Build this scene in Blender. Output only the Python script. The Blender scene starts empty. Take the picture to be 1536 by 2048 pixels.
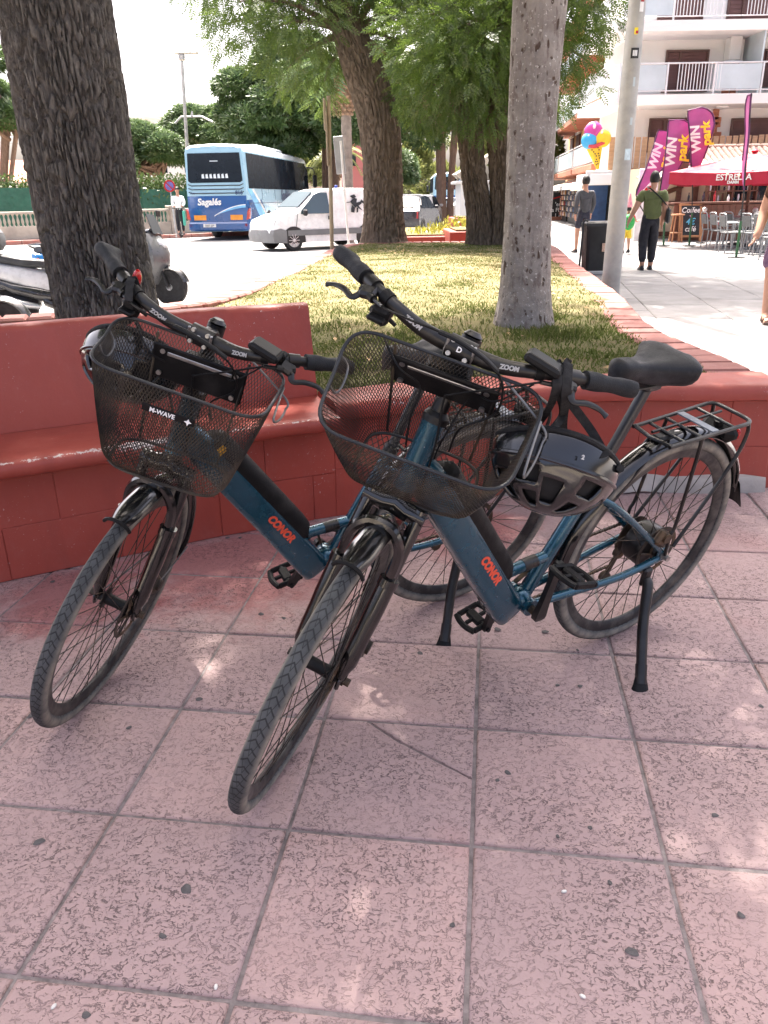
import bpy, bmesh, math, random
import numpy as np
from mathutils import Vector, Matrix, Euler, noise
R_ = math.radians
rng = np.random.default_rng(7)
random.seed(7)
SC = bpy.context.scene
COL = SC.collection

# ------------------------------------------------------------------ camera
F_PX, PITCH, ROLL, CAM_H = 1569.9, 0.37947, -0.01564, 1.281
_cp, _sp, _cr, _sr = math.cos(PITCH), math.sin(PITCH), math.cos(ROLL), math.sin(ROLL)
FW = Vector((0, _cp, -_sp))
_up = Vector((0, _sp, _cp)); _rt = Vector((1, 0, 0))
RT = _cr*_rt + _sr*_up
UP = -_sr*_rt + _cr*_up
CAMO = Vector((0, 0, CAM_H))
cam = bpy.data.cameras.new('camera'); camo = bpy.data.objects.new('camera', cam); COL.objects.link(camo)
camo.matrix_world = Matrix(((RT.x, UP.x, -FW.x, 0), (RT.y, UP.y, -FW.y, 0), (RT.z, UP.z, -FW.z, CAM_H), (0, 0, 0, 1)))
cam.sensor_fit = 'HORIZONTAL'; cam.sensor_width = 36; cam.lens = F_PX/1536*36
cam.clip_start = 0.05; cam.clip_end = 3000
SC.camera = camo

# ------------------------------------------------------------------ sky, sun, exposure
SUN_EL, SUN_DIR = 65.0, (-0.12, 0.993)          # towards the sun, on the ground plane
w = bpy.data.worlds.new('World'); SC.world = w; w.use_nodes = True
nt = w.node_tree; nt.nodes.clear()
sky = nt.nodes.new('ShaderNodeTexSky'); sky.sky_type = 'NISHITA'; sky.sun_disc = False
sky.sun_elevation = R_(SUN_EL); sky.sun_rotation = math.atan2(SUN_DIR[0], SUN_DIR[1])
sky.dust_density = 9.0; sky.air_density = 0.35; sky.ozone_density = 0.0
bg = nt.nodes.new('ShaderNodeBackground'); bg.inputs['Strength'].default_value = 0.15
wo = nt.nodes.new('ShaderNodeOutputWorld')
nt.links.new(sky.outputs[0], bg.inputs[0]); nt.links.new(bg.outputs[0], wo.inputs[0])
sl = bpy.data.lights.new('sun', 'SUN'); sl.energy = 2.8; sl.angle = R_(0.55); sl.color = (1, 0.95, 0.87)
so = bpy.data.objects.new('sun', sl); COL.objects.link(so); so.location = (-10, 5, 30)
sd = Vector((SUN_DIR[0]*math.cos(R_(SUN_EL)), SUN_DIR[1]*math.cos(R_(SUN_EL)), math.sin(R_(SUN_EL))))
so.rotation_euler = sd.to_track_quat('Z', 'Y').to_euler()
SC.view_settings.view_transform = 'Standard'; SC.view_settings.look = 'None'
SC.view_settings.exposure = 2.52; SC.view_settings.gamma = 1.0
SC.render.resolution_x = 768; SC.render.resolution_y = 1024
SC.render.engine = 'CYCLES'
SC.cycles.max_bounces = 8; SC.cycles.transparent_max_bounces = 12

# pixel of the photograph -> direction; the distance comes from the surface touched
def ray(u, v): return FW + RT*((u-768)/F_PX) + UP*((1024-v)/F_PX)
def gz(u, v, z=0.0):
    d = ray(u, v); return CAMO + d*((z-CAM_H)/d.z)
def aty(u, v, y):
    d = ray(u, v); return CAMO + d*(y/d.y)

# ------------------------------------------------------------------ mesh helpers
def V3(*a): return Vector(a)
class MB:
    def __init__(s): s.v = []; s.f = []; s.m = []
    def add(s, vs, fs, mi=0):
        o = len(s.v); s.v += [tuple(p) for p in vs]; s.f += [tuple(i+o for i in f) for f in fs]; s.m += [mi]*len(fs); return s
    def box(s, c, size, R=None, bev=0.0, mi=0):
        hx, hy, hz = size[0]/2, size[1]/2, size[2]/2; c = Vector(c)
        if bev <= 0:
            vs = [Vector((x, y, z)) for z in (-hz, hz) for y in (-hy, hy) for x in (-hx, hx)]
            fs = [(0,2,3,1),(4,5,7,6),(0,1,5,4),(2,6,7,3),(0,4,6,2),(1,3,7,5)]
        else:
            b = min(bev, hx*.95, hy*.95, hz*.95); vs = []; idx = {}
            for sx in (-1, 1):
                for sy in (-1, 1):
                    for sz in (-1, 1):
                        for ax in range(3):
                            p = [sx*(hx-b), sy*(hy-b), sz*(hz-b)]
                            p[ax] = (sx*hx, sy*hy, sz*hz)[ax]
                            idx[sx, sy, sz, ax] = len(vs); vs.append(Vector(p))
            fs = []
            def k(d, ax): return idx[d[0], d[1], d[2], ax]
            for ax in range(3):
                a, b2 = [i for i in range(3) if i != ax]
                for sg in (-1, 1):
                    q = []
                    for (p, r) in ((-1,-1),(1,-1),(1,1),(-1,1)):
                        d = [0, 0, 0]; d[ax] = sg; d[a] = p; d[b2] = r; q.append(k(d, ax))
                    fs.append(q)
                for p in (-1, 1):
                    for r in (-1, 1):
                        d0 = [0,0,0]; d1 = [0,0,0]; d0[a] = d1[a] = p; d0[b2] = d1[b2] = r; d0[ax] = -1; d1[ax] = 1
                        fs.append([k(d0, a), k(d1, a), k(d1, b2), k(d0, b2)])
            for sx in (-1, 1):
                for sy in (-1, 1):
                    for sz in (-1, 1): fs.append([idx[sx, sy, sz, 0], idx[sx, sy, sz, 1], idx[sx, sy, sz, 2]])
        vs = [(R @ p if R else p)+c for p in vs]
        return s.add(vs, fs, mi)
    def tube(s, pts, r, seg=8, closed=False, cap=True, mi=0, flat=1.0, up=None):
        pts = [Vector(p) for p in pts]; n = len(pts)
        rs = r if hasattr(r, '__len__') else [r]*n
        vs = []; prev = None
        for i, p in enumerate(pts):
            a = pts[(i-1) % n] if (closed or i > 0) else p
            b = pts[(i+1) % n] if (closed or i < n-1) else p
            t = (b-a).normalized() if (b-a).length > 1e-9 else Vector((0,0,1))
            if prev is None:
                u = Vector(up) if up else (Vector((0,0,1)) if abs(t.z) < .9 else Vector((1,0,0)))
            else: u = prev
            u = (u-t*u.dot(t))
            u = u.normalized() if u.length > 1e-6 else t.orthogonal().normalized()
            prev = u; w_ = t.cross(u)
            for k in range(seg):
                a_ = 2*math.pi*k/seg; vs.append(p+u*(math.cos(a_)*rs[i]*flat)+w_*(math.sin(a_)*rs[i]))
        fs = []
        m = n if closed else n-1
        for i in range(m):
            j = (i+1) % n
            for k in range(seg):
                k2 = (k+1) % seg; fs.append((i*seg+k, i*seg+k2, j*seg+k2, j*seg+k))
        if cap and not closed:
            fs.append(tuple(range(seg))[::-1]); fs.append(tuple((n-1)*seg+k for k in range(seg)))
        return s.add(vs, fs, mi)
    def cyl(s, a, b, r0, r1=None, seg=12, mi=0): return s.tube([a, b], [r0, r0 if r1 is None else r1], seg, mi=mi)
    def loft(s, rings, close=True, cap0=True, cap1=True, mi=0):
        n = len(rings[0]); vs = [p for r in rings for p in r]; fs = []
        for i in range(len(rings)-1):
            for k in range(n if close else n-1):
                k2 = (k+1) % n; fs.append((i*n+k, i*n+k2, (i+1)*n+k2, (i+1)*n+k))
        if cap0: fs.append(tuple(range(n))[::-1])
        if cap1: fs.append(tuple((len(rings)-1)*n+k for k in range(n)))
        return s.add(vs, fs, mi)
    def lathe(s, prof, seg=24, M=None, mi=0, cap=True):
        rings = []
        for r, z in prof:
            rings.append([Vector((r*math.cos(2*math.pi*k/seg), r*math.sin(2*math.pi*k/seg), z)) for k in range(seg)])
        if M: rings = [[M @ p for p in rr] for rr in rings]
        return s.loft(rings, cap0=cap, cap1=cap, mi=mi)
    def prism(s, poly, d, M=None, mi=0):
        """poly in local xy, extruded from z=0 to z=d"""
        a = [Vector((x, y, 0)) for x, y in poly]; b = [Vector((x, y, d)) for x, y in poly]
        if M: a = [M @ p for p in a]; b = [M @ p for p in b]
        return s.loft([a, b], mi=mi)
    def sphere(s, c, r, seg=16, ring=10, R=None, mi=0):
        c = Vector(c); r = r if hasattr(r, '__len__') else (r, r, r); rings = []
        for i in range(1, ring):
            ph = math.pi*i/ring
            rr = [Vector((r[0]*math.sin(ph)*math.cos(2*math.pi*k/seg), r[1]*math.sin(ph)*math.sin(2*math.pi*k/seg), -r[2]*math.cos(ph))) for k in range(seg)]
            rings.append([(R @ p if R else p)+c for p in rr])
        return s.loft(rings, mi=mi)
    def grid(s, fn, nu, nv, mi=0):
        vs = [fn(i/(nu-1), j/(nv-1)) for j in range(nv) for i in range(nu)]
        fs = [(j*nu+i, j*nu+i+1, (j+1)*nu+i+1, (j+1)*nu+i) for j in range(nv-1) for i in range(nu-1)]
        return s.add(vs, fs, mi)
    def mesh(s, name, mats, smooth=True, angle=35, fixn=True):
        me = bpy.data.meshes.new(name); me.from_pydata([tuple(p) for p in s.v], [], s.f)
        mats = mats if isinstance(mats, (list, tuple)) else [mats]
        for m in mats: me.materials.append(m)
        if len(mats) > 1: me.polygons.foreach_set('material_index', s.m)
        if fixn:
            bm = bmesh.new(); bm.from_mesh(me); bmesh.ops.recalc_face_normals(bm, faces=bm.faces); bm.to_mesh(me); bm.free()
        if smooth:
            me.polygons.foreach_set('use_smooth', [True]*len(me.polygons)); me.set_sharp_from_angle(angle=R_(angle))
        me.update(); return me
    def build(s, name, mats, parent=None, M=None, **kw):
        return link(name, s.mesh(name, mats, **kw), parent, M)
def link(name, me, parent=None, M=None):
    o = bpy.data.objects.new(name, me); COL.objects.link(o)
    if parent is not None: o.parent = parent
    if M is not None: o.matrix_basis = M
    return o
def empty(name, loc=(0, 0, 0), rz=0.0, M=None):
    o = bpy.data.objects.new(name, None); COL.objects.link(o); o.empty_display_size = .1
    if M is not None: o.matrix_basis = M
    else: o.location = loc; o.rotation_euler = (0, 0, rz)
    return o
def tag(o, label=None, cat=None, group=None, kind=None):
    if label: o['label'] = label
    if cat: o['category'] = cat
    if group: o['group'] = group
    if kind: o['kind'] = kind
    return o
def copy_tree(o, parent=None):
    c = o.copy(); COL.objects.link(c)
    if parent is not None: c.parent = parent
    for ch in list(o.children): copy_tree(ch, c)
    return c
def npmesh(name, V, F, mat, smooth=False, attr=None):
    me = bpy.data.meshes.new(name); V = np.asarray(V, dtype=np.float32); F = np.asarray(F, dtype=np.int32)
    k = F.shape[1]
    me.vertices.add(len(V)); me.vertices.foreach_set('co', V.ravel())
    me.loops.add(F.size); me.loops.foreach_set('vertex_index', F.ravel())
    me.polygons.add(len(F)); me.polygons.foreach_set('loop_start', np.arange(0, F.size, k, dtype=np.int32))
    if smooth: me.polygons.foreach_set('use_smooth', np.ones(len(F), dtype=bool))
    if attr is not None:
        for nm, arr in attr.items():
            a = me.attributes.new(nm, 'FLOAT', 'POINT'); a.data.foreach_set('value', np.asarray(arr, dtype=np.float32))
    me.materials.append(mat); me.update(calc_edges=True); return me
def bez(p0, p1, p2, p3, n=10):
    out = []
    for i in range(n+1):
        t = i/n; out.append(Vector(p0)*(1-t)**3+Vector(p1)*3*t*(1-t)**2+Vector(p2)*3*t*t*(1-t)+Vector(p3)*t**3)
    return out
def smoothpts(P, n=6):
    P = [Vector(p) for p in P]; out = []
    for i in range(len(P)-1):
        a = P[max(i-1, 0)]; b = P[i]; c = P[i+1]; d = P[min(i+2, len(P)-1)]
        for k in range(n):
            t = k/n; out.append(.5*((2*b)+(c-a)*t+(2*a-5*b+4*c-d)*t*t+(3*b-a-3*c+d)*t**3))
    out.append(P[-1]); return out

# ------------------------------------------------------------------ material helpers
MATS = {}
class NT:
    def __init__(s, name):
        s.m = bpy.data.materials.new(name); s.m.use_nodes = True; s.t = s.m.node_tree; s.t.nodes.clear()
        s.out = s.n('ShaderNodeOutputMaterial'); s.b = s.n('ShaderNodeBsdfPrincipled'); s.l(s.b.outputs[0], s.out.inputs[0])
        MATS[name] = s.m
    def n(s, t, **kw):
        x = s.t.nodes.new(t)
        for k, v in kw.items(): setattr(x, k, v)
        return x
    def l(s, a, b): s.t.links.new(a, b)
    def pos(s, world=True, scale=None):
        if world: o = s.n('ShaderNodeNewGeometry').outputs['Position']
        else: o = s.n('ShaderNodeTexCoord').outputs['Object']
        if scale:
            mp = s.n('ShaderNodeMapping'); mp.inputs['Scale'].default_value = scale; s.l(o, mp.inputs[0]); o = mp.outputs[0]
        return o
    def noise(s, vec, scale, detail=4, rough=.55, dist=0.0):
        x = s.n('ShaderNodeTexNoise'); x.inputs['Scale'].default_value = scale; x.inputs['Detail'].default_value = detail
        x.inputs['Roughness'].default_value = rough; x.inputs['Distortion'].default_value = dist
        if vec is not None: s.l(vec, x.inputs['Vector'])
        return x.outputs['Fac']
    def ramp(s, fac, stops, interp='LINEAR'):
        x = s.n('ShaderNodeValToRGB'); x.color_ramp.interpolation = interp
        e = x.color_ramp.elements
        while len(e) < len(stops): e.new(.5)
        for i, (p, c) in enumerate(stops):
            e[i].position = p; e[i].color = (c[0], c[1], c[2], 1) if hasattr(c, '__len__') else (c, c, c, 1)
        s.l(fac, x.inputs[0]); return x.outputs[0]
    def mix(s, fac, a, b, mode='MIX'):
        x = s.n('ShaderNodeMix'); x.data_type = 'RGBA'; x.blend_type = mode
        for sock, v in ((x.inputs['Factor'], fac), (x.inputs['A'], a), (x.inputs['B'], b)):
            sk = sock
            if v is None: continue
            if isinstance(v, (int, float)): 
                if sock.name == 'Factor': sk.default_value = v
                else: sk.default_value = (v, v, v, 1)
            elif isinstance(v, (tuple, list)): sk.default_value = (v[0], v[1], v[2], 1)
            else: s.l(v, sk)
        return x.outputs['Result']
    def math(s, op, a, b=None, clamp=False):
        x = s.n('ShaderNodeMath', operation=op); x.use_clamp = clamp
        for i, v in enumerate((a, b)):
            if v is None: continue
            if isinstance(v, (int, float)): x.inputs[i].default_value = v
            else: s.l(v, x.inputs[i])
        return x.outputs[0]
    def bump(s, h, strength=.3, dist=.01, prev=None):
        x = s.n('ShaderNodeBump'); x.inputs['Strength'].default_value = strength; x.inputs['Distance'].default_value = dist
        s.l(h, x.inputs['Height'])
        if prev: s.l(prev, x.inputs['Normal'])
        return x.outputs[0]
    def set(s, **kw):
        mp = dict(col='Base Color', rough='Roughness', metal='Metallic', spec='Specular IOR Level', coat='Coat Weight', trans='Transmission Weight', ior='IOR', alpha='Alpha', normal='Normal', croughs='Coat Roughness', emit='Emission Color', es='Emission Strength', sheen='Sheen Weight')
        for k, v in kw.items():
            sk = s.b.inputs[mp[k]]
            if isinstance(v, (int, float)): sk.default_value = v
            elif isinstance(v, (tuple, list)): sk.default_value = (v[0], v[1], v[2], 1)
            else: s.l(v, sk)
        return s.m
def rnd(s): return s.n('ShaderNodeObjectInfo').outputs['Random']
def mat(name, col, rough=.55, metal=0.0, var=.18, scale=6.0, bump=0.0, bscale=80.0, coat=0.0, spec=.5, dirt=None, dirtamt=.35, dscale=3.0, world=False, stretch=None):
    """plain procedural: base colour with two scales of variation, roughness variation, optional dirt and fine relief"""
    if name in MATS: return MATS[name]
    s = NT(name); p = s.pos(world, stretch)
    f = s.noise(p, scale, 5); lo = tuple(c*(1-var) for c in col); hi = tuple(min(1, c*(1+var)) for c in col)
    c = s.mix(s.ramp(f, [(.3, 0.0), (.7, 1.0)]), lo, hi)
    if dirt is not None:
        d = s.ramp(s.noise(p, dscale, 6, .65), [(.62-dirtamt*.5, 0.0), (.78-dirtamt*.3, 1.0)])
        c = s.mix(s.math('MULTIPLY', d, dirtamt*1.6, True), c, dirt)
    rr = s.ramp(s.noise(p, scale*2.3, 4), [(.3, max(0.02, rough*.8)), (.7, min(1, rough*1.2))])
    s.set(col=c, metal=metal, coat=coat, spec=spec); s.l(rr, s.b.inputs['Roughness'])
    if bump > 0: s.set(normal=s.bump(s.noise(p, bscale, 4), bump, .004))
    return s.m
def glass(name, col=(.02, .025, .03), rough=.05, spec=.5):
    """dark vehicle or window glazing: thin reflective sheet over a dark inside"""
    if name in MATS: return MATS[name]
    s = NT(name); p = s.pos(False); s.set(col=s.mix(s.noise(p, 1.5), col, tuple(c*1.6 for c in col)), rough=rough, spec=.0)
    gl = s.n('ShaderNodeBsdfGlossy'); gl.inputs['Roughness'].default_value = rough; mx = s.n('ShaderNodeMixShader'); mx.inputs[0].default_value = .05+.12*spec; s.l(s.b.outputs[0], mx.inputs[1]); s.l(gl.outputs[0], mx.inputs[2]); s.l(mx.outputs[0], s.out.inputs[0]); return s.m
def text_mesh(name, txt, size, mat_, parent, M, extrude=.0008, shear=0.0, bold=0.0, align='CENTER', space=1.0):
    cu = bpy.data.curves.new(name, 'FONT'); cu.body = txt; cu.size = size; cu.align_x = align; cu.align_y = 'CENTER'
    cu.extrude = extrude; cu.shear = shear; cu.offset = bold; cu.space_character = space; cu.resolution_u = 3
    o = bpy.data.objects.new(name, cu); COL.objects.link(o)
    dg = bpy.context.evaluated_depsgraph_get(); me = bpy.data.meshes.new_from_object(o.evaluated_get(dg))
    bpy.data.objects.remove(o); me.name = name; me.materials.clear(); me.materials.append(mat_)
    return link(name, me, parent, M)
def frameM(o, x, y):
    """matrix with given origin, x axis and approximate y axis"""
    x = Vector(x).normalized(); y = Vector(y); z = x.cross(y).normalized(); y = z.cross(x)
    return Matrix(((x.x, y.x, z.x, o[0]), (x.y, y.y, z.y, o[1]), (x.z, y.z, z.z, o[2]), (0, 0, 0, 1)))
# ================================================================== SETTING: ground, plaza, road, street
ROAD_Z = -0.17
def tile_material(name, base, dark, joint=False, pit=.5, lum=1.0):
    s = NT(name); p = s.pos(True)
    big = s.noise(p, 2.2, 5, .6); mid = s.noise(p, 14, 5, .6); fine = s.noise(p, 160, 3)
    c = s.mix(s.ramp(big, [(.3, 0.), (.72, 1.)]), tuple(x*.90 for x in base), tuple(min(1, x*1.10) for x in base))
    c = s.mix(s.math('MULTIPLY', s.ramp(mid, [(.35, 0.), (.75, 1.)]), .38), c, (base[0]*.86, base[1]*.95, base[2]*.98))
    c = s.mix(s.math('MULTIPLY', rnd(s), .9), c, tuple(x*y for x, y in zip(base, (.80, .84, .88))))
    # red paint left in places
    red = s.ramp(s.noise(p, 1.1, 3), [(.60, 0.), (.78, 1.)])
    c = s.mix(s.math('MULTIPLY', red, .55), c, (.34, .115, .11))
    for (px_, py_, pr_) in ((-.55, 2.72, .55), (.35, 3.0, .35), (-1.1, 2.45, .35)):
        dn_ = s.n('ShaderNodeVectorMath', operation='DISTANCE'); s.l(p, dn_.inputs[0]); dn_.inputs[1].default_value = (px_, py_, 0); k_ = s.math('ADD', s.math('MULTIPLY', dn_.outputs['Value'], 1/pr_), s.math('MULTIPLY', s.math('SUBTRACT', s.noise(p, 6, 5, .7), .5), 1.6)); c = s.mix(s.math('MULTIPLY', s.ramp(k_, [(.45, 1.), (.95, 0.)]), .7), c, (.33, .10, .095))
    # stamped slate relief: short worm-like pits, two families
    w1 = s.noise(p, 44, 2.2, .55, .9); w2 = s.noise(s.pos(True, (1.0, 1.7, 1)), 74, 1.8, .55, .7)
    m1 = s.ramp(s.math('ABSOLUTE', s.math('SUBTRACT', w1, .5)), [(.0, 1.), (.018, 1.), (.032, 0.)])
    m2 = s.ramp(s.math('ABSOLUTE', s.math('SUBTRACT', w2, .52)), [(.0, 1.), (.018, 1.), (.030, 0.)])
    k1 = s.ramp(s.noise(p, 44, 2, .6), [(.50, 0.), (.55, 1.)]); k2 = s.ramp(s.noise(p, 58, 2, .6, .3), [(.48, 0.), (.53, 1.)])
    area = s.ramp(s.noise(p, 3.1, 4, .6), [(.38, .28), (.58, 1.)])
    pits = s.math('MULTIPLY', s.math('MAXIMUM', s.math('MULTIPLY', m1, k1), s.math('MULTIPLY', m2, k2)), area, True)
    specks = s.ramp(s.noise(p, 210, 2), [(.66, 0.), (.72, 1.)])
    c = s.mix(s.math('MULTIPLY', pits, pit), c, dark)
    c = s.mix(s.math('MULTIPLY', specks, .5), c, (.16, .12, .12))
    grime = s.ramp(s.noise(p, .8, 5, .7), [(.48, 0.), (.75, 1.)])
    c = s.mix(s.math('MULTIPLY', grime, .30), c, (.20, .16, .16))
    h = s.math('SUBTRACT', s.math('ADD', s.math('MULTIPLY', mid, .6), s.math('MULTIPLY', fine, .10)), s.math('MULTIPLY', pits, .55))
    s.set(col=c, rough=.72, spec=.35, normal=s.bump(h, .8, .007)); return s.m
M_TILE = tile_material('plaza_tile_paint', (.462, .318, .296), (.085, .06, .06), pit=.72)
M_MORTAR = mat('joint_mortar', (.215, .185, .18), .9, var=.4, scale=30, bump=.5, bscale=200, world=True)
M_GUM = mat('old_gum', (.095, .088, .088), .8, var=.3, scale=60, bump=.3, bscale=300)
M_ASPH = mat('road_asphalt', (.21, .205, .20), .9, var=.14, scale=1.2, bump=.3, bscale=150, world=True)
M_STREET = None
def street_material():
    s = NT('street_paving'); p = s.pos(True)
    c = s.mix(s.ramp(s.noise(p, .9, 5), [(.3, 0.), (.7, 1.)]), (.17, .168, .168), (.23, .225, .22))
    c = s.mix(s.math('MULTIPLY', rnd(s), .4), c, (.19, .175, .17))
    c = s.mix(s.math('MULTIPLY', s.ramp(s.noise(p, 40, 3), [(.55, 0.), (.7, 1.)]), .3), c, (.22, .21, .2))
    s.set(col=c, rough=.8, spec=.3, normal=s.bump(s.noise(p, 90, 3), .25, .004)); return s.m
M_STREET = street_material()

g = MB().box((0, 450, ROAD_Z-.55), (1600, 1100, 1.0)).build('ground', mat('ground_dirt', (.24, .21, .17), .95, scale=.4, world=True)); tag(g, kind='structure')
# road to the left and behind the green island, one sheet with a real thickness
rd = MB(); rd.add([(-60, 4.2, ROAD_Z), (4.2, 4.2, ROAD_Z), (4.2, 17, ROAD_Z), (6.6, 32, ROAD_Z), (12, 75, ROAD_Z), (30, 220, ROAD_Z), (-8, 220, ROAD_Z), (-4.5, 75, ROAD_Z), (-5.8, 38.2, ROAD_Z), (-16.5, 30.4, ROAD_Z), (-60, 22, ROAD_Z)],
        [tuple(range(11))])
rd.build('road', M_ASPH, fixn=False)
tag(bpy.data.objects['road'], kind='structure')
# plaza slab (mortar bed) that the tiles sit in
TH = -0.13504; TC, TS_ = math.cos(TH), math.sin(TH); T0 = (-1.54169*.4, 3.49568*.4); TL = .4
def tpt(i, j, z=0.0): return Vector((T0[0]+TL*(i*TC-j*TS_), T0[1]+TL*(i*TS_+j*TC), z))
pl = MB(); pl.loft([[Vector((-6, -3, -.3)), Vector((3.2, -3, -.3)), Vector((3.2, 4.4, -.3)), Vector((-6, 4.4, -.3))], [Vector((-6, -3, -.006)), Vector((3.2, -3, -.006)), Vector((3.2, 4.4, -.006)), Vector((-6, 4.4, -.006))]])
plaza = pl.build('plaza', M_MORTAR); tag(plaza, kind='structure')
def tile_mesh(name, poly, m, z0=-.03, zt=0.0, b=.006):
    c = sum((Vector((x, y)) for x, y in poly), Vector((0, 0)))/len(poly)
    def ins(d): 
        out = []
        n = len(poly)
        for i in range(n):
            p = Vector(poly[i]); a = Vector(poly[i-1]); q = Vector(poly[(i+1) % n])
            e1 = (p-a).normalized(); e2 = (q-p).normalized(); n1 = Vector((-e1.y, e1.x)); n2 = Vector((-e2.y, e2.x))
            k = (n1+n2); k = k/max(.3, (1+n1.dot(n2))); out.append(p+k*d)
        return out
    mb = MB(); mb.loft([[Vector((p[0], p[1], z0)) for p in poly], [Vector((p[0], p[1], zt-b*.7)) for p in poly], [Vector((p[0], p[1], zt-b*.15)) for p in ins(b*.6)], [Vector((p[0], p[1], zt)) for p in ins(b*1.8)]], cap0=False)
    return mb.mesh(name, m, angle=60)
GAP = .0048
tm = [tile_mesh('tile', [(GAP, GAP), (TL-GAP*random.uniform(.8, 1.2), GAP), (TL-GAP, TL-GAP), (GAP*random.uniform(.8, 1.2), TL-GAP)], M_TILE) for _ in range(4)]
BENCH_PTS = [(-4.2, 1.1), (-1.41, 2.57), (-.75, 2.93), (-.17, 3.18), (.54, 3.40), (1.77, 3.40)]
def front_y(x):
    for (a, b) in zip(BENCH_PTS[:-1], BENCH_PTS[1:]):
        if a[0] <= x <= b[0]: return a[1]+(b[1]-a[1])*(x-a[0])/(b[0]-a[0])
    return 99
for i in range(-7, 9):
    for j in range(-6, 8):
        c = tpt(i+.5, j+.5)
        if c.y < .35 or c.x > 2.75 or c.x < -2.6 or c.y > 4.15: continue
        if c.x < 1.8 and c.y > front_y(c.x)+.30: continue
        if (i, j) == (1, 0):     # the tile with its corner broken off
            a, b2 = (.118, TL-GAP), (TL-GAP, .205)
            for poly in ([(GAP, GAP), (TL-GAP, GAP), (TL-GAP, .203), (.30, .262), (.20, .325), (.114, TL-GAP), (GAP, TL-GAP)], [(TL-GAP, .2095), (TL-GAP, TL-GAP), (.126, TL-GAP), (.205, .331), (.304, .269)]):
                o = link('tile', tile_mesh('tile', poly, M_TILE, b=.003), plaza); o.location = tpt(i, j, random.uniform(-.0012, .0012)); o.rotation_euler = (0, 0, TH)
            continue
        o = link('tile', random.choice(tm), plaza); o.location = tpt(i, j, random.uniform(-.0022, .0018)); o.rotation_euler = (random.uniform(-.002, .002), random.uniform(-.002, .002), TH)
# trodden chewing gum on the tiles
def gum(u, v, r, k):
    p = gz(u, v, .0022); mb = MB(); n = 14; ph = random.uniform(0, 6)
    n = 22; ring = [Vector((math.cos(2*math.pi*i/n)*r*(1+.16*math.sin(6*math.pi*i/n+ph)), math.sin(2*math.pi*i/n)*r*.78*(1+.14*math.cos(4*math.pi*i/n+ph*2)), 0)) for i in range(n)]
    mb.loft([ring, [q*.85+Vector((0, 0, .0006)) for q in ring]], cap0=False)
    o = mb.build('gum_spot', M_GUM, plaza); o.location = p; o.rotation_euler = (0, 0, random.uniform(0, 6))
for k, (u, v, r) in enumerate([(78, 1683, .012), (372, 1778, .013), (1264, 1903, .012), (258, 1455, .008), (62, 1432, .010), (398, 1398, .010), (522, 1228, .011), (568, 1236, .009), (1015, 1545, .009), (995, 1560, .006), (1160, 1372, .008), (1115, 1370, .007), (1180, 1655, .006), (1115, 1672, .005), (1430, 1630, .008), (1482, 1830, .008), (1090, 1263, .012), (995, 1258, .012), (840, 1306, .010), (700, 1310, .008), (105, 1163, .010), (1155, 1300, .006), (455, 1075, .010), (480, 1075, .008), (325, 1872, .008), (172, 2030, .008), (1522, 1412, .008), (1220, 1765, .006), (300, 1120, .008), (905, 1850, .006)]):
    gum(u, v, r, k)
# litter: pale crumbs and a twig
M_CRUMB = mat('pale_litter', (.75, .73, .68), .8)
for u, v in [(432, 1976), (1128, 1785), (1165, 1995), (108, 2015)]:
    o = MB().sphere((0, 0, .003), (.006, .0035, .003), 8, 6).build('paper_crumb', M_CRUMB); o.location = gz(u, v); o.rotation_euler = (0, 0, u); tag(o, 'tiny pale paper crumb lying on the pink paving', 'litter', 'pale crumbs on the paving')

# pedestrian street on the right: slabs, nearest ones one by one
st = MB(); st.loft([[Vector(p) for p in ((3.2, -2, -.3), (40, -2, -.3), (40, 31, -.3), (30, 140, -.3), (16.5, 140, -.3), (4.05, 16.6, -.3), (2.2, 7.5, -.3), (1.75, 5, -.3), (1.75, 3.3, -.3), (3.2, 3.3, -.3))],
         [Vector(p) for p in ((3.2, -2, -.012), (40, -2, -.012), (40, 31, -.012), (30, 140, -.012), (16.5, 140, -.012), (4.05, 16.6, -.012), (2.2, 7.5, -.012), (1.75, 5, -.012), (1.75, 3.3, -.012), (3.2, 3.3, -.012))]])
street = st.build('street', M_STREET); tag(street, kind='structure')
M_SLAB = mat('street_slab', (.20, .197, .195), .8, var=.12, scale=2, bump=.25, bscale=90, world=True, dirt=(.14, .13, .125), dirtamt=.3, dscale=1.2)
SA = R_(-10.5); sx_ = Vector((math.cos(SA), math.sin(SA), 0)); sy_ = Vector((-math.sin(SA), math.cos(SA), 0))
slabm = tile_mesh('paving_slab', [(.006, .006), (.794, .006), (.794, 1.194), (.006, 1.194)], M_SLAB, z0=-.04, zt=0, b=.008)
def coping_x(y):
    P = [(3.3, 1.83), (5.36, 1.81), (7.6, 2.2), (15.7, 3.3), (200, 28)]
    for a, b in zip(P[:-1], P[1:]):
        if a[0] <= y <= b[0]: return a[1]+(b[1]-a[1])*(y-a[0])/(b[0]-a[0])
    return 3
for i in range(-3, 14):
    for j in range(-2, 18):
        off = (i % 2)*.6
        c = sx_*(2.2+i*.8)+sy_*(4.0+j*1.2+off); m = c+sx_*.4+sy_*.6
        if m.y < 4.2 or m.y > 21 or m.x < coping_x(min(m.y, 190))+.1 or abs(m.x) > m.y*.62+.6: continue
        o = link('paving_slab', slabm, street); o.location = (c.x, c.y, random.uniform(-.003, .001)); o.rotation_euler = (0, 0, SA)
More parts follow.
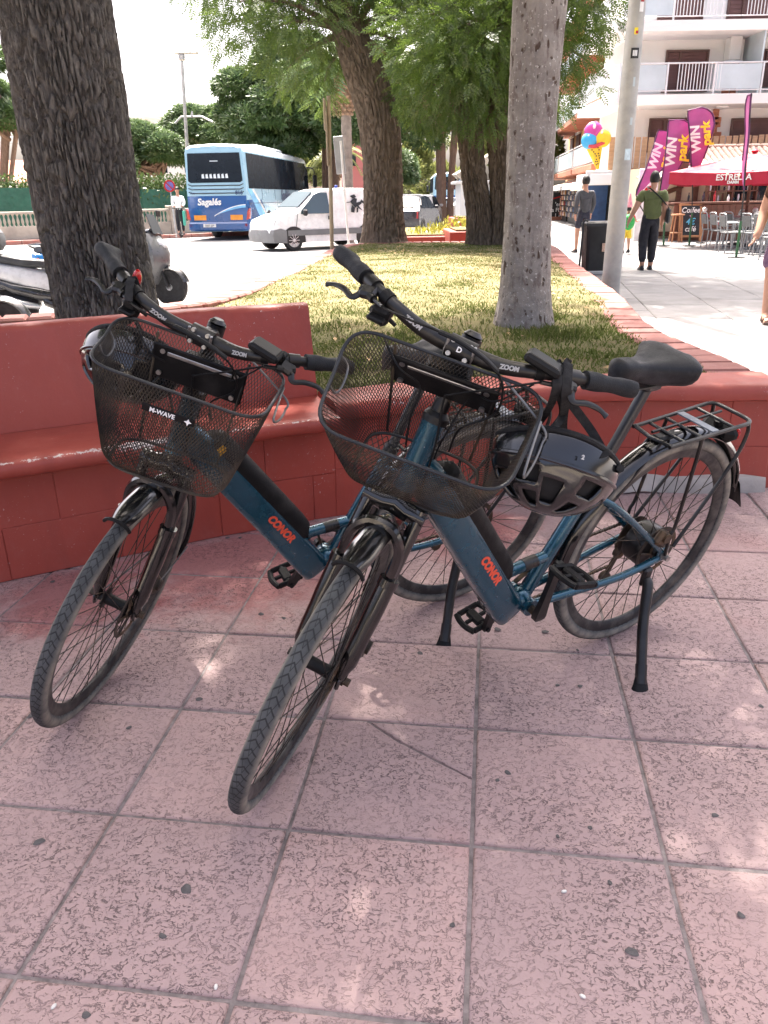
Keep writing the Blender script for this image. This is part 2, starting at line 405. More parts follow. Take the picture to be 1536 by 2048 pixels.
# kerb and pavement on the far side of the road, in front of the balustrade
PAVE = [(-60, 22.2), (-16.4, 30.55), (-5.9, 38.4), (-4.6, 75), (-8.1, 220)]
pv = MB(); inner = [Vector((x, y, -.02)) for x, y in PAVE]; outer = [Vector((x-2.4, y+2.2, -.02)) for x, y in PAVE]
pv.loft([[Vector((p.x, p.y, -.3)) for p in inner+outer[::-1]], inner+outer[::-1]]); far_pave = pv.build('pavement', mat('far_pavement', (.36, .34, .31), .85, scale=1, world=True)); tag(far_pave, kind='structure')
M_KERBRED = mat('kerb_red', (.36, .13, .10), .8, var=.25, scale=2, dirt=(.3, .22, .2), dirtamt=.4, world=True)
for a, b in zip(PAVE[1:2], PAVE[2:3]):
    a = Vector((a[0], a[1], 0)); b = Vector((b[0], b[1], 0)); L = (b-a).length; n = int(L/1.0); ang = math.atan2((b-a).y, (b-a).x)
    km = MB().box((.5, -.07, -.1), (.985, .14, .19), bev=.02).mesh('kerb_stone', M_KERBRED)
    for i in range(n):
        o = link('kerb_stone', km, far_pave); p = a+(b-a)*(i/n); o.location = (p.x, p.y, 0); o.rotation_euler = (0, 0, ang)
# ================================================================== painted masonry: bench, planter wall, coping, lawn
def red_paint(name, base=(.335, .056, .037), wear=False):
    s = NT(name); p = s.pos(True)
    c = s.mix(s.ramp(s.noise(p, 1.6, 5), [(.3, 0.), (.7, 1.)]), tuple(x*.88 for x in base), tuple(x*1.14 for x in base))
    c = s.mix(s.math('MULTIPLY', s.ramp(s.noise(p, 7, 6, .7), [(.5, 0.), (.8, 1.)]), .35), c, (base[0]*.75, base[1]*.8, base[2]*.9))
    chips = s.math('MULTIPLY', s.ramp(s.noise(p, 95, 3, .6), [(.66, 0.), (.70, 1.)]), s.ramp(s.noise(p, 5, 4), [(.50, 0.), (.66, 1.)]))
    c = s.mix(s.math('MULTIPLY', chips, .9), c, (.58, .46, .42))
    dust = s.ramp(s.noise(p, 22, 5, .7), [(.52, 0.), (.80, 1.)]); c = s.mix(s.math('MULTIPLY', dust, .18), c, (.40, .19, .16))
    st_ = s.ramp(s.noise(s.pos(True, (3.0, 3.0, .5)), 2.4, 5, .65), [(.50, 0.), (.72, 1.)]); c = s.mix(s.math('MULTIPLY', st_, .55), c, (base[0]*.62, base[1]*.7, base[2]*.8))
    fd_ = s.ramp(s.noise(p, .9, 4), [(.48, 0.), (.7, 1.)]); c = s.mix(s.math('MULTIPLY', fd_, .5), c, (.39, .095, .070))
    if wear:
        at = s.n('ShaderNodeAttribute'); at.attribute_name = 'wear'
        k = s.math('ADD', at.outputs['Fac'], s.math('MULTIPLY', s.math('SUBTRACT', s.noise(s.pos(True, (1, 1, 1)), 42, 6, .75), .5), 2.3))
        k2 = s.math('ADD', k, s.math('MULTIPLY', s.math('SUBTRACT', s.noise(p, 2.0, 3), .52), 2.0))
        c = s.mix(s.ramp(k2, [(.78, 0.), (.92, 1.)]), c, (.62, .55, .50))
    h = s.math('ADD', s.noise(p, 9, 4), s.math('MULTIPLY', s.noise(p, 130, 3), .16))
    rr = s.ramp(s.noise(p, 6, 4), [(.3, .38), (.7, .62)])
    s.set(col=c, spec=.4, normal=s.bump(h, .35, .008)); s.l(rr, s.b.inputs['Roughness']); return s.m
M_RED = red_paint('red_masonry_paint'); M_REDW = red_paint('red_worn_paint', wear=True)
M_CONC = mat('bare_render', (.42, .39, .35), .9, var=.2, scale=9, bump=.6, bscale=70, world=True)
M_COPING = None
def coping_mat():
    s = NT('coping_brick'); p = s.pos(True)
    c = s.mix(s.ramp(s.noise(p, 3, 5), [(.3, 0.), (.7, 1.)]), (.22, .078, .064), (.30, .125, .105))
    c = s.mix(s.math('MULTIPLY', rnd(s), .35), c, (.19, .065, .055))
    c = s.mix(s.math('MULTIPLY', s.ramp(s.noise(p, 30, 5, .7), [(.5, 0.), (.75, 1.)]), .4), c, (.33, .20, .17))
    s.set(col=c, rough=.8, normal=s.bump(s.noise(p, 60, 4), .4, .004)); return s.m
M_COPING = coping_mat()
bp = smoothpts([(x, y, 0) for x, y in BENCH_PTS], 14)
def resamp(P, step):
    out = [P[0]]; acc = 0
    for a, b in zip(P[:-1], P[1:]):
        L = (b-a).length
        if L < 1e-9: continue
        t = step-acc
        while t <= L: out.append(a+(b-a)*(t/L)); t += step
        acc = (acc+L) % step if True else 0
    return out
bp = resamp(bp, .05)
def nrm(P, i):
    t = (P[min(i+1, len(P)-1)]-P[max(i-1, 0)]).normalized(); return Vector((-t.y, t.x, 0)), t
iend = max(i for i, p in enumerate(bp) if p.x < -.165)
def strip(P, prof, name, m, parent, close=True, wearz=None, endn=None, jitter=0):
    rings = []
    for i, p in enumerate(P):
        n, t = nrm(bp, bp.index(p)) if p in bp else nrm(P, i)
        rings.append([p+n*(a+jitter*noise.noise(Vector((p.x*5, p.y*5, b*9))))+Vector((0, 0, b+jitter*noise.noise(Vector((p.x*4, p.y*4, a*7+5))))) for a, b in prof])
    mb = MB().loft(rings); me = mb.mesh(name, m, angle=45)
    if wearz is not None:
        a = me.attributes.new('wear', 'FLOAT', 'POINT'); a.data.foreach_set('value', [wearz(i % len(prof)) for i in range(len(me.vertices))])
    return link(name, me, parent)
bench = empty('bench', (-1.4, 2.57, 0)); tag(bench, 'red painted masonry bench with high back beside the lawn', 'bench')
BP = bp[:iend+1]
Minv = Matrix.Translation((1.4, -2.57, 0))
def fixp(o, par):  # meshes are made in world coordinates; keep them there under their parent
    o.matrix_basis = Matrix.Translation(-par.location); return o
seatprof = [(.25, .40), (-.02, .405), (-.095, .412), (-.108, .422), (-.112, .445), (-.108, .460), (-.096, .468), (-.06, .472), (.10, .480), (.25, .490)]
wv = {4: .12, 5: .50, 6: .86, 7: .22, 8: .12, 9: .06}
fixp(strip(BP, seatprof, 'seat', M_REDW, bench, wearz=lambda k: wv.get(k, 0.0), jitter=.004), bench)
backprof = [(.19, .491), (.215, .55), (.285, .845), (.296, .862), (.31, .87), (.375, .87), (.39, .86), (.395, .84), (.395, .15), (.25, .15), (.25, .40), (.19, .40)]
bo = strip(BP, [(.226, .4895), (.235, .56), (.294, .845), (.302, .862), (.315, .87), (.375, .87), (.39, .86), (.395, .84), (.395, .10), (.252, .10), (.252, .4895)], 'backrest', M_REDW, bench, wearz=lambda k: .38 if k in (2, 3, 4, 5) else 0.06, jitter=.003); fixp(bo, bench)
# block base under the bench and the low wall: courses laid one block after another
def blocks(parent, i0, i1, z0, z1, courses, m, inset=0.0):
    h = (z1-z0)/courses; per = 8
    for c in range(courses):
        k = i0-(per//2 if c % 2 else 0)
        while k < i1:
            a = max(k, i0); b = min(k+per, i1)
            if b-a >= 1:
                A = bp[a]; B = bp[b]; t = (B-A).normalized(); n = Vector((-t.y, t.x, 0)); L = (B-A).length-.004
                mid = (A+B)/2+n*(.10+inset+random.uniform(-.0015, .0015))
                mb = MB().box((0, 0, 0), (L+.0025, .2, h-.0015), bev=.002)
                o = link('block', mb.mesh('block', m), parent); o.matrix_basis = Matrix.Translation(-parent.location) @ frameM((mid.x, mid.y, z0+h*(c+.5)), t, n)
            k += per
blocks(bench, 0, iend, .0, .404, 2, M_RED)
fixp(strip(BP, [(.004, .0), (.2, .0), (.2, .404), (.004, .404)], 'core', M_RED, bench), bench)
wallP = bp[iend:]
pw = empty('planter_wall', (.6, 3.4, 0)); tag(pw, 'low red painted block wall with rounded cap around the lawn', 'wall')
blocks(pw, iend, len(bp)-1, 0.0, .432, 2, M_RED)
fixp(strip(wallP, [(.004, .0), (.195, .0), (.195, .432), (.004, .432)], 'core', M_RED, pw), pw)
# cap in lengths, joints between
seg = 14; k = iend
while k < len(bp)-1:
    e = min(k+seg, len(bp)-1)
    if len(bp)-1-e < 4: e = len(bp)-1
    P = [bp[k]+(bp[min(k+1, e)]-bp[k])*.04]+bp[k+1:e]+[bp[e]-(bp[e]-bp[e-1])*.03]
    fixp(strip(P, [(-.03, .434), (-.045, .442), (-.05, .462), (-.046, .485), (-.034, .500), (-.01, .508), (.2, .514), (.225, .508), (.23, .49), (.23, .434)], 'cap', M_REDW, pw, wearz=lambda q: .30 if q in (3, 4, 5) else .05, jitter=.005), pw)
    k = e
# end face of the wall to the right, and the bare render left along its foot
fixp(strip(resamp([bp[-int(1.25/.05)], bp[-1], bp[-1]+Vector((.02, 0, 0))], .05)[0:], [(-.012, -.004), (.1, -.004), (.1, .085), (-.004, .075), (-.010, .06)], 'bare_footing', M_CONC, pw, jitter=.035), pw)
# side wall going back and its brick coping
COP = [(1.70, 3.44), (1.70, 4.2), (1.69, 5.36), (2.07, 7.6), (2.6, 11.6), (3.18, 15.7), (3.0, 17.2), (1.5, 17.9), (-.4, 17.6), (-.85, 15.2), (-1.2, 10.05), (-1.5, 7.6), (-2.0, 6.8), (-3.0, 6.35), (-6, 5.6)]
cpp = resamp(smoothpts([(x, y, 0) for x, y in COP], 12), .05)
def copz(p): return max(.40, .468-.006*max(0, p.y-4))
sw = empty('lawn_edging', (1.7, 5, 0)); tag(sw, 'red brick coping and low wall edging the lawn island', 'kerb')
rings = []
for i, p in enumerate(cpp):
    n, t = nrm(cpp, i); z = copz(p)-.06; rings.append([p-n*.10+Vector((0, 0, -.25)), p+n*.10+Vector((0, 0, -.25)), p+n*.10+Vector((0, 0, z)), p-n*.10+Vector((0, 0, z))])
fixp(MB().loft(rings).build('edge_wall', M_RED, sw), sw)
cm = [MB().box((0, 0, 0), (.192, .27+random.uniform(-.01, .01), .068), bev=.018).mesh('coping_brick', M_COPING) for _ in range(4)]
n_c = 0
for i in range(2, len(cpp)-2, 4):
    p = cpp[i]
    if n_c >= 290: break
    n, t = nrm(cpp, i); o = link('coping_brick', random.choice(cm), sw); n_c += 1
    o.matrix_basis = Matrix.Translation(-sw.location) @ frameM((p.x+random.uniform(-.004, .004), p.y, copz(p)-.026+random.uniform(-.004, .004)), t, n) @ Matrix.Rotation(random.uniform(-.02, .02), 4, 'Y')
# lawn bed
def inside(poly, x, y):
    c = False; n = len(poly)
    for i in range(n):
        x1, y1 = poly[i]; x2, y2 = poly[i-1]
        if (y1 > y) != (y2 > y) and x < (x2-x1)*(y-y1)/(y2-y1)+x1: c = not c
    return c
backline = [(p+nrm(bp, bp.index(p))[0]*(.40 if p.x < -.165 else .21)) for p in bp[::6]]
LAWN = [(p.x, p.y) for p in backline]+[(p.x-.08*nrm(cpp, i)[0].x*-1, p.y+.08*nrm(cpp, i)[0].y) for i, p in enumerate(cpp) if i % 5 == 0]
def lawn_z(x, y):
    e = .44 if y < 6 else max(.385, .44-.006*(y-6))
    m = .05*math.exp(-((x-.6)/1.6)**2)*math.exp(-((y-10)/6)**2)
    if x < -1.2: e -= min(.22, .12*(-1.2-x))
    return e+m+.018*noise.noise(Vector((x*1.3, y*1.3, 0)))
def lawn_mat(name, blade):
    s = NT(name); p = s.pos(True)
    dry = s.noise(p, .55, 4, .6); sx = s.n('ShaderNodeSeparateXYZ'); s.l(p, sx.inputs[0])
    # the middle of the island, open to the sun, has dried out
    k = s.math('ADD', s.math('MULTIPLY', s.math('SUBTRACT', dry, .5), 1.6), s.ramp(s.math('MULTIPLY', sx.outputs['Y'], .05), [(.20, .06), (.36, .54), (.66, .52), (.80, .25)]))
    if blade:
        r = s.n('ShaderNodeNewGeometry').outputs['Random Per Island']; k = s.math('ADD', k, s.math('MULTIPLY', s.math('SUBTRACT', r, .5), .8))
        c = s.mix(s.ramp(k, [(.25, 0.), (.8, 1.)]), (.085, .115, .03), (.27, .245, .115))
        c = s.mix(s.math('MULTIPLY', r, .3), c, (.16, .17, .065))
        d = s.n('ShaderNodeBsdfDiffuse'); tr = s.n('ShaderNodeBsdfTranslucent'); s.l(c, d.inputs[0]); s.l(c, tr.inputs[0])
        mx = s.n('ShaderNodeMixShader'); mx.inputs[0].default_value = .35; s.l(d.outputs[0], mx.inputs[1]); s.l(tr.outputs[0], mx.inputs[2]); s.l(mx.outputs[0], s.out.inputs[0])
    else:
        c = s.mix(s.ramp(k, [(.2, 0.), (.8, 1.)]), (.10, .095, .045), (.24, .205, .11)); c = s.mix(s.ramp(s.noise(p, 6, 5), [(.5, 0.), (.75, .8)]), c, (.14, .10, .06))
        s.set(col=c, rough=1, spec=.1, normal=s.bump(s.noise(p, 60, 4), .6, .01))
    return s.m
nx, ny = 60, 120; x0, x1, y0, y1 = -6.2, 3.4, 1.8, 18
bm = bmesh.new(); vid = {}
def inl(x, y): return inside(LAWN, x, y)
for i in range(nx):
    for j in range(ny):
        x = x0+(x1-x0)*i/(nx-1); y = y0+(y1-y0)*j/(ny-1); vid[i, j] = bm.verts.new((x, y, lawn_z(x, y)))
bm.verts.ensure_lookup_table()
for i in range(nx-1):
    for j in range(ny-1):
        xs = x0+(x1-x0)*(i+.5)/(nx-1); ys = y0+(y1-y0)*(j+.5)/(ny-1)
        if inl(xs, ys): bm.faces.new([vid[i, j], vid[i+1, j], vid[i+1, j+1], vid[i, j+1]])
for v in [v for v in bm.verts if not v.link_faces]: bm.verts.remove(v)
me = bpy.data.meshes.new('lawn_soil'); bm.to_mesh(me); bm.free(); me.materials.append(lawn_mat('lawn_soil_dry', False))
me.polygons.foreach_set('use_smooth', [True]*len(me.polygons))
tag(link('lawn_soil', me), kind='structure')
TREE_XY = [(-1.93, 5.5, .36), (1.0, 5.5, .16), (.06, 18.3, .5), (2.3, 17.0, .5)]
def grass(n):
    V = []; F = []
    pts = []
    while len(pts) < n:
        y = 3.3+14.4*random.random()**1.7; x = -1.6+5.0*random.random()
        if y < 4.2 and x < -.6: continue
        if random.random() > .35 and noise.noise(Vector((x*2.1, y*2.1, 3))) < .02: continue
        if not inl(x, y): continue
        pts.append((x, y))
    for x, y in pts:
        z = lawn_z(x, y)-.004
        near = 1.0 if y < 6.6 else .62
        tuft = 1.0+.9*max(0, noise.noise(Vector((x*1.7, y*1.7, 9))))
        if math.hypot(x-1.0, y-5.4) < .5: tuft *= 1.6
        h = random.uniform(.010, .038)*near*tuft; wd = random.uniform(.0018, .0042)*(1+y*.06); a = random.uniform(0, 6.283); b = random.uniform(0, 6.283); l = h*random.uniform(.2, 1.4)
        dx, dy = math.cos(a)*wd, math.sin(a)*wd; lx, ly = math.cos(b)*l, math.sin(b)*l; o = len(V)
        V += [(x-dx, y-dy, z), (x+dx, y+dy, z), (x+dx*.7+lx*.4, y+dy*.7+ly*.4, z+h*.65), (x-dx*.7+lx*.4, y-dy*.7+ly*.4, z+h*.65), (x+lx, y+ly, z+h)]
        F += [(o, o+1, o+2, o+3), (o+3, o+2, o+4, o+4)]
    return V, F
V, F = grass(60000)
me = bpy.data.meshes.new('grass'); me.from_pydata(V, [], [f if f[2] != f[3] else f[:3] for f in F]); me.materials.append(lawn_mat('grass_blade', True))
tag(link('grass', me), 'short patchy grass, dried yellow in the sun', 'grass', kind='stuff')
# taller bents and fallen leaves on the lawn
M_DRY = mat('dry_leaf', (.33, .22, .10), .9, var=.4, scale=20)
mb = MB()
for _ in range(420):
    x = random.uniform(-1.2, 3); y = random.uniform(3.6, 16)
    if not inl(x, y): continue
    z = lawn_z(x, y)+random.uniform(.01, .04); a = random.uniform(0, 6.28); L = random.uniform(.012, .035)
    d = Vector((math.cos(a), math.sin(a), random.uniform(-.3, .3)))*L; e = Vector((-math.sin(a), math.cos(a), random.uniform(-.4, .4)))*L*.45; c = Vector((x, y, z))
    mb.add([c-d, c+e, c+d, c-e+Vector((0, 0, .004))], [(0, 1, 2, 3)])
mb.build('fallen_leaves', M_DRY, fixn=False); tag(bpy.data.objects['fallen_leaves'], 'scattered small brown fallen leaves on the grass', 'leaves', kind='stuff')
# ================================================================== trees
def bark_mat(name, lo, hi, stretch=(9, 9, 1.3), bscale=3.0, strength=.8, spots=None):
    s = NT(name); p = s.pos(False, stretch); q = s.pos(False)
    f = s.noise(p, bscale, 7, .65, .3); g_ = s.noise(q, 2.2, 4); fine = s.noise(q, 60, 4, .7)
    c = s.mix(s.ramp(f, [(.33, 0.), (.66, 1.)]), lo, hi)
    c = s.mix(s.math('MULTIPLY', s.ramp(g_, [(.4, 0.), (.7, 1.)]), .35), c, tuple((a+b)*.42 for a, b in zip(lo, hi)))
    c = s.mix(s.math('MULTIPLY', s.ramp(fine, [(.5, 0.), (.75, 1.)]), .3), c, hi)
    h = f
    if spots:
        v = s.n('ShaderNodeTexVoronoi'); v.inputs['Scale'].default_value = 26; mp = s.n('ShaderNodeMapping'); mp.inputs['Scale'].default_value = (1, 1, .55); s.l(s.pos(False), mp.inputs[0])
        wv_ = s.mix(.12, mp.outputs[0], None); 
        nn = s.n('ShaderNodeTexNoise'); nn.inputs['Scale'].default_value = 9; s.l(mp.outputs[0], nn.inputs['Vector']); ad = s.mix(.10, mp.outputs[0], nn.outputs['Color']); s.l(ad, v.inputs['Vector'])
        m = s.math('MULTIPLY', s.ramp(v.outputs['Distance'], [(.20, 1.), (.30, 0.)]), s.ramp(s.noise(q, 9, 3), [(.46, 0.), (.52, 1.)]))
        c = s.mix(m, c, spots)
        m2 = s.math('MULTIPLY', s.ramp(s.noise(s.pos(False, (3, 3, 1.2)), 7, 5, .6), [(.56, 0.), (.63, 1.)]), .7); c = s.mix(m2, c, (.17, .13, .115))
        m3 = s.ramp(s.noise(s.pos(False, (5, 5, 5)), 12, 2), [(.64, 0.), (.69, 1.)]); c = s.mix(s.math('MULTIPLY', m3, .8), c, (.62, .58, .54))
        h = s.math('SUBTRACT', f, s.math('MULTIPLY', m, .5))
    s.set(col=c, rough=.9, spec=.2, normal=s.bump(s.math('ADD', h, s.math('MULTIPLY', fine, .35)), strength, .02)); return s.m
M_BARK = bark_mat('rough_dark_bark', (.060, .053, .047), (.245, .225, .205), (12, 12, 3.2), 3.4, 1.0)
M_BARK2 = bark_mat('brown_furrowed_bark', (.075, .058, .043), (.22, .172, .13), (6, 6, .9))
M_PALE = bark_mat('pale_spotted_bark', (.225, .198, .178), (.395, .358, .322), (2, 2, 2.8), 2.6, .7, spots=(.10, .07, .055))
M_PINEBARK = bark_mat('pine_bark', (.16, .10, .07), (.32, .22, .17))
def trunk_mesh(name, pts, radii, m, base, furrow=.03, nth=110, step=.022, nf=13, flare=None):
    P = smoothpts(pts, 10); Rr = np.interp(np.linspace(0, 1, len(P)), np.linspace(0, 1, len(radii)), radii)
    # arc resample
    d = [0]
    for a, b in zip(P[:-1], P[1:]): d.append(d[-1]+(b-a).length)
    n = max(8, int(d[-1]/step)); mb = MB(); rings = []
    for i in range(n+1):
        s = d[-1]*i/n; k = max(0, min(len(P)-2, int(np.searchsorted(d, s))-1)); t = (s-d[k])/max(1e-6, d[k+1]-d[k]); p = P[k]+(P[k+1]-P[k])*t; r = Rr[k]+(Rr[k+1]-Rr[k])*t
        if flare: r *= 1+flare*math.exp(-s/.22)
        ring = []
        for j in range(nth):
            a = 2*math.pi*j/nth; ca, sa = math.cos(a), math.sin(a)
            q = Vector((ca*nf*.32, sa*nf*.32, s*1.15)); wob = noise.noise(Vector((ca*1.2, sa*1.2, s*.7)))*.09
            wv2 = noise.noise(Vector((ca*2.5, sa*2.5, s*3+7)))*.6
            dv_ = noise.voronoi(Vector((ca*nf+wv2*.35, sa*nf+wv2*.35, s*nf*.58+noise.noise(Vector((ca*nf*.5, sa*nf*.5, s*3)))*1.4)))[0]; gp_ = min(1.0, (dv_[1]-dv_[0])/.26); gp_ = gp_*gp_*(3-2*gp_)
            f3 = noise.noise(Vector((ca*nf*2, sa*nf*2, s*16)))
            rr = r*(1+wob)+furrow*(gp_-.7+.30*f3*gp_+.25*noise.noise(Vector((ca*nf*.6, sa*nf*.6, s*2))))
            if flare: rr += flare*.12*r*math.exp(-s/.3)*math.cos(a*5+1.0)
            ring.append(p+Vector((ca*rr, sa*rr, 0))-Vector(base))
        rings.append(ring)
    mb.loft(rings); return mb.mesh(name, m, angle=80, fixn=True)
def branch(mb, a, b, r0, r1, sag=.1, n=6):
    a, b = Vector(a), Vector(b); P = []
    for i in range(n+1):
        t = i/n; p = a+(b-a)*t; p.z += sag*math.sin(t*math.pi)*(b-a).length; p += Vector((noise.noise(p*1.1), noise.noise(p*1.1+Vector((5, 0, 0))), 0))*.08*(b-a).length*math.sin(math.pi*t); P.append(p)
    mb.tube(P, [r0+(r1-r0)*i/n for i in range(n+1)], 8)
def leaf_mat(name, c1, c2, c3, tr=.35):
    s = NT(name); r = s.n('ShaderNodeNewGeometry').outputs['Random Per Island']; p = s.pos(True)
    c = s.mix(s.ramp(s.noise(p, .9, 3), [(.35, 0.), (.65, 1.)]), c1, c2); c = s.mix(s.ramp(r, [(.3, 0.), (1., .75)]), c, c3)
    d = s.n('ShaderNodeBsdfDiffuse'); t = s.n('ShaderNodeBsdfTranslucent'); gl = s.n('ShaderNodeBsdfGlossy'); gl.inputs['Roughness'].default_value = .35
    s.l(c, d.inputs[0]); s.l(s.mix(.5, c, c3), t.inputs[0])
    mx = s.n('ShaderNodeMixShader'); mx.inputs[0].default_value = tr; s.l(d.outputs[0], mx.inputs[1]); s.l(t.outputs[0], mx.inputs[2])
    m2 = s.n('ShaderNodeMixShader'); m2.inputs[0].default_value = .05; s.l(mx.outputs[0], m2.inputs[1]); s.l(gl.outputs[0], m2.inputs[2]); s.l(m2.outputs[0], s.out.inputs[0]); return s.m
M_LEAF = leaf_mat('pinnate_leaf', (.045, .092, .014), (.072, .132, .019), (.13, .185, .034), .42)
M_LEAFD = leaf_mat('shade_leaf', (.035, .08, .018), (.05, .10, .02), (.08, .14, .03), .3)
M_NEEDLE = leaf_mat('pine_needle', (.040, .085, .026), (.07, .128, .038), (.13, .19, .06), .28)
M_YLEAF = leaf_mat('yellowish_leaf', (.08, .11, .025), (.14, .17, .04), (.24, .25, .09), .4)
def rotm(n, g):
    """n random rotations, z axis near the given directions g (n,3)"""
    z = g/np.linalg.norm(g, axis=1, keepdims=True); a = g.__class__(g.shape) if False else rng.normal(size=g.shape)
    x = a-z*np.sum(a*z, 1, keepdims=True); x /= np.linalg.norm(x, axis=1, keepdims=True); y = np.cross(z, x)
    return np.stack([x, y, z], -1)
def sprig_tpl(nl=6, L=.26, ll=.06, lw=.017):
    """a drooping compound leaf: rachis along +z with paired lens leaflets"""
    V = []; F = []
    for i in range(nl):
        t = (i+.6)/nl
        for sd_ in (-1, 1):
            b = np.array([0, 0, L*t]); d = np.array([sd_*.80, .12*math.sin(i*2.1), .55]); d /= np.linalg.norm(d); w_ = np.cross(d, [0, 1, 0]); s_ = ll*(1-.35*abs(t-.45))
            o = len(V); V += [b, b+d*s_*.5+w_*lw/2, b+d*s_, b+d*s_*.5-w_*lw/2]; F.append((o, o+1, o+2, o+3))
    o = len(V); V += [np.array([0, 0, L]), np.array([lw/2, 0, L+ll*.5]), np.array([0, 0, L+ll]), np.array([-lw/2, 0, L+ll*.5])]; F.append((o, o+1, o+2, o+3))
    return np.array(V), np.array(F)
def leaf_tpl(L=.10, W=.05): return np.array([[0, 0, 0], [W/2, .1*W, L*.5], [0, 0, L], [-W/2, .1*W, L*.5]]), np.array([[0, 1, 2, 3]])
def tuft_tpl(n=7, L=.22, W=.035):
    V = []; F = []
    for i in range(n):
        a = 2.4*i; d = np.array([math.cos(a)*.75, math.sin(a)*.75, .55]); d /= np.linalg.norm(d); w_ = np.cross(d, [0, 0, 1.]); w_ /= np.linalg.norm(w_); o = len(V)
        V += [np.zeros(3), d*L*.55+w_*W/2, d*L, d*L*.55-w_*W/2]; F.append((o, o+1, o+2, o+3))
    return np.array(V), np.array(F)
def scatter(name, P, D, tpl, mat_, parent, base, smin=.7, smax=1.25):
    Vt, Ft = tpl; n = len(P); Rm = rotm(n, D); sc = rng.uniform(smin, smax, (n, 1, 1))
    V = np.einsum('nij,kj->nki', Rm, Vt)*sc+P[:, None, :]-np.array(base)
    F = (Ft[None]+(np.arange(n)*len(Vt))[:, None, None]).reshape(-1, Ft.shape[1])
    return link(name, npmesh(name, V.reshape(-1, 3), F, mat_), parent)
def ball(n, c, r, shell=.5):
    d = rng.normal(size=(n, 3)); d /= np.linalg.norm(d, axis=1, keepdims=True); u = rng.uniform(shell**3, 1, (n, 1))**(1/3)
    return np.array(c)+d*u*np.array(r), d
# --- the big leaning tree behind the bench
def big_tree():
    b = V3(-1.93, 5.5, .15); a0 = aty(217, 600, 5.5); a1 = aty(103, 0, 5.5)
    r0 = 90/F_PX*5.75; lean = (a1-a0)/(a1.z-a0.z)
    at = lambda z: Vector((a0.x+lean.x*(z-a0.z), 5.5, z))
    t = empty('rough_bark_tree', b); tag(t, 'large leaning tree with dark furrowed bark behind the bench', 'tree')
    pts = [at(z)+Vector((0, 0, 0)) for z in (.1, .5, 1.2, 2.0, 3.0, 4.0)]
    link('trunk', trunk_mesh('trunk', pts, [r0*1.12, r0*1.0, r0*.97, r0*.98, r0*.95, r0*.9], M_BARK, b, .034, 320, .012, 12.5, .10), t)
    mb = MB(); top = at(3.95); lb = []
    C = [(x+random.uniform(-.4, .4), y+random.uniform(-.4, .4), z+random.uniform(-.4, .4)) for x, y, z in ((-5.4, 3, 6.2), (-3.6, 2.6, 6.1), (-1.8, 2.8, 6.2), (-.9, 2.7, 6.2), (-5.2, 4.8, 6.6), (-3.4, 4.4, 6.8), (-1.6, 4.6, 6.9), (.1, 4.5, 6.5), (-4.6, 6.6, 6.6), (-2.8, 6.4, 7.2), (-1.0, 6.3, 6.9), (.2, 6.3, 6.4), (-3.6, 1.0, 6.0), (-1.4, 1.2, 6.0), (-2.2, 8.0, 6.8), (-4.0, 8.2, 6.5))]
    for c in C: branch(mb, top-Vector((0, 0, random.uniform(0, .3))), c, .16, .03, .12); 
    mb.v = [tuple(Vector(p)-b) for p in mb.v]; mb.build('limbs', M_BARK, t)
    P = []; D = []
    for c in C:
        p, d = ball(760, c, (1.55, 1.45, 1.0), .25); P.append(p); D.append(d+np.array([0, 0, -.5]))
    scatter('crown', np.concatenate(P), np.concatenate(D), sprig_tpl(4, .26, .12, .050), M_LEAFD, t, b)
big_tree()
# --- the slim pale tree on the lawn
def pale_tree():
    y = 5.5; a0 = aty(1044, 640, y); a1 = aty(1082, 0, y); lean = (a1-a0)/(a1.z-a0.z); r0 = 43/F_PX*5.8
    at = lambda z: Vector((a0.x+lean.x*(z-a0.z), y, z)); b = V3(1.0, y, .4)
    t = empty('pale_bark_tree', b); tag(t, 'slim tree with smooth pale spotted bark standing on the lawn', 'tree')
    pts = [at(z)+Vector((.012*math.sin(z*2.3), 0, 0)) for z in (.38, .7, 1.2, 1.8, 2.4, 3.2, 4.0)]
    link('trunk', trunk_mesh('trunk', pts, [r0*1.1, r0*1.0, r0*.97, r0*.95, r0*1.02, r0*1.08, r0*.8], M_PALE, b, .007, 100, .02, 5, .34), t)
    mb = MB(); C = [(.9, 4.7, 6.8), (2.9, 4.8, 6.3), (-.2, 7.2, 6.6), (2.2, 3.5, 6.2), (1.7, 2.2, 6.0), (2.9, 7.4, 6.6), (3.6, 3.6, 6.2), (3.9, 6.0, 6.4), (1.2, 8.0, 7.0)]
    for c in C: branch(mb, at(3.9), c, .10, .02, .1)
    mb.v = [tuple(Vector(p)-b) for p in mb.v]; mb.build('limbs', M_PALE, t)
    P = []; D = []
    for c in C: p, d = ball(620, c, (1.2, 1.15, .9), .2); P.append(p); D.append(d+np.array([0, 0, -.5]))
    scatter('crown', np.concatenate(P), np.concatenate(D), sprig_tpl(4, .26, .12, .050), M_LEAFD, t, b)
pale_tree()
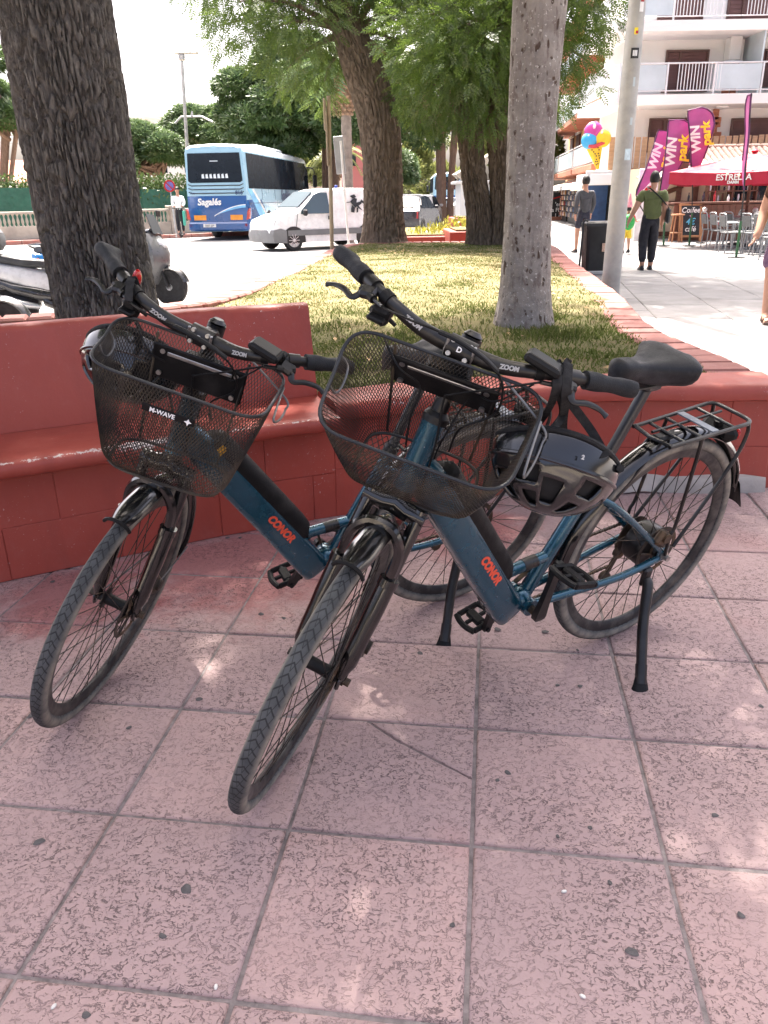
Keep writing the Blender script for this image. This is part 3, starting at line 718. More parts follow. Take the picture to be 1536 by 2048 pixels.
# --- two old pinnate-leaved trees at the far end of the lawn
def hang_crown(t, b, C, m, per=430):
    P = []; D = []
    for (x, y, z, r) in C:
        p, d = ball(int(per*r*r), (x, y, z), (r, r, r*.85), .45); P.append(p); D.append(d*.9+rng.normal(0, .35, d.shape)+np.array([0, 0, -.55]))
    scatter('crown', np.concatenate(P), np.concatenate(D), sprig_tpl(6, .24, .075, .026), m, t, b)
def at_px(u, v, y): q = aty(u, v, y); return (q.x, q.y, q.z)
def old_tree(name, label, y, paths, rad, clumps, limb_from, flare=.25, zoff=.36, far=None):
    b0 = Vector(at_px(*paths[0][0], y)); b = V3(b0.x, y, zoff); t = empty(name, b); tag(t, label, 'tree')
    for pp, rr in zip(paths, rad):
        pts = [Vector(at_px(u, v, y)) for u, v in pp]; pts[0].z = zoff-.05
        link('trunk', trunk_mesh('trunk', pts, rr, M_BARK2, b, .045, 130, .035, 8, flare), t)
    mb = MB(); L = Vector(at_px(*limb_from, y)); C = []
    for u, v, dy, r in clumps:
        c = Vector(at_px(u, v, y+dy)); C.append((c.x, c.y, c.z, r))
        branch(mb, L, c+Vector((0, 0, .3)), .075, .012, .10)
    mb.v = [tuple(Vector(p)-b) for p in mb.v]; mb.build('limbs', M_BARK2, t); hang_crown(t, b, C, M_LEAF)
    if far:  # added leaf clumps and limbs out of view, hung to shade the street
        P = []; D = []
        for c in far: p, d = ball(620, c, (1.45, 1.3, .8), .1); P.append(p); D.append(d+np.array([0, 0, -.4]))
        scatter('added_shade_crown', np.concatenate(P), np.concatenate(D), sprig_tpl(4, .28, .13, .058), M_LEAF, t, b)
        lb = MB(); [branch(lb, L-b, Vector(c)-b, .09, .02, .1) for c in far]; lb.build('limbs', M_BARK2, t)
old_tree('leafy_tree', 'old tree with thick curved brown trunk next to the white van', 18.3,
    [[(768, 478), (768, 400), (764, 320), (752, 220), (728, 140), (690, 40), (660, -60)]], [[.46, .42, .41, .43, .42, .32, .2]],
    [(480, 40, -1.2, .62), (520, -30, 0, 1.0), (545, 90, -.8, .62), (600, 30, -1, .9), (620, 130, .3, .62), (660, 50, .8, .8), (672, 120, .9, .4), (765, 20, .9, .8), (800, 120, .8, .6), (825, 190, -.2, .42), (830, 50, .6, .9), (430, -60, 0, 1.0), (640, -90, 0, 1.4), (760, -100, 0, 1.4), (575, 170, .6, .36), (650, 195, 1.0, .34), (540, -140, 1, 1.4), (850, -80, .5, 1.3), (440, 85, .4, .30), (700, -220, 1, 2.0), (560, -260, 1, 1.8)], (700, 70))
old_tree('leafy_tree', 'old twin trunked tree beside the red planter box', 17.0,
    [[(962, 482), (958, 420), (945, 330), (938, 240), (930, 140), (915, 20), (900, -60)], [(1006, 482), (1008, 420), (1004, 330), (998, 230), (1004, 120), (1020, 10), (1040, -70)]], [[.27, .25, .24, .25, .24, .2, .12], [.27, .26, .26, .26, .25, .2, .12]],
    [(860, 70, -1.4, .95), (880, 170, -1.0, .85), (848, 235, -.3, .36), (930, 100, -1.6, 1.0), (905, 240, -.6, .34), (980, 60, -1.2, 1.1), (960, 200, -1.0, .75), (1010, 170, -.8, .7), (1080, 40, -1, 1.0), (1130, 90, -.8, .62), (1125, 170, -.5, .40), (1170, 20, -.6, .6), (1172, 120, 0, .34), (1205, -10, .2, .5), (1120, 220, .2, .22), (1085, 200, .5, .55), (1195, 175, .3, .12), (1000, -80, 0, 1.5), (1120, -90, 0, 1.4), (900, -90, 0, 1.4), (960, -220, .5, 2.0), (1120, -210, .5, 1.8), (1225, 60, .4, .24)], (980, 60), far=[(3.0, 14.6, 6.8), (4.6, 14.4, 6.9), (6.0, 14.6, 6.8), (3.8, 13.2, 6.5), (5.4, 13.3, 6.6), (6.8, 13.8, 6.9), (2.6, 13.4, 6.6), (4.6, 15.6, 7.4)])
# ================================================================== the two hired e-bikes
def tyre_mat():
    s = NT('dusty_tyre'); p = s.pos(False); x = s.n('ShaderNodeSeparateXYZ'); s.l(p, x.inputs[0])
    th = s.math('ARCTAN2', x.outputs['Z'], x.outputs['X']); ay = s.math('ABSOLUTE', x.outputs['Y'])
    ph = s.math('ADD', s.math('MULTIPLY', th, 96), s.math('MULTIPLY', ay, 330)); gr = s.math('SINE', ph)
    tread = s.math('MULTIPLY', s.ramp(gr, [(.70, 0.), (.90, 1.)]), s.ramp(ay, [(.0125, 1.), (.0145, 0.)]))
    ph2 = s.math('SINE', s.math('SUBTRACT', s.math('MULTIPLY', th, 48), s.math('MULTIPLY', ay, 520))); tread = s.math('MAXIMUM', tread, s.math('MULTIPLY', s.ramp(ph2, [(.93, 0.), (.97, 1.)]), s.ramp(ay, [(.0135, 1.), (.015, 0.)])))
    c = s.mix(s.ramp(s.noise(p, 14, 5), [(.35, 0.), (.7, 1.)]), (.052, .055, .057), (.098, .102, .104))
    c = s.mix(s.math('MULTIPLY', tread, .8), c, (.018, .019, .02))
    side = s.ramp(ay, [(.0145, 0.), (.0175, 1.)]); dirt = s.ramp(s.noise(p, 22, 5, .65), [(.32, .2), (.60, .95)])
    c = s.mix(s.math('MULTIPLY', side, dirt), c, (.30, .275, .225))
    s.set(col=c, rough=.85, spec=.25, normal=s.bump(s.math('SUBTRACT', s.math('MULTIPLY', s.noise(p, 200, 2), .1), tread), .5, .002)); return s.m
def painted(name, col, rough=.3, coat=.6, dust=.25, chips=True, dustc=(.30, .26, .20)):
    s = NT(name); p = s.pos(False)
    c = s.mix(s.ramp(s.noise(p, 5, 4), [(.3, 0.), (.7, 1.)]), tuple(x*.85 for x in col), tuple(x*1.12 for x in col))
    d = s.ramp(s.noise(p, 13, 6, .7), [(.48, 0.), (.80, 1.)]); c = s.mix(s.math('MULTIPLY', d, dust), c, dustc)
    if chips: c = s.mix(s.math('MULTIPLY', s.ramp(s.noise(p, 120, 2), [(.735, 0.), (.755, 1.)]), .8), c, (.5, .52, .54))
    s.set(col=c, coat=coat, croughs=.12, spec=.5); s.l(s.ramp(s.noise(p, 20, 4), [(.3, rough*.8), (.75, rough*1.6)]), s.b.inputs['Roughness']); return s.m
B_TYRE = tyre_mat()
B_BLUE = painted('petrol_blue_frame', (.004, .072, .118), .22, .8, .04)
B_BLUE.node_tree.nodes['Principled BSDF'].inputs['Metallic'].default_value = .5
B_BLK = painted('satin_black', (.004, .004, .0045), .33, .05, .08, False)
B_GLS = painted('gloss_black', (.005, .005, .0055), .12, .7, .10, False, (.22, .18, .13))
B_MATT = mat('matt_black_plastic', (.006, .0063, .007), .5, spec=.22, var=.25, scale=18, bump=.15, bscale=300, dirt=(.05, .046, .042), dirtamt=.22, dscale=9)
B_RUB = mat('grip_rubber', (.018, .020, .023), .65, spec=.25, var=.15, scale=25, bump=.35, bscale=420)
B_STEEL = mat('dull_steel', (.42, .42, .41), .38, metal=1.0, var=.2, scale=30)
B_DIRTY = mat('rusty_drivetrain', (.045, .037, .030), .55, metal=.5, var=.5, scale=25, dirt=(.20, .12, .06), dirtamt=.35, dscale=18)
B_RIM = mat('rim_black', (.022, .023, .025), .45, metal=.3, var=.3, scale=16, dirt=(.17, .165, .145), dirtamt=.40, dscale=11)
B_SPOKE = mat('spoke_dark', (.016, .015, .014), .5, metal=.5, var=.4, scale=14, dirt=(.20, .14, .09), dirtamt=.35, dscale=12)
B_SAD = mat('saddle_vinyl', (.011, .0125, .015), .5, spec=.3, var=.15, scale=12, bump=.25, bscale=500, dirt=(.09, .09, .10), dirtamt=.30, dscale=10)
B_RED = mat('red_lens', (.45, .012, .012), .15, coat=.6, var=.1)
B_ORANGE = mat('orange_print', (.85, .10, .045), .45, var=.1, scale=60)
B_WHITE = mat('white_print', (.80, .80, .80), .5, var=.05)
B_WIRE = mat('basket_wire', (.012, .0115, .011), .5, var=.3, scale=16, dirt=(.14, .105, .065), dirtamt=.40, dscale=5)
B_RIMW = mat('basket_rim', (.025, .027, .030), .38, var=.3, scale=14, metal=.3)
BR = .345; WB = 1.1023
HA = 1.2149; KX = Vector((-math.cos(HA), 0, math.sin(HA))); PF = Vector((math.sin(HA), 0, math.cos(HA)))
HUBF = Vector((WB, 0, BR)); HUBR = Vector((0, 0, BR)); A0 = HUBF-PF*.045
def ax(k, f=0.0, y=0.0): return A0+KX*k+PF*f+Vector((0, y, 0))
BM = {}
def bmk(key, mb, m, **kw): BM[key] = mb.mesh(key, m, **kw)
# tyre, rim
def ringmesh(prof, seg=96):
    mb = MB(); n = len(prof); rings = []
    for i in range(seg):
        a = 2*math.pi*i/seg; rings.append([Vector((r*math.cos(a), y, r*math.sin(a))) for r, y in prof])
    vs = [p for r in rings for p in r]; fs = []
    for i in range(seg):
        j = (i+1) % seg
        for k in range(n): k2 = (k+1) % n; fs.append((i*n+k, i*n+k2, j*n+k2, j*n+k))
    return mb.add(vs, fs)
tp = [(.3255+.0195*math.cos(a)*(1.0), .0195*math.sin(a)) for a in np.linspace(0, 2*math.pi, 18, endpoint=False)]
bmk('tyre', ringmesh(tp, 128), B_TYRE)
bmk('rim', ringmesh([(.312, .0115), (.3145, .0095), (.309, .006), (.309, -.006), (.3145, -.0095), (.312, -.0115), (.296, -.0105), (.285, -.0065), (.281, -.002), (.281, .002), (.285, .0065), (.296, .0105)], 96), B_RIM)
def spoke(flr, fy, lead):
    a0 = 0.0; p0 = Vector((flr*math.cos(lead), fy, flr*math.sin(lead))); p1 = Vector((.287, .002*(1 if fy > 0 else -1), 0))
    return MB().tube([p0, p1], .00125, 5)
def lath_y(prof, seg=20): return [(r, y) for r, y in prof]
MY = Matrix.Rotation(-math.pi/2, 4, 'X')      # lathe axis z -> +y
fh = MB().lathe([(.006, -.062), (.006, -.05), (.012, -.049), (.013, -.036), (.029, -.034), (.030, -.031), (.016, -.028), (.0145, 0), (.016, .028), (.030, .031), (.029, .034), (.014, .036), (.012, .049), (.006, .05), (.006, .062)], 22, MY)
bmk('front_hub', fh, B_MATT)
rh = MB().lathe([(.007, -.078), (.007, -.052), (.02, -.050), (.024, -.036), (.05, -.034), (.062, -.030), (.066, -.022), (.066, .022), (.062, .030), (.04, .034), (.02, .038), (.016, .052), (.007, .054), (.007, .078)], 30, MY)
bmk('hub_motor', rh, B_BLK)
def rotor(y):
    mb = MB(); n = 48
    prof = [(.080, y-.001), (.080, y+.001), (.066, y+.001), (.066, y-.001)]
    rings = []
    mb2 = ringmesh([(r, q) for r, q in prof], 60); mb.v = mb2.v; mb.f = mb2.f; mb.m = mb2.m
    for i in range(6):
        a = i*math.pi/3; mb.tube([(.020*math.cos(a), y, .020*math.sin(a)), (.070*math.cos(a+.5), y, .070*math.sin(a+.5))], .0035, 5)
    m3 = ringmesh([(.026, y-.002), (.026, y+.002), (.018, y+.002), (.018, y-.002)], 20); mb.add(m3.v, m3.f); return mb
bmk('brake_disc', rotor(.041), B_DIRTY)
cas = MB()
for i, r in enumerate((.062, .054, .046, .038, .030)): cas.lathe([(r, -.052+.0-.0045*i+.002), (r, -.052-.0045*i+.004), (.018, -.052-.0045*i+.004)], 36, MY)
bmk('cassette', cas, B_DIRTY)
for key, flr, fy, lead in (('s0', .029, .031, .62), ('s1', .029, .031, -.62), ('s2', .029, -.031, .62), ('s3', .029, -.031, -.62)): bmk('f'+key, spoke(flr, fy, lead), B_SPOKE)
for key, flr, fy, lead in (('s0', .064, .028, .42), ('s1', .064, .028, -.42), ('s2', .064, -.028, .42), ('s3', .064, -.028, -.42)): bmk('r'+key, spoke(flr, fy, lead), B_SPOKE)
def arc_guard(c, r, a0, a1, wd, dp, n=40, lip=False, flare=0.0):
    """mudguard: C-section swept round the wheel, real thickness"""
    rings = []; k = 9
    for i in range(n+1):
        t = i/n; a = a0+(a1-a0)*t; rr = r; u = Vector((math.cos(a), 0, math.sin(a))); ring = []
        w2 = wd*(1-.35*max(0, (t*n-(n-4))/4)*(1 if flare == 0 else -.2))*(1-.5*max(0, (3-t*n)/3)**2*.6)
        for j in range(k): q = -1+2*j/(k-1); ring.append(c+u*(rr-dp*(1-math.sqrt(max(0, 1-q*q*.96))))+Vector((0, q*w2/2, 0)))
        for j in range(k-1, -1, -1): q = -1+2*j/(k-1); ring.append(c+u*(rr-.0028-dp*(1-math.sqrt(max(0, 1-q*q*.96))))+Vector((0, q*(w2/2-.002), 0)))
        rings.append(ring)
    return MB().loft(rings)
bmk('front_mudguard', arc_guard(HUBF, .378, R_(83), R_(205), .060, .024), B_GLS, angle=50)
mg = MB()
lipu = Vector((math.cos(R_(82)), 0, math.sin(R_(82))))
pts = [HUBF+lipu*(.380-.027*(1-math.sqrt(max(0, 1-q*q*.97))))+Vector((0, q*.032, 0)) for q in np.linspace(-1, 1, 13)]
mg.tube(pts, .0045, 8)
bmk('mudguard_lip', mg, B_MATT)
bmk('rear_mudguard', arc_guard(HUBR, .374, R_(-2), R_(163), .058, .022, 46), B_GLS, angle=50)
fl = MB()
u0 = Vector((math.cos(R_(158)), 0, math.sin(R_(158)))); u1 = Vector((math.cos(R_(172)), 0, math.sin(R_(172))))
fl.grid(lambda s, t: HUBR+(u0*(1-t)+u1*t).normalized()*(.377+.012*t*t-.012*(2*s-1)**2)+Vector((0, (2*s-1)*(.026+.012*t), 0)), 7, 6)
fl.grid(lambda s, t: HUBR+(u0*(1-t)+u1*t).normalized()*(.374+.012*t*t-.012*(2*s-1)**2)+Vector((0, (2*s-1)*(.026+.012*t), 0)), 7, 6)
bmk('flap', fl, B_MATT)
st_ = MB()
for sg in (-1, 1):
    st_.tube([HUBF+Vector((0, sg*.055, 0)), HUBF+Vector((math.cos(R_(196))*.36, sg*.031, math.sin(R_(196))*.36))], .0022, 6)
bmk('front_stay', st_, B_BLK)
# fork
fk = MB()
for sg in (-1, 1):
    dz = HUBF+Vector((0, sg*.052, 0)); crown = ax(.402, .012, sg*.056); midp = ax(.16, .040, sg*.058)
    fk.tube(smoothpts([dz+Vector((-.006, 0, -.012)), dz+Vector((-.002, sg*.004, .03)), midp, ax(.25, .03, sg*.058)], 5), [.013]*6+[.0195]*4+[.0205]*6, 14)
    fk.tube([ax(.25, .03, sg*.058), crown+KX*.02], [.0150, .0150], 14)
    fk.tube([ax(.243, .0305, sg*.058), ax(.262, .0295, sg*.058)], [.0225, .0225], 14)
    fk.box(dz+Vector((0, sg*.004, -.004)), (.04, .010, .036), bev=.004)
fk.tube([ax(.405, .012, -.070), ax(.405, .012, -.03), ax(.412, .0, 0), ax(.405, .012, .03), ax(.405, .012, .070)], [.017, .022, .029, .022, .017], 14)
fk.tube([ax(.40, 0), ax(.47, 0)], [.028, .021], 16)
arch = [ax(.262, .034, -.058), ax(.33, .055, -.056), ax(.372, .07, -.03), ax(.380, .074, 0), ax(.372, .07, .03), ax(.33, .055, .056), ax(.262, .034, .058)]
fk.tube(smoothpts(arch, 4), .012, 8)
bmk('fork', fk, B_GLS)
cal = MB().box(HUBF+Vector((-.065, .062, .055)), (.05, .026, .055), Matrix.Rotation(.5, 3, 'Y'), bev=.008); cal.cyl(HUBF+Vector((-.065, .05, .06)), HUBF+Vector((-.065, .082, .06)), .016, seg=14)
bmk('brake_caliper', cal, B_DIRTY)
qr = MB().cyl(HUBF+Vector((0, .055, 0)), HUBF+Vector((0, .078, 0)), .0095, seg=10); qr.cyl(HUBF+Vector((0, -.055, 0)), HUBF+Vector((0, -.076, 0)), .0095, seg=10); qr.cyl(HUBF+Vector((0, .058, 0)), HUBF+Vector((0, .066, 0)), .013, seg=6)
bmk('axle_nut', qr, B_DIRTY)
# stem, handlebar
CL = ax((1.0394-A0.z)/KX.z, .068)
sm = MB(); top = ax((1.0394-A0.z)/KX.z, 0)
sm.tube([ax(.598), ax(.612), ax(.622)], [.0275, .0275, .020], 20); sm.tube([ax(.615), top-KX*.02], [.0175, .0175], 16); sm.tube([top-KX*.035, top+KX*.022], [.021, .021], 16)
sm.tube([top-PF*.006, CL-PF*.012], [.0185, .0175], 14); sm.tube([CL+Vector((0, -.027, 0)), CL+Vector((0, .027, 0))], [.0225, .0225], 18)
sm.lathe([(.016, .0), (.020, .004), (.012, .012), (.0, .012)], 16, Matrix.Translation(top+KX*.022) @ KX.to_track_quat('Z', 'Y').to_matrix().to_4x4())
bmk('stem', sm, B_BLK)
bo_ = MB()
for sy in (-1, 1):
    for zf in (-1, 1): bo_.cyl(CL+PF*.017+KX*(.013*zf)+Vector((0, sy*.017, 0)), CL+PF*.0255+KX*(.013*zf)+Vector((0, sy*.017, 0)), .0048, seg=8)
    bo_.box(CL+PF*.020+Vector((0, sy*.0265, 0))+KX*.002, (.006, .006, .034), bev=.002)
bmk('clamp_bolts', bo_, B_STEEL)
BARR = [(0, 0, 0), (0, .035, 0), (.010, .085, .010), (.012, .135, .026), (-.010, .190, .034), (-.050, .245, .031), (-.102, .314, .026)]
def barp(sg): return [CL+Vector((x, sg*y, z)) for x, y, z in BARR]
hb = MB(); full = smoothpts(list(reversed(barp(-1)))[:-1]+barp(1), 5)
rads = [ .0158 if abs(p.y) < .05 else (.0158-(abs(p.y)-.05)/.13*.0045 if abs(p.y) < .18 else .0113) for p in full]
hb.tube(full, rads, 16); bmk('handlebar', hb, B_BLK)
def bar_at(sg, y):
    P = smoothpts(barp(sg), 12)
    for a, b in zip(P[:-1], P[1:]):
        if abs(a.y) <= y <= abs(b.y): return a+(b-a)*((y-abs(a.y))/(abs(b.y)-abs(a.y)+1e-9)), (b-a).normalized()
    return P[-1], (P[-1]-P[-2]).normalized()
for sg, key in ((1, 'gripL'), (-1, 'gripR')):
    a, t = bar_at(sg, .228); b = CL+Vector((-.102, sg*.314, .026))+t*.004; mb = MB(); rings = []; n = 14
    upv = Vector((0, 0, 1)); bk = t.cross(upv)*(-sg); bk.normalize(); bk = bk if bk.x < 0 else -bk
    for i in range(n+1):
        s_ = i/n; p = a+(b-a)*s_; r = .0165+.0015*math.sin(s_*9); wing = .030*max(0, (s_-.30)/.7)**1.3; ring = []
        if i == 0: r = .0175
        for k in range(18):
            an = 2*math.pi*k/18; cx = math.cos(an); sz = math.sin(an); rx = r+(wing if cx > 0 else 0)*abs(cx)**.6; rz = r*(1-.30*max(0, (s_-.4)/.6)*max(0, cx))
            ring.append(p+bk*(cx*rx)+upv*(sz*rz-.35*wing*max(0, cx)))
        rings.append(ring)
    rings.append([(p-b)*.72+b+t*.004 for p in rings[-1]]); mb.loft(rings); bmk(key, mb, B_RUB, angle=50)
for sg, key in ((1, 'leverL'), (-1, 'leverR')):
    a, t = bar_at(sg, .205); mb = MB(); fwd = Vector((1, 0, -.30)).normalized()
    mb.tube([a-t*.013, a+t*.013], [.0155, .0155], 14)
    mb.box(a+fwd*.024+t*(-.004), (.030, .034, .018), frameM((0, 0, 0), fwd, t).to_3x3(), bev=.005)
    mb.tube([a+fwd*.028-t*.026, a+fwd*.028+t*.016], [.0085, .010], 10)
    mb.tube([a+fwd*.027-t*.055, a+fwd*.028-t*.02], [.004, .005], 8)
    lv = smoothpts([a+fwd*.036+t*.012, a+fwd*.058+t*.026+Vector((0, 0, -.004)), a+fwd*.060+t*.055+Vector((0, 0, -.002)), a+fwd*.064+t*.085+Vector((0, 0, -.006)), a+fwd*.076+t*.108+Vector((0, 0, -.01))], 5)
    mb.tube(lv, [.0075]*5+[.0062]*10+[.0055]*(len(lv)-17)+[.0068, .0068], 10, flat=.62, up=(0, 0, 1)); bmk(key, mb, B_BLK)
sh = MB(); a, t = bar_at(-1, .165); dn = Vector((.35, 0, -.94))
sh.tube([a-t*.010, a+t*.010], [.0150, .0150], 12); sh.box(a+dn*.026, (.036, .040, .024), bev=.006); sh.tube([a+dn*.030+t*.02, a+dn*.040-t*.015], [.013, .010], 12); sh.box(a+dn*.032+Vector((.024, 0, 0)), (.02, .034, .010), bev=.003); sh.tube([a+dn*.036+Vector((-.01, .01, 0)), a+dn*.052+Vector((-.02, .03, .004))], [.005, .004], 8)
bmk('gear_shifter', sh, B_MATT)
dsp = MB(); a, t = bar_at(1, .150); f0 = Vector((1, 0, .18)).normalized()
dsp.tube([a-t*.008, a+t*.008], [.0145, .0145], 12); dsp.box(a+Vector((.004, 0, .022)), (.05, .072, .017), Matrix.Rotation(-.16, 3, 'Y') @ Matrix.Rotation(-.12, 3, 'X'), bev=.005); dsp.box(a+Vector((.0, 0, .012)), (.018, .02, .016), bev=.003)
dsp.box(a+t*.036+Vector((-.004, 0, -.004)), (.022, .016, .040), bev=.004)
bmk('display', dsp, B_MATT)
scn = MB().box(a+Vector((.0025, 0, .0312)), (.038, .056, .002), Matrix.Rotation(-.16, 3, 'Y') @ Matrix.Rotation(-.12, 3, 'X')); bmk('display_screen', scn, glass('lcd_glass', (.012, .014, .014), .3))
bell = MB(); a, t = bar_at(-1, .20); bell.sphere(a+Vector((-.020, .012, .004)), (.013, .010, .024), 14, 8); bmk('bell', bell, B_RED)
# cables
cb = MB()
def cable(P, r=.0024): cb.tube(smoothpts(P, 7), r, 6)
aL, tL = bar_at(1, .205); aR, tR = bar_at(-1, .205); fwd = Vector((1, 0, -.3)).normalized()
cable([aL+fwd*.027-tL*.055, CL+Vector((.055, .09, -.015)), CL+Vector((.045, .02, -.07)), ax(.66, .075, .01), ax(.57, .06, .03), ax(.46, .04, .04)])
cable([aR+fwd*.027-tR*.055, CL+Vector((.07, -.10, .045)), CL+Vector((.078, .0, .052)), CL+Vector((.065, .09, .02)), CL+Vector((.03, .11, -.07)), ax(.62, .05, .06), ax(.55, -.03, .05)])
cable([CL+Vector((.02, -.15, -.03)), CL+Vector((.055, -.09, -.06)), ax(.66, .06, -.045), ax(.60, .05, -.04), ax(.52, -.02, -.035)])
cable([CL+Vector((.01, .15, .005)), CL+Vector((.03, .10, -.05)), ax(.68, .03, .05), ax(.58, .03, .035), ax(.52, -.02, .03)], .002)
bmk('brake_cables', cb, B_MATT)
nd = MB().tube(smoothpts([CL+Vector((.076, -.035, .052)), CL+Vector((.080, .0, .054)), CL+Vector((.074, .05, .043)), CL+Vector((.064, .085, .024))], 5), .0068, 8, flat=.6); bmk('cable_boot', nd, B_MATT)
# frame
fr = MB()
H0 = ax(.445); H1 = ax(.600)
fr.tube([H0, H0+KX*.02, H1-KX*.02, H1], [.0265, .0245, .0245, .0265], 20)
DT0 = ax(.505)+Vector((-.012, 0, 0)); BB = Vector((.4694, 0, .2981)); dt_dir = (BB+Vector((.03, 0, -.012))-DT0); DTL = dt_dir.length; dt_u = dt_dir.normalized(); dt_n = Vector((-dt_u.z, 0, dt_u.x)); dt_n = dt_n if dt_n.z > 0 else -dt_n
rings = []
def rrect(c, n_, hw, hh, rr, k=5):
    out = []
    for (sx, sy, a0) in ((1, 1, 0), (-1, 1, 90), (-1, -1, 180), (1, -1, 270)):
        for i in range(k):
            a = R_(a0+90*i/(k-1)); out.append(c+Vector((0, 1, 0))*(sx*(hw-rr)+rr*math.cos(a))+n_*(sy*(hh-rr)+rr*math.sin(a)))
    return out
for t, hh, hw in ((0, .030, .026), (.05, .036, .031), (.15, .041, .034), (.6, .043, .036), (.82, .044, .037), (.93, .046, .038), (.985, .044, .037), (1.0, .036, .032)):
    rings.append(rrect(DT0+dt_u*(DTL*t)-dt_n*(.006+.012*t), dt_n, hw, hh, .019))
fr.loft(rings)
fr.tube([BB+Vector((0, -.045, 0)), BB+Vector((0, .045, 0))], [.024, .024], 20)
fr.box(BB+Vector((.012, 0, .012)), (.06, .07, .06), Matrix.Rotation(.5, 3, 'Y'), bev=.018)
STT = Vector((.298, 0, .645)); fr.tube([BB, STT], [.0195, .0175], 16)
fr.tube([STT-(STT-BB).normalized()*.03, STT+(STT-BB).normalized()*.004], [.0205, .0205], 16)
D78 = DT0+dt_u*(DTL*.80)+dt_n*.034; fr.tube([D78, BB+(STT-BB)*.36], [.017, .0155], 14)
for sg in (-1, 1):
    fr.tube(smoothpts([BB+Vector((-.012, sg*.028, -.002)), Vector((.33, sg*.040, .300)), Vector((.16, sg*.062, .315)), Vector((.0, sg*.064, .338))], 5), [.0125]*6+[.011]*(10), 12)
    fr.tube(smoothpts([BB+(STT-BB)*.86+Vector((0, sg*.010, 0)), Vector((.23, sg*.044, .545)), Vector((.012, sg*.064, .362))], 6), .0095, 12)
    fr.box(Vector((.0, sg*.064, .347)), (.046, .007, .046), bev=.003)
fr.tube([Vector((.262, -.04, .56)), Vector((.262, .04, .56))], .0075, 8)
bmk('frame', fr, B_BLUE, angle=45)
bn = MB(); q0 = D78+(BB+(STT-BB)*.36-D78)*.38; q1 = D78+(BB+(STT-BB)*.36-D78)*.70; bn.tube([q0, q1], [.0176, .0172], 14); bmk('frame_band', bn, B_BLK)
bt = MB(); rings = []
for t, hh in ((.10, .022), (.115, .034), (.14, .037), (.70, .037), (.755, .034), (.775, .020)):
    c = DT0+dt_u*(DTL*t)+dt_n*.030; rings.append([c+Vector((0, 1, 0))*(.0335*math.cos(a))+dt_n*(hh*math.sin(a)-.002) for a in np.linspace(-.25, math.pi+.25, 16)])
bt.loft(rings); bmk('battery', bt, B_MATT, angle=50)
# crank set
cr = MB()
cr.lathe([(.012, -.072), (.012, .072)], 14, Matrix.Translation(BB) @ MY); bmk('crank_axle', cr, B_DIRTY)
rg = ringmesh([(.082, -.050), (.082, -.046), (.066, -.046), (.066, -.050)], 44)
for i in range(5): a = i*1.2566; rg.tube([(.012*math.cos(a), -.05, .012*math.sin(a)), (.070*math.cos(a), -.048, .070*math.sin(a))], .008, 6, flat=.5)
bmk('chainring', rg, B_DIRTY)
def crank_arm(sg):
    mb = MB(); y = sg*.075; rings = []
    for t, w_, d_ in ((-.016, .010, .006), (-.010, .017, .008), (.0, .018, .009), (.05, .0135, .0075), (.12, .0115, .007), (.165, .0125, .007), (.178, .010, .006)):
        rings.append([Vector((t, y+sg*t*.07+s2*d_, s1*w_)) for s1, s2 in ((-1, -1), (1, -1), (1, 1), (-1, 1))])
    mb.loft(rings); return mb
bmk('crankL', crank_arm(1), B_BLK, angle=60); bmk('crankR', crank_arm(-1), B_BLK, angle=60)
def pedal():
    mb = MB(); mb.tube([(0, -.012, 0), (0, .095, 0)], [.007, .009], 10)
    for y in (.012, .090): mb.box((0, y, 0), (.072, .012, .020), bev=.004)
    for x in (-.040, .040): mb.tube(smoothpts([(x*.9, .010, 0), (x*1.06, .030, 0), (x*1.12, .051, 0), (x*1.06, .072, 0), (x*.9, .092, 0)], 3), .0095, 8, flat=.85)
    mb.box((0, .051, 0), (.03, .06, .018), bev=.005)
    for x in (-.02, .02): mb.box((x, .051, 0), (.03, .010, .012), bev=.002)
    return mb
bmk('pedal', pedal(), B_MATT)
# chain and derailleur
ch = MB(); yC = -.049
cz = [BB+Vector((.0, yC, .083)), Vector((.05, -.056, BR+.045))]; n = 46
for (a, b) in ((BB+Vector((.0, yC, .080)), Vector((.01, -.058, BR+.050))), (BB+Vector((-.01, yC, -.080)), Vector((.05, -.060, .235)))):
    for i in range(n): 
        p = a+(b-a)*((i+.5)/n); d = (b-a).normalized(); ch.box(p, ((b-a).length/n*.78, .0052 if i % 2 else .0075, .0075), frameM((0, 0, 0), d, (0, 1, 0)).to_3x3())
bmk('chain', ch, B_DIRTY)
dr = MB(); dr.box((.012, -.074, .295), (.03, .018, .07), Matrix.Rotation(.4, 3, 'Y'), bev=.006); dr.box((.035, -.062, .235), (.02, .010, .11), Matrix.Rotation(-.35, 3, 'Y'), bev=.004); dr.cyl((.020, -.070, .275), (.020, -.052, .275), .017, seg=16); dr.cyl((.052, -.070, .195), (.052, -.052, .195), .017, seg=16); dr.cyl((.0, -.082, .31), (.0, -.06, .31), .013, seg=12)
bmk('derailleur', dr, B_DIRTY)
an = MB().cyl((0, .064, BR), (0, .088, BR), .010, seg=6); an.cyl((0, -.064, BR), (0, -.086, BR), .010, seg=6); an.cyl((0, .068, BR), (0, .074, BR), .016, seg=14); bmk('rear_axle_nut', an, B_STEEL)
rb = MB().box((.035, .068, .415), (.05, .022, .05), Matrix.Rotation(-.6, 3, 'Y'), bev=.008); rb.cyl((.03, .055, .42), (.03, .085, .42), .015, seg=12); bmk('rear_caliper', rb, B_DIRTY)
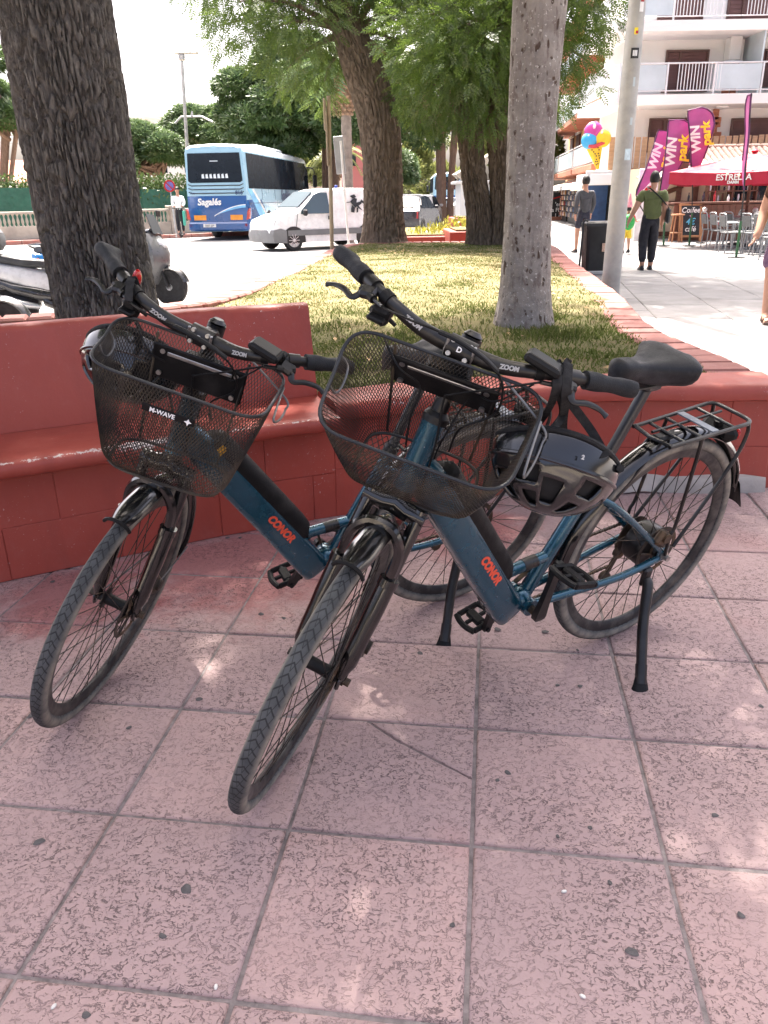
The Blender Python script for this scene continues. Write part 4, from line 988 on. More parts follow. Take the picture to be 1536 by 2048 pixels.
# saddle
sp = MB(); SPT = Vector((.210, 0, .868)); sp.tube([STT-(STT-BB).normalized()*.02, SPT], [.0145, .0145], 16); sp.box(SPT+Vector((-.004, 0, .010)), (.055, .045, .028), bev=.008); bmk('seat_post', sp, painted('seatpost_black', (.02, .021, .023), .3, .2, .2, False))
clampm = MB().tube([STT-(STT-BB).normalized()*.016, STT+(STT-BB).normalized()*.012], [.0222, .0222], 16); clampm.tube([STT+Vector((-.03, -.012, 0)), STT+Vector((-.03, .030, .004))], .005, 8); bmk('seat_clamp', clampm, B_BLK)
sad = MB(); rings = []; SX, SZ = .215, .932
for t in np.linspace(0, 1, 22):
    x = .150-.262*t; hw = .024+.010*math.sin(min(1, t/.12)*math.pi/2)+(.078*(max(0, (t-.30)/.52)**1.5 if t < .82 else 1-.30*((t-.82)/.18)**2)); hw *= (.55 if t == 0 else 1)*(math.sqrt(max(0, 1-((t-.74)/.27)**2)) if t > .74 else 1)
    zt = .004*math.cos(t*6)+.012*max(0, (t-.45)/.55)-(.014 if t < .04 else 0)-.022*max(0, (t-.82)/.18)**2; th_ = (.036+.040*max(0, (t-.25)/.75))*(1-.45*max(0, (t-.78)/.22)**2)
    ring = []
    for k in range(22):
        a = 2*math.pi*k/22; cx, sz = math.cos(a), math.sin(a); y = hw*math.copysign(abs(cx)**.86, cx)
        z = zt+(.024*sz**.9-.009*math.exp(-(y/.018)**2)*(1 if t > .25 else 0) if sz > 0 else -th_*abs(sz)**.85)
        ring.append(Vector((SX+x, y, SZ+z)))
    rings.append(ring)
sad.loft([[Vector((SX-.01, 0, SZ))+(p-Vector((SX-.01, 0, SZ)))*.90 for p in r] for r in rings]); bmk('saddle', sad, B_SAD, angle=70)
rl = MB()
for sg in (-1, 1): rl.tube(smoothpts([(SX+.13, sg*.008, SZ-.030), (SX+.06, sg*.022, SZ-.048), (SX-.02, sg*.022, SZ-.050), (SX-.09, sg*.04, SZ-.045)], 5), .0035, 7)
bmk('saddle_rails', rl, B_BLK)
# carrier
rk = MB(); RZ = .720; xf, xr, wy = .125, -.195, .062
loop = [(xf, -wy, RZ), (xf-.02, -wy, RZ), (xr+.02, -wy-.006, RZ+.014), (xr, -wy+.008, RZ+.016), (xr-.004, 0, RZ+.016), (xr, wy-.008, RZ+.016), (xr+.02, wy+.006, RZ+.014), (xf-.02, wy, RZ), (xf, wy, RZ)]
rk.tube(smoothpts(loop[:3], 3)[:-1]+smoothpts(loop[2:7], 5)[:-1]+smoothpts(loop[6:], 3), .0056, 8)
rk.tube([(xf, -wy, RZ), (xf+.012, 0, RZ), (xf, wy, RZ)], .0056, 8)
for i in range(4): x = xf-.055-.065*i; rk.tube([(x, -wy, RZ+.0008*i*4), (x, wy, RZ+.0008*i*4)], .0048, 8)
rk.tube([(xf-.02, -.02, RZ-.002), (xr+.02, -.02, RZ+.012)], .0042, 7); 
for sg in (-1, 1):
    rk.tube(smoothpts([(.0, sg*.060, RZ+.004), (.0, sg*.066, RZ-.09), (.002, sg*.074, .46), (.012, sg*.076, .42), (.004, sg*.076, BR+.008)], 5), .0052, 8)
    rk.tube(smoothpts([(xr+.004, sg*.058, RZ+.014), (xr-.006, sg*.062, RZ-.03), (xr+.03, sg*.068, RZ-.12), (.0-.02, sg*.076, BR+.03)], 5), .0056, 8)
rk.tube([(xf-.02, -.02, RZ-.01), (.22, -.016, .565)], .0042, 7); rk.tube([(xf-.02, .02, RZ-.01), (.22, .016, .565)], .0042, 7)
bmk('carrier', rk, B_BLK)
plate = MB().box((xf-.175, 0, RZ+.010), (.030, .120, .004), Matrix.Rotation(-.04, 3, 'Y'), bev=.001); bmk('carrier_plate', plate, painted('worn_grey_plate', (.12, .14, .17), .4, .1, .3, True))
rlg = MB().box((xr+.03, 0, RZ-.032), (.05, .11, .05), bev=.018); rlg.tube([(xr+.05, 0, RZ), (xr+.04, 0, RZ-.03)], .012, 8); bmk('rear_lamp', rlg, B_MATT)
rlr = MB().box((xr+.002, 0, RZ-.034), (.012, .095, .030), bev=.005); bmk('red_reflector', rlr, B_RED)
sens = MB().box((.06, .0, RZ-.010), (.11, .035, .014), bev=.006); bmk('carrier_clip', sens, B_MATT)
# kickstand
ks = MB(); kt = Vector((.060, .072, .300)); kf = Vector((.176, .247, .062))
ks.box(kt+Vector((0, .004, -.006)), (.034, .016, .06), bev=.006); kd = (kf-kt)
ks.tube(smoothpts([kt+Vector((0, .010, -.015)), kt+kd*.12+Vector((-.006, .006, 0)), kt+kd*.45, kt+kd*.80, kf-kd*.03], 5), [.0155]*8+[.0150]*6+[.0145]*7, 12)
ks.tube([kt+kd*.80, kf-kd*.03], [.0165, .0160], 12); bmk('kickstand', ks, B_BLK)
kft = MB(); kft.tube([kt+kd*.90, kf-kd*.02, kf+Vector((.006, .008, -.012))], [.0155, .021, .027], 12, flat=.6); bmk('kickstand_foot', kft, B_MATT)
# basket, in its own frame: x forward (depth), y left, z up, origin at back rim centre
def rr_path(t, lvl):
    """rounded-rectangle section of the basket at level 0 (rim) .. 1 (bottom)"""
    xb = 0+.02*lvl; xf_ = .222-.048*lvl; hb_ = .195-.055*lvl; hf = .180-.045*lvl; rc = .058-.012*lvl
    P = [(xb, -hb_), (xb, hb_), (xf_, hf), (xf_, -hf)]; segs = []
    path = []
    for i in range(4):
        p = Vector(P[i]); a = Vector(P[i-1]); b = Vector(P[(i+1) % 4]); d1 = (a-p).normalized(); d2 = (b-p).normalized()
        s0 = p+d1*rc; s1 = p+d2*rc
        for k in range(7): u = k/6; path.append(s0*(1-u)**2+p*2*u*(1-u)+s1*u*u)
    L = [0]
    for i in range(len(path)): L.append(L[-1]+(path[(i+1) % len(path)]-path[i]).length)
    s = (t % 1.0)*L[-1]; k = min(len(path)-1, int(np.searchsorted(L, s, side='right'))-1); u = (s-L[k])/max(1e-9, L[k+1]-L[k]); q = path[k]+(path[(k+1) % len(path)]-path[k])*u
    return q
BH = .262
def bpt(t, l):
    lv = l; rnd_ = 0.0
    if l > .86: q = (l-.86)/.14; lv = l+.55*q*q*.5     # tuck in at the foot
    q = rr_path(t, lv); bow = .010*math.sin(math.pi*l)
    c = Vector((.10, 0)); d = (q-c); q = c+d*(1+bow/.2*.35)
    zr = -BH*l+.018*(1-l)*max(0, 1-q.x/.1)          # rim a little higher at the back
    return Vector((q.x, q.y, zr))
bw = MB(); NC, NL = 150, 34
mid = [[bpt((i+.5*(j % 2))/NC, j/NL) for i in range(NC)] for j in range(NL+1)]
def wire(a, b, r, mb):
    d = (b-a).normalized(); u = d.orthogonal().normalized(); w_ = d.cross(u); vs = []
    for p in (a, b):
        for k in range(3): an = 2.094*k; vs.append(p+u*(math.cos(an)*r)+w_*(math.sin(an)*r))
    mb.add(vs, [(0, 1, 4, 3), (1, 2, 5, 4), (2, 0, 3, 5)])
for j in range(NL):
    for i in range(NC):
        a = mid[j][i]
        if j % 2 == 0: nb = (mid[j+1][i], mid[j+1][(i-1) % NC])
        else: nb = (mid[j+1][i], mid[j+1][(i+1) % NC])
        for b in nb: wire(a, b, .00092, bw)
bmk('basket_mesh', bw, B_WIRE, smooth=False, fixn=False)
bb_ = MB(); zb = -BH+.001
ins = lambda x, y: (.028 < x < .166 and abs(y) < .128-.05*max(0, (.0)))
cell = .0145
for i in range(0, 12):
    for j in range(-10, 11):
        x = .026+cell*.72*i; y = cell*j*.95+(cell*.475 if i % 2 else 0)
        for dy in (-1, 1):
            x2 = x+cell*.72; y2 = y+dy*cell*.475
            if ins(x, y) and ins(x2, y2): wire(Vector((x, y, zb)), Vector((x2, y2, zb)), .00125, bb_)
bmk('basket_floor', bb_, B_WIRE, smooth=False, fixn=False)
rmw = MB(); rmw.tube([bpt(i/80, 0)+Vector((0, 0, .001)) for i in range(80)], .0036, 8, closed=True); bmk('basket_rim', rmw, B_RIMW)
fl2 = MB(); fl2.tube([Vector((.028+.07+.072*math.copysign(abs(math.cos(a))**.5, math.cos(a)), .128*math.copysign(abs(math.sin(a))**.5, math.sin(a)), zb+.002)) for a in np.linspace(0, 2*math.pi, 40, endpoint=False)], .0034, 7, closed=True)
for y in (-.105, .105): fl2.tube([bpt(0.0, 0)*0+Vector((.004, y*1.0, .01)), Vector((.024, y*.9, zb+.004))], .0030, 6)
bmk('floor_frame', fl2, B_WIRE)
pn = MB().box((.006, 0, -.055), (.008, .215, .085), Matrix.Rotation(.075, 3, 'Y'), bev=.003); pn.box((-.018, 0, -.052), (.04, .09, .06), bev=.008); pn.box((-.045, 0, -.045), (.03, .05, .03), bev=.006)
bmk('mount_plate', pn, B_MATT)
pb = MB()
for y in (-.085, .085):
    for z in (-.028, -.082): pb.cyl((.008, y, z), (.014, y, z), .006, seg=8)
pb.box((.0115, 0, -.030), (.004, .15, .010), bev=.002); bmk('plate_bolts', pb, B_STEEL)
hd = MB(); hd.tube(smoothpts([bpt(.30, 0)+Vector((0, .004, 0)), (.045, .205, -.02), (.07, .213, -.035), (.12, .210, -.035), (.155, .200, -.018), bpt(.41, 0)+Vector((0, .004, 0))], 6), .0026, 7); bmk('carry_handle', hd, mat('handle_wire', (.20, .20, .20), .4, metal=.8, var=.3))
hd2 = MB(); hd2.tube(smoothpts([(.06, -.192, .002), (.062, -.176, -.025), (.10, -.172, -.035), (.125, -.176, -.025), (.127, -.188, .002)], 6), .0022, 6); bmk('handle_hook', hd2, MATS['handle_wire'])
bd = MB().box((.218, 0, -.055), (.004, .110, .018), Matrix.Rotation(.17, 3, 'Y'), bev=.001); bmk('badge', bd, B_MATT)

STEER_PARTS = [('fork', 'fork'), ('brake_caliper', 'brake_caliper'), ('axle_nut', 'axle_nut'), ('stem', 'stem'), ('handlebar', 'handlebar'), ('front_mudguard', 'front_mudguard'), ('front_stay', 'mudguard_stay'), ('gripL', 'grip'), ('gripR', 'grip'), ('leverL', 'brake_lever'), ('leverR', 'brake_lever'), ('gear_shifter', 'gear_shifter'), ('display', 'display'), ('brake_cables', 'brake_cables'), ('cable_boot', 'cable_boot')]
FRAME_PARTS = [('frame', 'frame'), ('battery', 'battery'), ('rear_mudguard', 'rear_mudguard'), ('seat_post', 'seat_post'), ('saddle', 'saddle'), ('carrier', 'rear_carrier'), ('kickstand', 'kickstand'), ('chain', 'chain'), ('derailleur', 'derailleur'), ('rear_axle_nut', 'axle_nut'), ('rear_caliper', 'brake_caliper')]
def P4(v): return Matrix.Translation(v)
def ebike(x, y, psi, phi, steer, pit, crank, bask, label, badge):
    Mw = P4((x, y, 0)) @ Matrix.Rotation(psi, 4, 'Z') @ Matrix.Rotation(-phi, 4, 'X') @ Matrix.Rotation(pit, 4, 'Y')
    e = empty('electric_bicycle', M=Mw); tag(e, label, 'bicycle', 'parked electric bicycles')
    S = P4(A0) @ Matrix.Rotation(steer, 4, KX) @ P4(-A0)
    D = {}
    for k, nm in FRAME_PARTS: D[k] = link(nm, BM[k], e)
    for k, nm in STEER_PARTS: D[k] = link(nm, BM[k], e, S)
    link('band', BM['frame_band'], D['frame']); link('seat_clamp', BM['seat_clamp'], D['frame']); link('flap', BM['flap'], D['rear_mudguard']); link('lip', BM['mudguard_lip'], D['front_mudguard'])
    link('clamp_bolts', BM['clamp_bolts'], D['stem']); link('screen', BM['display_screen'], D['display']); link('rails', BM['saddle_rails'], D['saddle']); link('foot', BM['kickstand_foot'], D['kickstand'])
    link('plate', BM['carrier_plate'], D['carrier']); link('rear_lamp', BM['rear_lamp'], D['carrier']); link('reflector', BM['red_reflector'], D['carrier']); link('clip', BM['carrier_clip'], D['carrier'])
    if badge: link('bell', BM['bell'], e, S)
    for nm, hub, Sm, pre, roll in (('front_wheel', HUBF, S, 'f', .13), ('rear_wheel', HUBR, Matrix.Identity(4), 'r', .4)):
        wmat = Sm @ P4(hub) @ Matrix.Rotation(roll, 4, 'Y'); wh = link(nm, BM['front_hub'] if pre == 'f' else BM['hub_motor'], e, wmat)
        link('tyre', BM['tyre'], wh); link('rim', BM['rim'], wh); link('brake_disc', BM['brake_disc'], wh)
        if pre == 'r': link('cassette', BM['cassette'], wh)
        for i in range(36): link('spoke', BM[pre+'s%d' % (i % 4)], wh, Matrix.Rotation(2*math.pi*i/36, 4, 'Y'))
    cs = link('crankset', BM['crank_axle'], e)
    link('chainring', BM['chainring'], cs, P4(BB))
    for sg, k in ((1, 'crankL'), (-1, 'crankR')):
        a = crank if sg > 0 else crank+math.pi; Mc = P4(BB) @ Matrix.Rotation(-a, 4, 'Y'); link('crank_arm', BM[k], cs, Mc)
        tip = BB+Vector((.170*math.cos(a), sg*(.075+.012), .170*math.sin(a))); Mp = P4(tip) @ (Matrix.Identity(4) if sg > 0 else Matrix.Rotation(math.pi, 4, 'Z')) @ Matrix.Rotation(-.25, 4, 'Y'); link('pedal', BM['pedal'], cs, Mp)
    # basket with its own tilt on the bars
    bx, bz, tilt, roll, yaw, by = bask
    Mb = S @ P4((bx, by, bz)) @ Matrix.Rotation(yaw, 4, 'Z') @ Matrix.Rotation(roll, 4, 'X') @ Matrix.Rotation(tilt, 4, 'Y')
    bk = link('basket', BM['basket_mesh'], e, Mb)
    for k, nm in (('basket_floor', 'floor'), ('basket_rim', 'rim'), ('floor_frame', 'floor_frame'), ('mount_plate', 'mount_plate'), ('plate_bolts', 'plate_bolts'), ('carry_handle', 'handle'), ('handle_hook', 'handle')): link(nm, BM[k], bk)
    if badge:
        link('badge', BM['badge'], bk)
        fm = frameM((.2215, -.012, -.055), (0, 1, 0), (-.17, 0, 1)); text_mesh('lettering', 'M-WAVE', .0135, B_WHITE, bk, fm, .0004, bold=.0004)
        st5 = MB().prism([(0, .008), (.0025, .0025), (.008, 0), (.0025, -.0025), (0, -.008), (-.0025, -.0025), (-.008, 0), (-.0025, .0025)], .0008); st5.build('emblem', B_WHITE, bk, frameM((.2215, .042, -.055), (0, 1, 0), (-.17, 0, 1)))
    # lettering on frame, bars and saddle
    c = DT0+dt_u*(DTL*.64)-dt_n*.004+Vector((0, .0364, 0)); text_mesh('lettering', 'CONOR', .031, B_ORANGE, D['frame'], frameM(c, dt_u, dt_n), .0006, shear=.12, bold=.0018, space=1.02)
    for sg in (1, -1):
        a, t = bar_at(sg, .098); tv = Vector((t.x, t.y, t.z))*sg; o = a+PF*.0152+Vector((0, 0, .0015)); text_mesh('lettering', 'ZOOM', .0120, mat('grey_print', (.45, .45, .45), .5), D['handlebar'], frameM(o, tv, KX), .0008, shear=.1, bold=.0005)
    text_mesh('lettering', 'D', .014, B_WHITE, D['stem'], frameM(CL+PF*.0232, (0, 1, 0), KX), .0006, bold=.0004)
    text_mesh('lettering', 'CONOR', .014, B_WHITE, D['saddle'], frameM((SX+.03, .0325, SZ-.012), (-1, .30, 0), (0, -.25, 1)), .0006, shear=.2, bold=.0004)
    return e, S, Mw
bikeA = ebike(.7212, 2.1598, -2.5778, .2256, .6612, .005, R_(93), (.885, 1.035, .45, .06, .10, -.008), 'blue electric bicycle, wire basket tipped forward, black helmet beside its saddle', False)
bikeB = ebike(.2223, 2.4095, -2.6752, .2477, .8702, .0072, R_(120), (.868, 1.035, -.19, 0.0, .17, .012), 'blue electric bicycle against the bench, level wire basket with small white badge', True)
# ================================================================== cycle helmets hanging from the bars
H_SHELL = painted('helmet_gloss_black', (.005, .0055, .007), .14, .8, .10, False, (.08, .075, .07))
H_EPS = mat('helmet_liner', (.012, .012, .013), .9, var=.2)
H_STRAP = mat('nylon_strap', (.010, .010, .011), .85, var=.2, scale=40, bump=.3, bscale=500)
def helmet(M, label, strap, rx=.124, ry=.096, rz=.112):
    e = empty('cycling_helmet', M=M); tag(e, label, 'helmet', 'helmets hanging from the handlebars')
    nu, nv = 64, 22
    VENT = [(8, 12, 4, 9), (20, 24, 4, 9), (52, 56, 4, 9), (40, 44, 4, 9), (1, 4, 6, 13), (13, 17, 6, 13), (28, 31, 6, 13), (33, 36, 6, 13), (47, 51, 6, 13), (59, 63, 6, 13), (7, 12, 11, 15), (20, 25, 11, 15), (39, 44, 11, 15), (52, 57, 11, 15)]
    def P(i, j, k):
        a = 2*math.pi*i/nu; ph = j/nv*R_(104); rib = 1+.030*math.cos(a*6)*math.sin(ph)**2*(1 if j < 16 else .2)
        ridge = .012 if j in (16,) else 0
        r = (math.sin(ph)*rib+ridge)*k; rear = 1+.05*max(0, -math.cos(a))
        return Vector((rx*r*math.cos(a)*rear, ry*r*math.sin(a), rz*math.cos(ph)*k+(.010*math.cos(2*a) if j > 17 else 0)*(j-17)/5))
    mb = MB()
    holes = {(i % nu, j) for a, b, c, d in VENT for i in range(a, b) for j in range(c, d)}
    vs = [P(i, j, 1.0) for j in range(nv+1) for i in range(nu)]; fs = []
    for j in range(nv):
        for i in range(nu):
            if (i, j) in holes: continue
            fs.append((j*nu+i, j*nu+(i+1) % nu, (j+1)*nu+(i+1) % nu, (j+1)*nu+i))
    mb.add(vs, fs); me = mb.mesh('shell', H_SHELL, angle=40)
    o = link('shell', me, e); so_ = o.modifiers.new('solid', 'SOLIDIFY'); so_.thickness = .010; so_.offset = -1
    m2 = MB(); vs = [P(i, j, .86) for j in range(nv+1) for i in range(nu)]; m2.add(vs, [(j*nu+i, j*nu+(i+1) % nu, (j+1)*nu+(i+1) % nu, (j+1)*nu+i) for j in range(nv) for i in range(nu)]); o2 = m2.build('liner', H_EPS, e); q = o2.modifiers.new('solid', 'SOLIDIFY'); q.thickness = .012
    rim = MB().tube([P(i, nv, .985) for i in range(nu)], .0065, 8, closed=True); rim.build('edge_trim', H_STRAP, e)
    band = MB().tube([P(i, 16.6, 1.012) for i in range(nu)], .0042, 6, closed=True); band.build('seam', H_SHELL, e)
    dial = MB().cyl((-.105, 0, -.012), (-.128, 0, -.016), .018, .015, 16); dial.tube([(-.115, -.055, -.010), (-.128, 0, -.016), (-.115, .055, -.010)], .008, 6); dial.build('fit_dial', H_STRAP, e)
    Mi = M.inverted(); sp_ = MB()
    for path in strap:
        pts = smoothpts([Mi @ Vector(p) for p in path], 7); n = len(pts); vs = []
        w_ = .0085
        for i, p in enumerate(pts):
            t = (pts[min(i+1, n-1)]-pts[max(i-1, 0)]).normalized(); s_ = t.cross((Mi.to_3x3() @ Vector((0, 1, 0)))).normalized(); u = s_.cross(t)
            vs += [p-s_*w_-u*.0012, p+s_*w_-u*.0012, p+s_*w_+u*.0012, p-s_*w_+u*.0012]
        sp_.loft([vs[4*i:4*i+4] for i in range(n)])
    sp_.build('strap', H_STRAP, e)
    return e
def aim(c, zdir, xdir):
    z = Vector(zdir).normalized(); x = Vector(xdir); x = (x-z*x.dot(z)).normalized(); y = z.cross(x)
    return Matrix(((x.x, y.x, z.x, c[0]), (x.y, y.y, z.y, c[1]), (x.z, y.z, z.z, c[2]), (0, 0, 0, 1)))
SA_ = bikeA[2] @ bikeA[1]; SB_ = bikeB[2] @ bikeB[1]
aL, tL = bar_at(1, .178); hook = SA_ @ aL
hc = aty(1108, 918, 1.475)
Mh = aim(hc, (-.30, -.42, -.85), (-.90, .05, .30))
up_ = lambda x, y, z: Mh @ Vector((x, y, z))
helmet(Mh, 'black vented helmet with a pale numeral, hanging below the handlebar beside the saddle', [
    [up_(.06, .092, -.018), up_(.03, .06, -.09), hook+Vector((-.004, -.020, -.03)), hook+Vector((0, -.014, .012)), hook+Vector((.002, .008, .019)), hook+Vector((.006, .020, -.02)), up_(.02, -.05, -.08), up_(.05, -.092, -.018)],
    [up_(-.07, .088, -.015), up_(-.02, .06, -.07), hook+Vector((.016, -.020, -.04)), hook+Vector((.018, -.012, .014)), hook+Vector((.020, .012, .018)), hook+Vector((.018, .020, -.03)), up_(-.04, -.06, -.06), up_(-.07, -.088, -.015)]])
h0 = [o for o in bpy.data.objects if o.name == 'cycling_helmet'][0]
tv = (Mh.inverted() @ Matrix.Translation(aty(1163, 918, 1.40)))
text_mesh('numeral', '2', .011, MATS['grey_print'], h0, Mh.inverted() @ frameM(aty(1166, 915, 1.372), (.85, .15, -.35), (.3, .35, .85)), .001, bold=.0006)
aR, tR = bar_at(-1, .178); hook2 = SB_ @ aR
hc2 = aty(268, 718, 1.93); Mh2 = aim(hc2, (-.25, -.55, -.75), (-.85, .2, .35)); up2 = lambda x, y, z: Mh2 @ Vector((x, y, z))
helmet(Mh2, 'black glossy helmet hanging behind the badged basket in front of the bench back', [
    [up2(.06, .09, -.018), up2(.03, .06, -.09), hook2+Vector((-.006, -.022, -.04)), hook2+Vector((0, -.014, .013)), hook2+Vector((.002, .010, .019)), hook2+Vector((.004, .022, -.03)), up2(.02, -.05, -.08), up2(.05, -.09, -.018)]])
# a dry yellow leaf caught in the badged basket
Mbk = [o for o in bikeB[0].children if o.name.startswith('basket')][0]
lf = MB().add([(.0, 0, 0), (.012, .011, .004), (.024, .006, .002), (.030, -.004, .006), (.016, -.013, .002)], [(0, 1, 2, 3, 4)]); lf.add([(.0, 0, -.001), (.012, .011, .003), (.024, .006, .001), (.030, -.004, .005), (.016, -.013, .001)], [(4, 3, 2, 1, 0)])
lo = lf.build('dry_leaf', mat('yellow_leaf', (.55, .30, .03), .8, var=.4, scale=90), smooth=False); tag(lo, 'small yellow dry leaf caught in the badged wire basket', 'leaf'); lo.matrix_basis = frameM(aty(440, 912, 1.66), (.5, -.3, .8), (.8, .3, .2))
# ================================================================== road side: vehicles, wall, pines
def ngon_side(prof, y): return [Vector((x, y, z)) for x, z in prof]
V_WHITE = painted('van_white', (.78, .78, .77), .3, .5, .10, False, (.5, .47, .42))
V_GREY = mat('grey_bumper_plastic', (.16, .165, .17), .6, var=.12, scale=3)
V_TYRE = mat('car_tyre', (.022, .022, .023), .85, var=.2, scale=10)
V_ALLOY = mat('wheel_cover_silver', (.62, .63, .64), .35, metal=.7, var=.1, scale=6)
V_GLASS = glass('car_glass', (.035, .055, .065), .06, .4)
V_DKGL = glass('coach_tinted_glass', (.012, .017, .024), .06, .25)
V_BLK = mat('car_black_trim', (.014, .014, .015), .5, var=.2)
V_RED = mat('tail_lamp_red', (.42, .02, .02), .2, coat=.6)
V_AMB = mat('amber_panel', (.75, .28, .03), .4, var=.1)
V_LAMP = mat('headlamp_clear', (.55, .58, .60), .1, coat=1.0, var=.1)
WHEELS = {}
def car_wheel(e, x, y, z, r, w_, sg, spokes=9, parent=None):
    k = (round(r, 3), round(w_, 3), spokes)
    if k not in WHEELS:
        t = MB().lathe([(r*.66, -w_/2), (r*.92, -w_/2), (r, -w_*.36), (r, w_*.36), (r*.92, w_/2), (r*.66, w_/2), (r*.62, w_*.3), (r*.62, -w_/2)], 36, MY).mesh('tyre', V_TYRE)
        m = MB().lathe([(r*.66, w_*.30), (r*.66, w_*.44), (r*.60, w_*.46), (r*.56, w_*.36), (r*.2, w_*.34), (.01, w_*.34)], 32, MY)
        for i in range(spokes):
            a = 2*math.pi*i/spokes; m.tube([(r*.12*math.cos(a), w_*.44, r*.12*math.sin(a)), (r*.58*math.cos(a), w_*.42, r*.58*math.sin(a))], [r*.07, r*.085], 6, flat=.5)
        m.lathe([(r*.16, w_*.36), (r*.16, w_*.50), (r*.1, w_*.54), (.005, w_*.54)], 16, MY)
        d = MB().lathe([(r*.57, w_*.35), (r*.1, w_*.345)], 28, MY, cap=False)
        WHEELS[k] = (t, m.mesh('wheel_cover', V_ALLOY), d.mesh('wheel_well', V_BLK))
    t, m, d = WHEELS[k]; Mx = P4((x, y, z)) @ (Matrix.Identity(4) if sg > 0 else Matrix.Rotation(math.pi, 4, 'Z'))
    o = link('wheel', t, e, Mx); link('wheel_cover', m, o); link('wheel_disc', d, o)
def car_body(prof, W, tumble, zb, nsec=9):
    """side outline (x,z) closed, swept across the width with tumblehome above the belt zb"""
    rings = []; zt = max(z for _, z in prof); xc = sum(x for x, _ in prof)/len(prof)
    for k in range(nsec):
        q = -1+2*k/(nsec-1); q2 = math.copysign(abs(q)**.75, q); ring = []
        e_ = max(0, (abs(q)-.55)/.45)
        for x, z in prof:
            t = max(0, (z-zb)/(zt-zb)); y = q2*W/2*(1-tumble*t**1.3); sh = 1-.05*e_**2
            ring.append(Vector((xc+(x-xc)*sh, y, z-.035*e_**2*(1 if z > zb else 0)-.02*e_**2*t)))
        rings.append(ring)
    return MB().loft(rings)
def side_pt(prof_w, x, z, W, tumble, zb, zt, sg, out=.008):
    t = max(0, (z-zb)/(zt-zb)); return Vector((x, sg*(W/2*(1-tumble*t**1.3)+out), z))
def side_panel(poly, W, tumble, zb, zt, sg, th=.02, out=.008):
    a = [side_pt(None, x, z, W, tumble, zb, zt, sg, out) for x, z in poly]; b = [p-Vector((0, sg*th, 0)) for p in a]; return MB().loft([a, b])
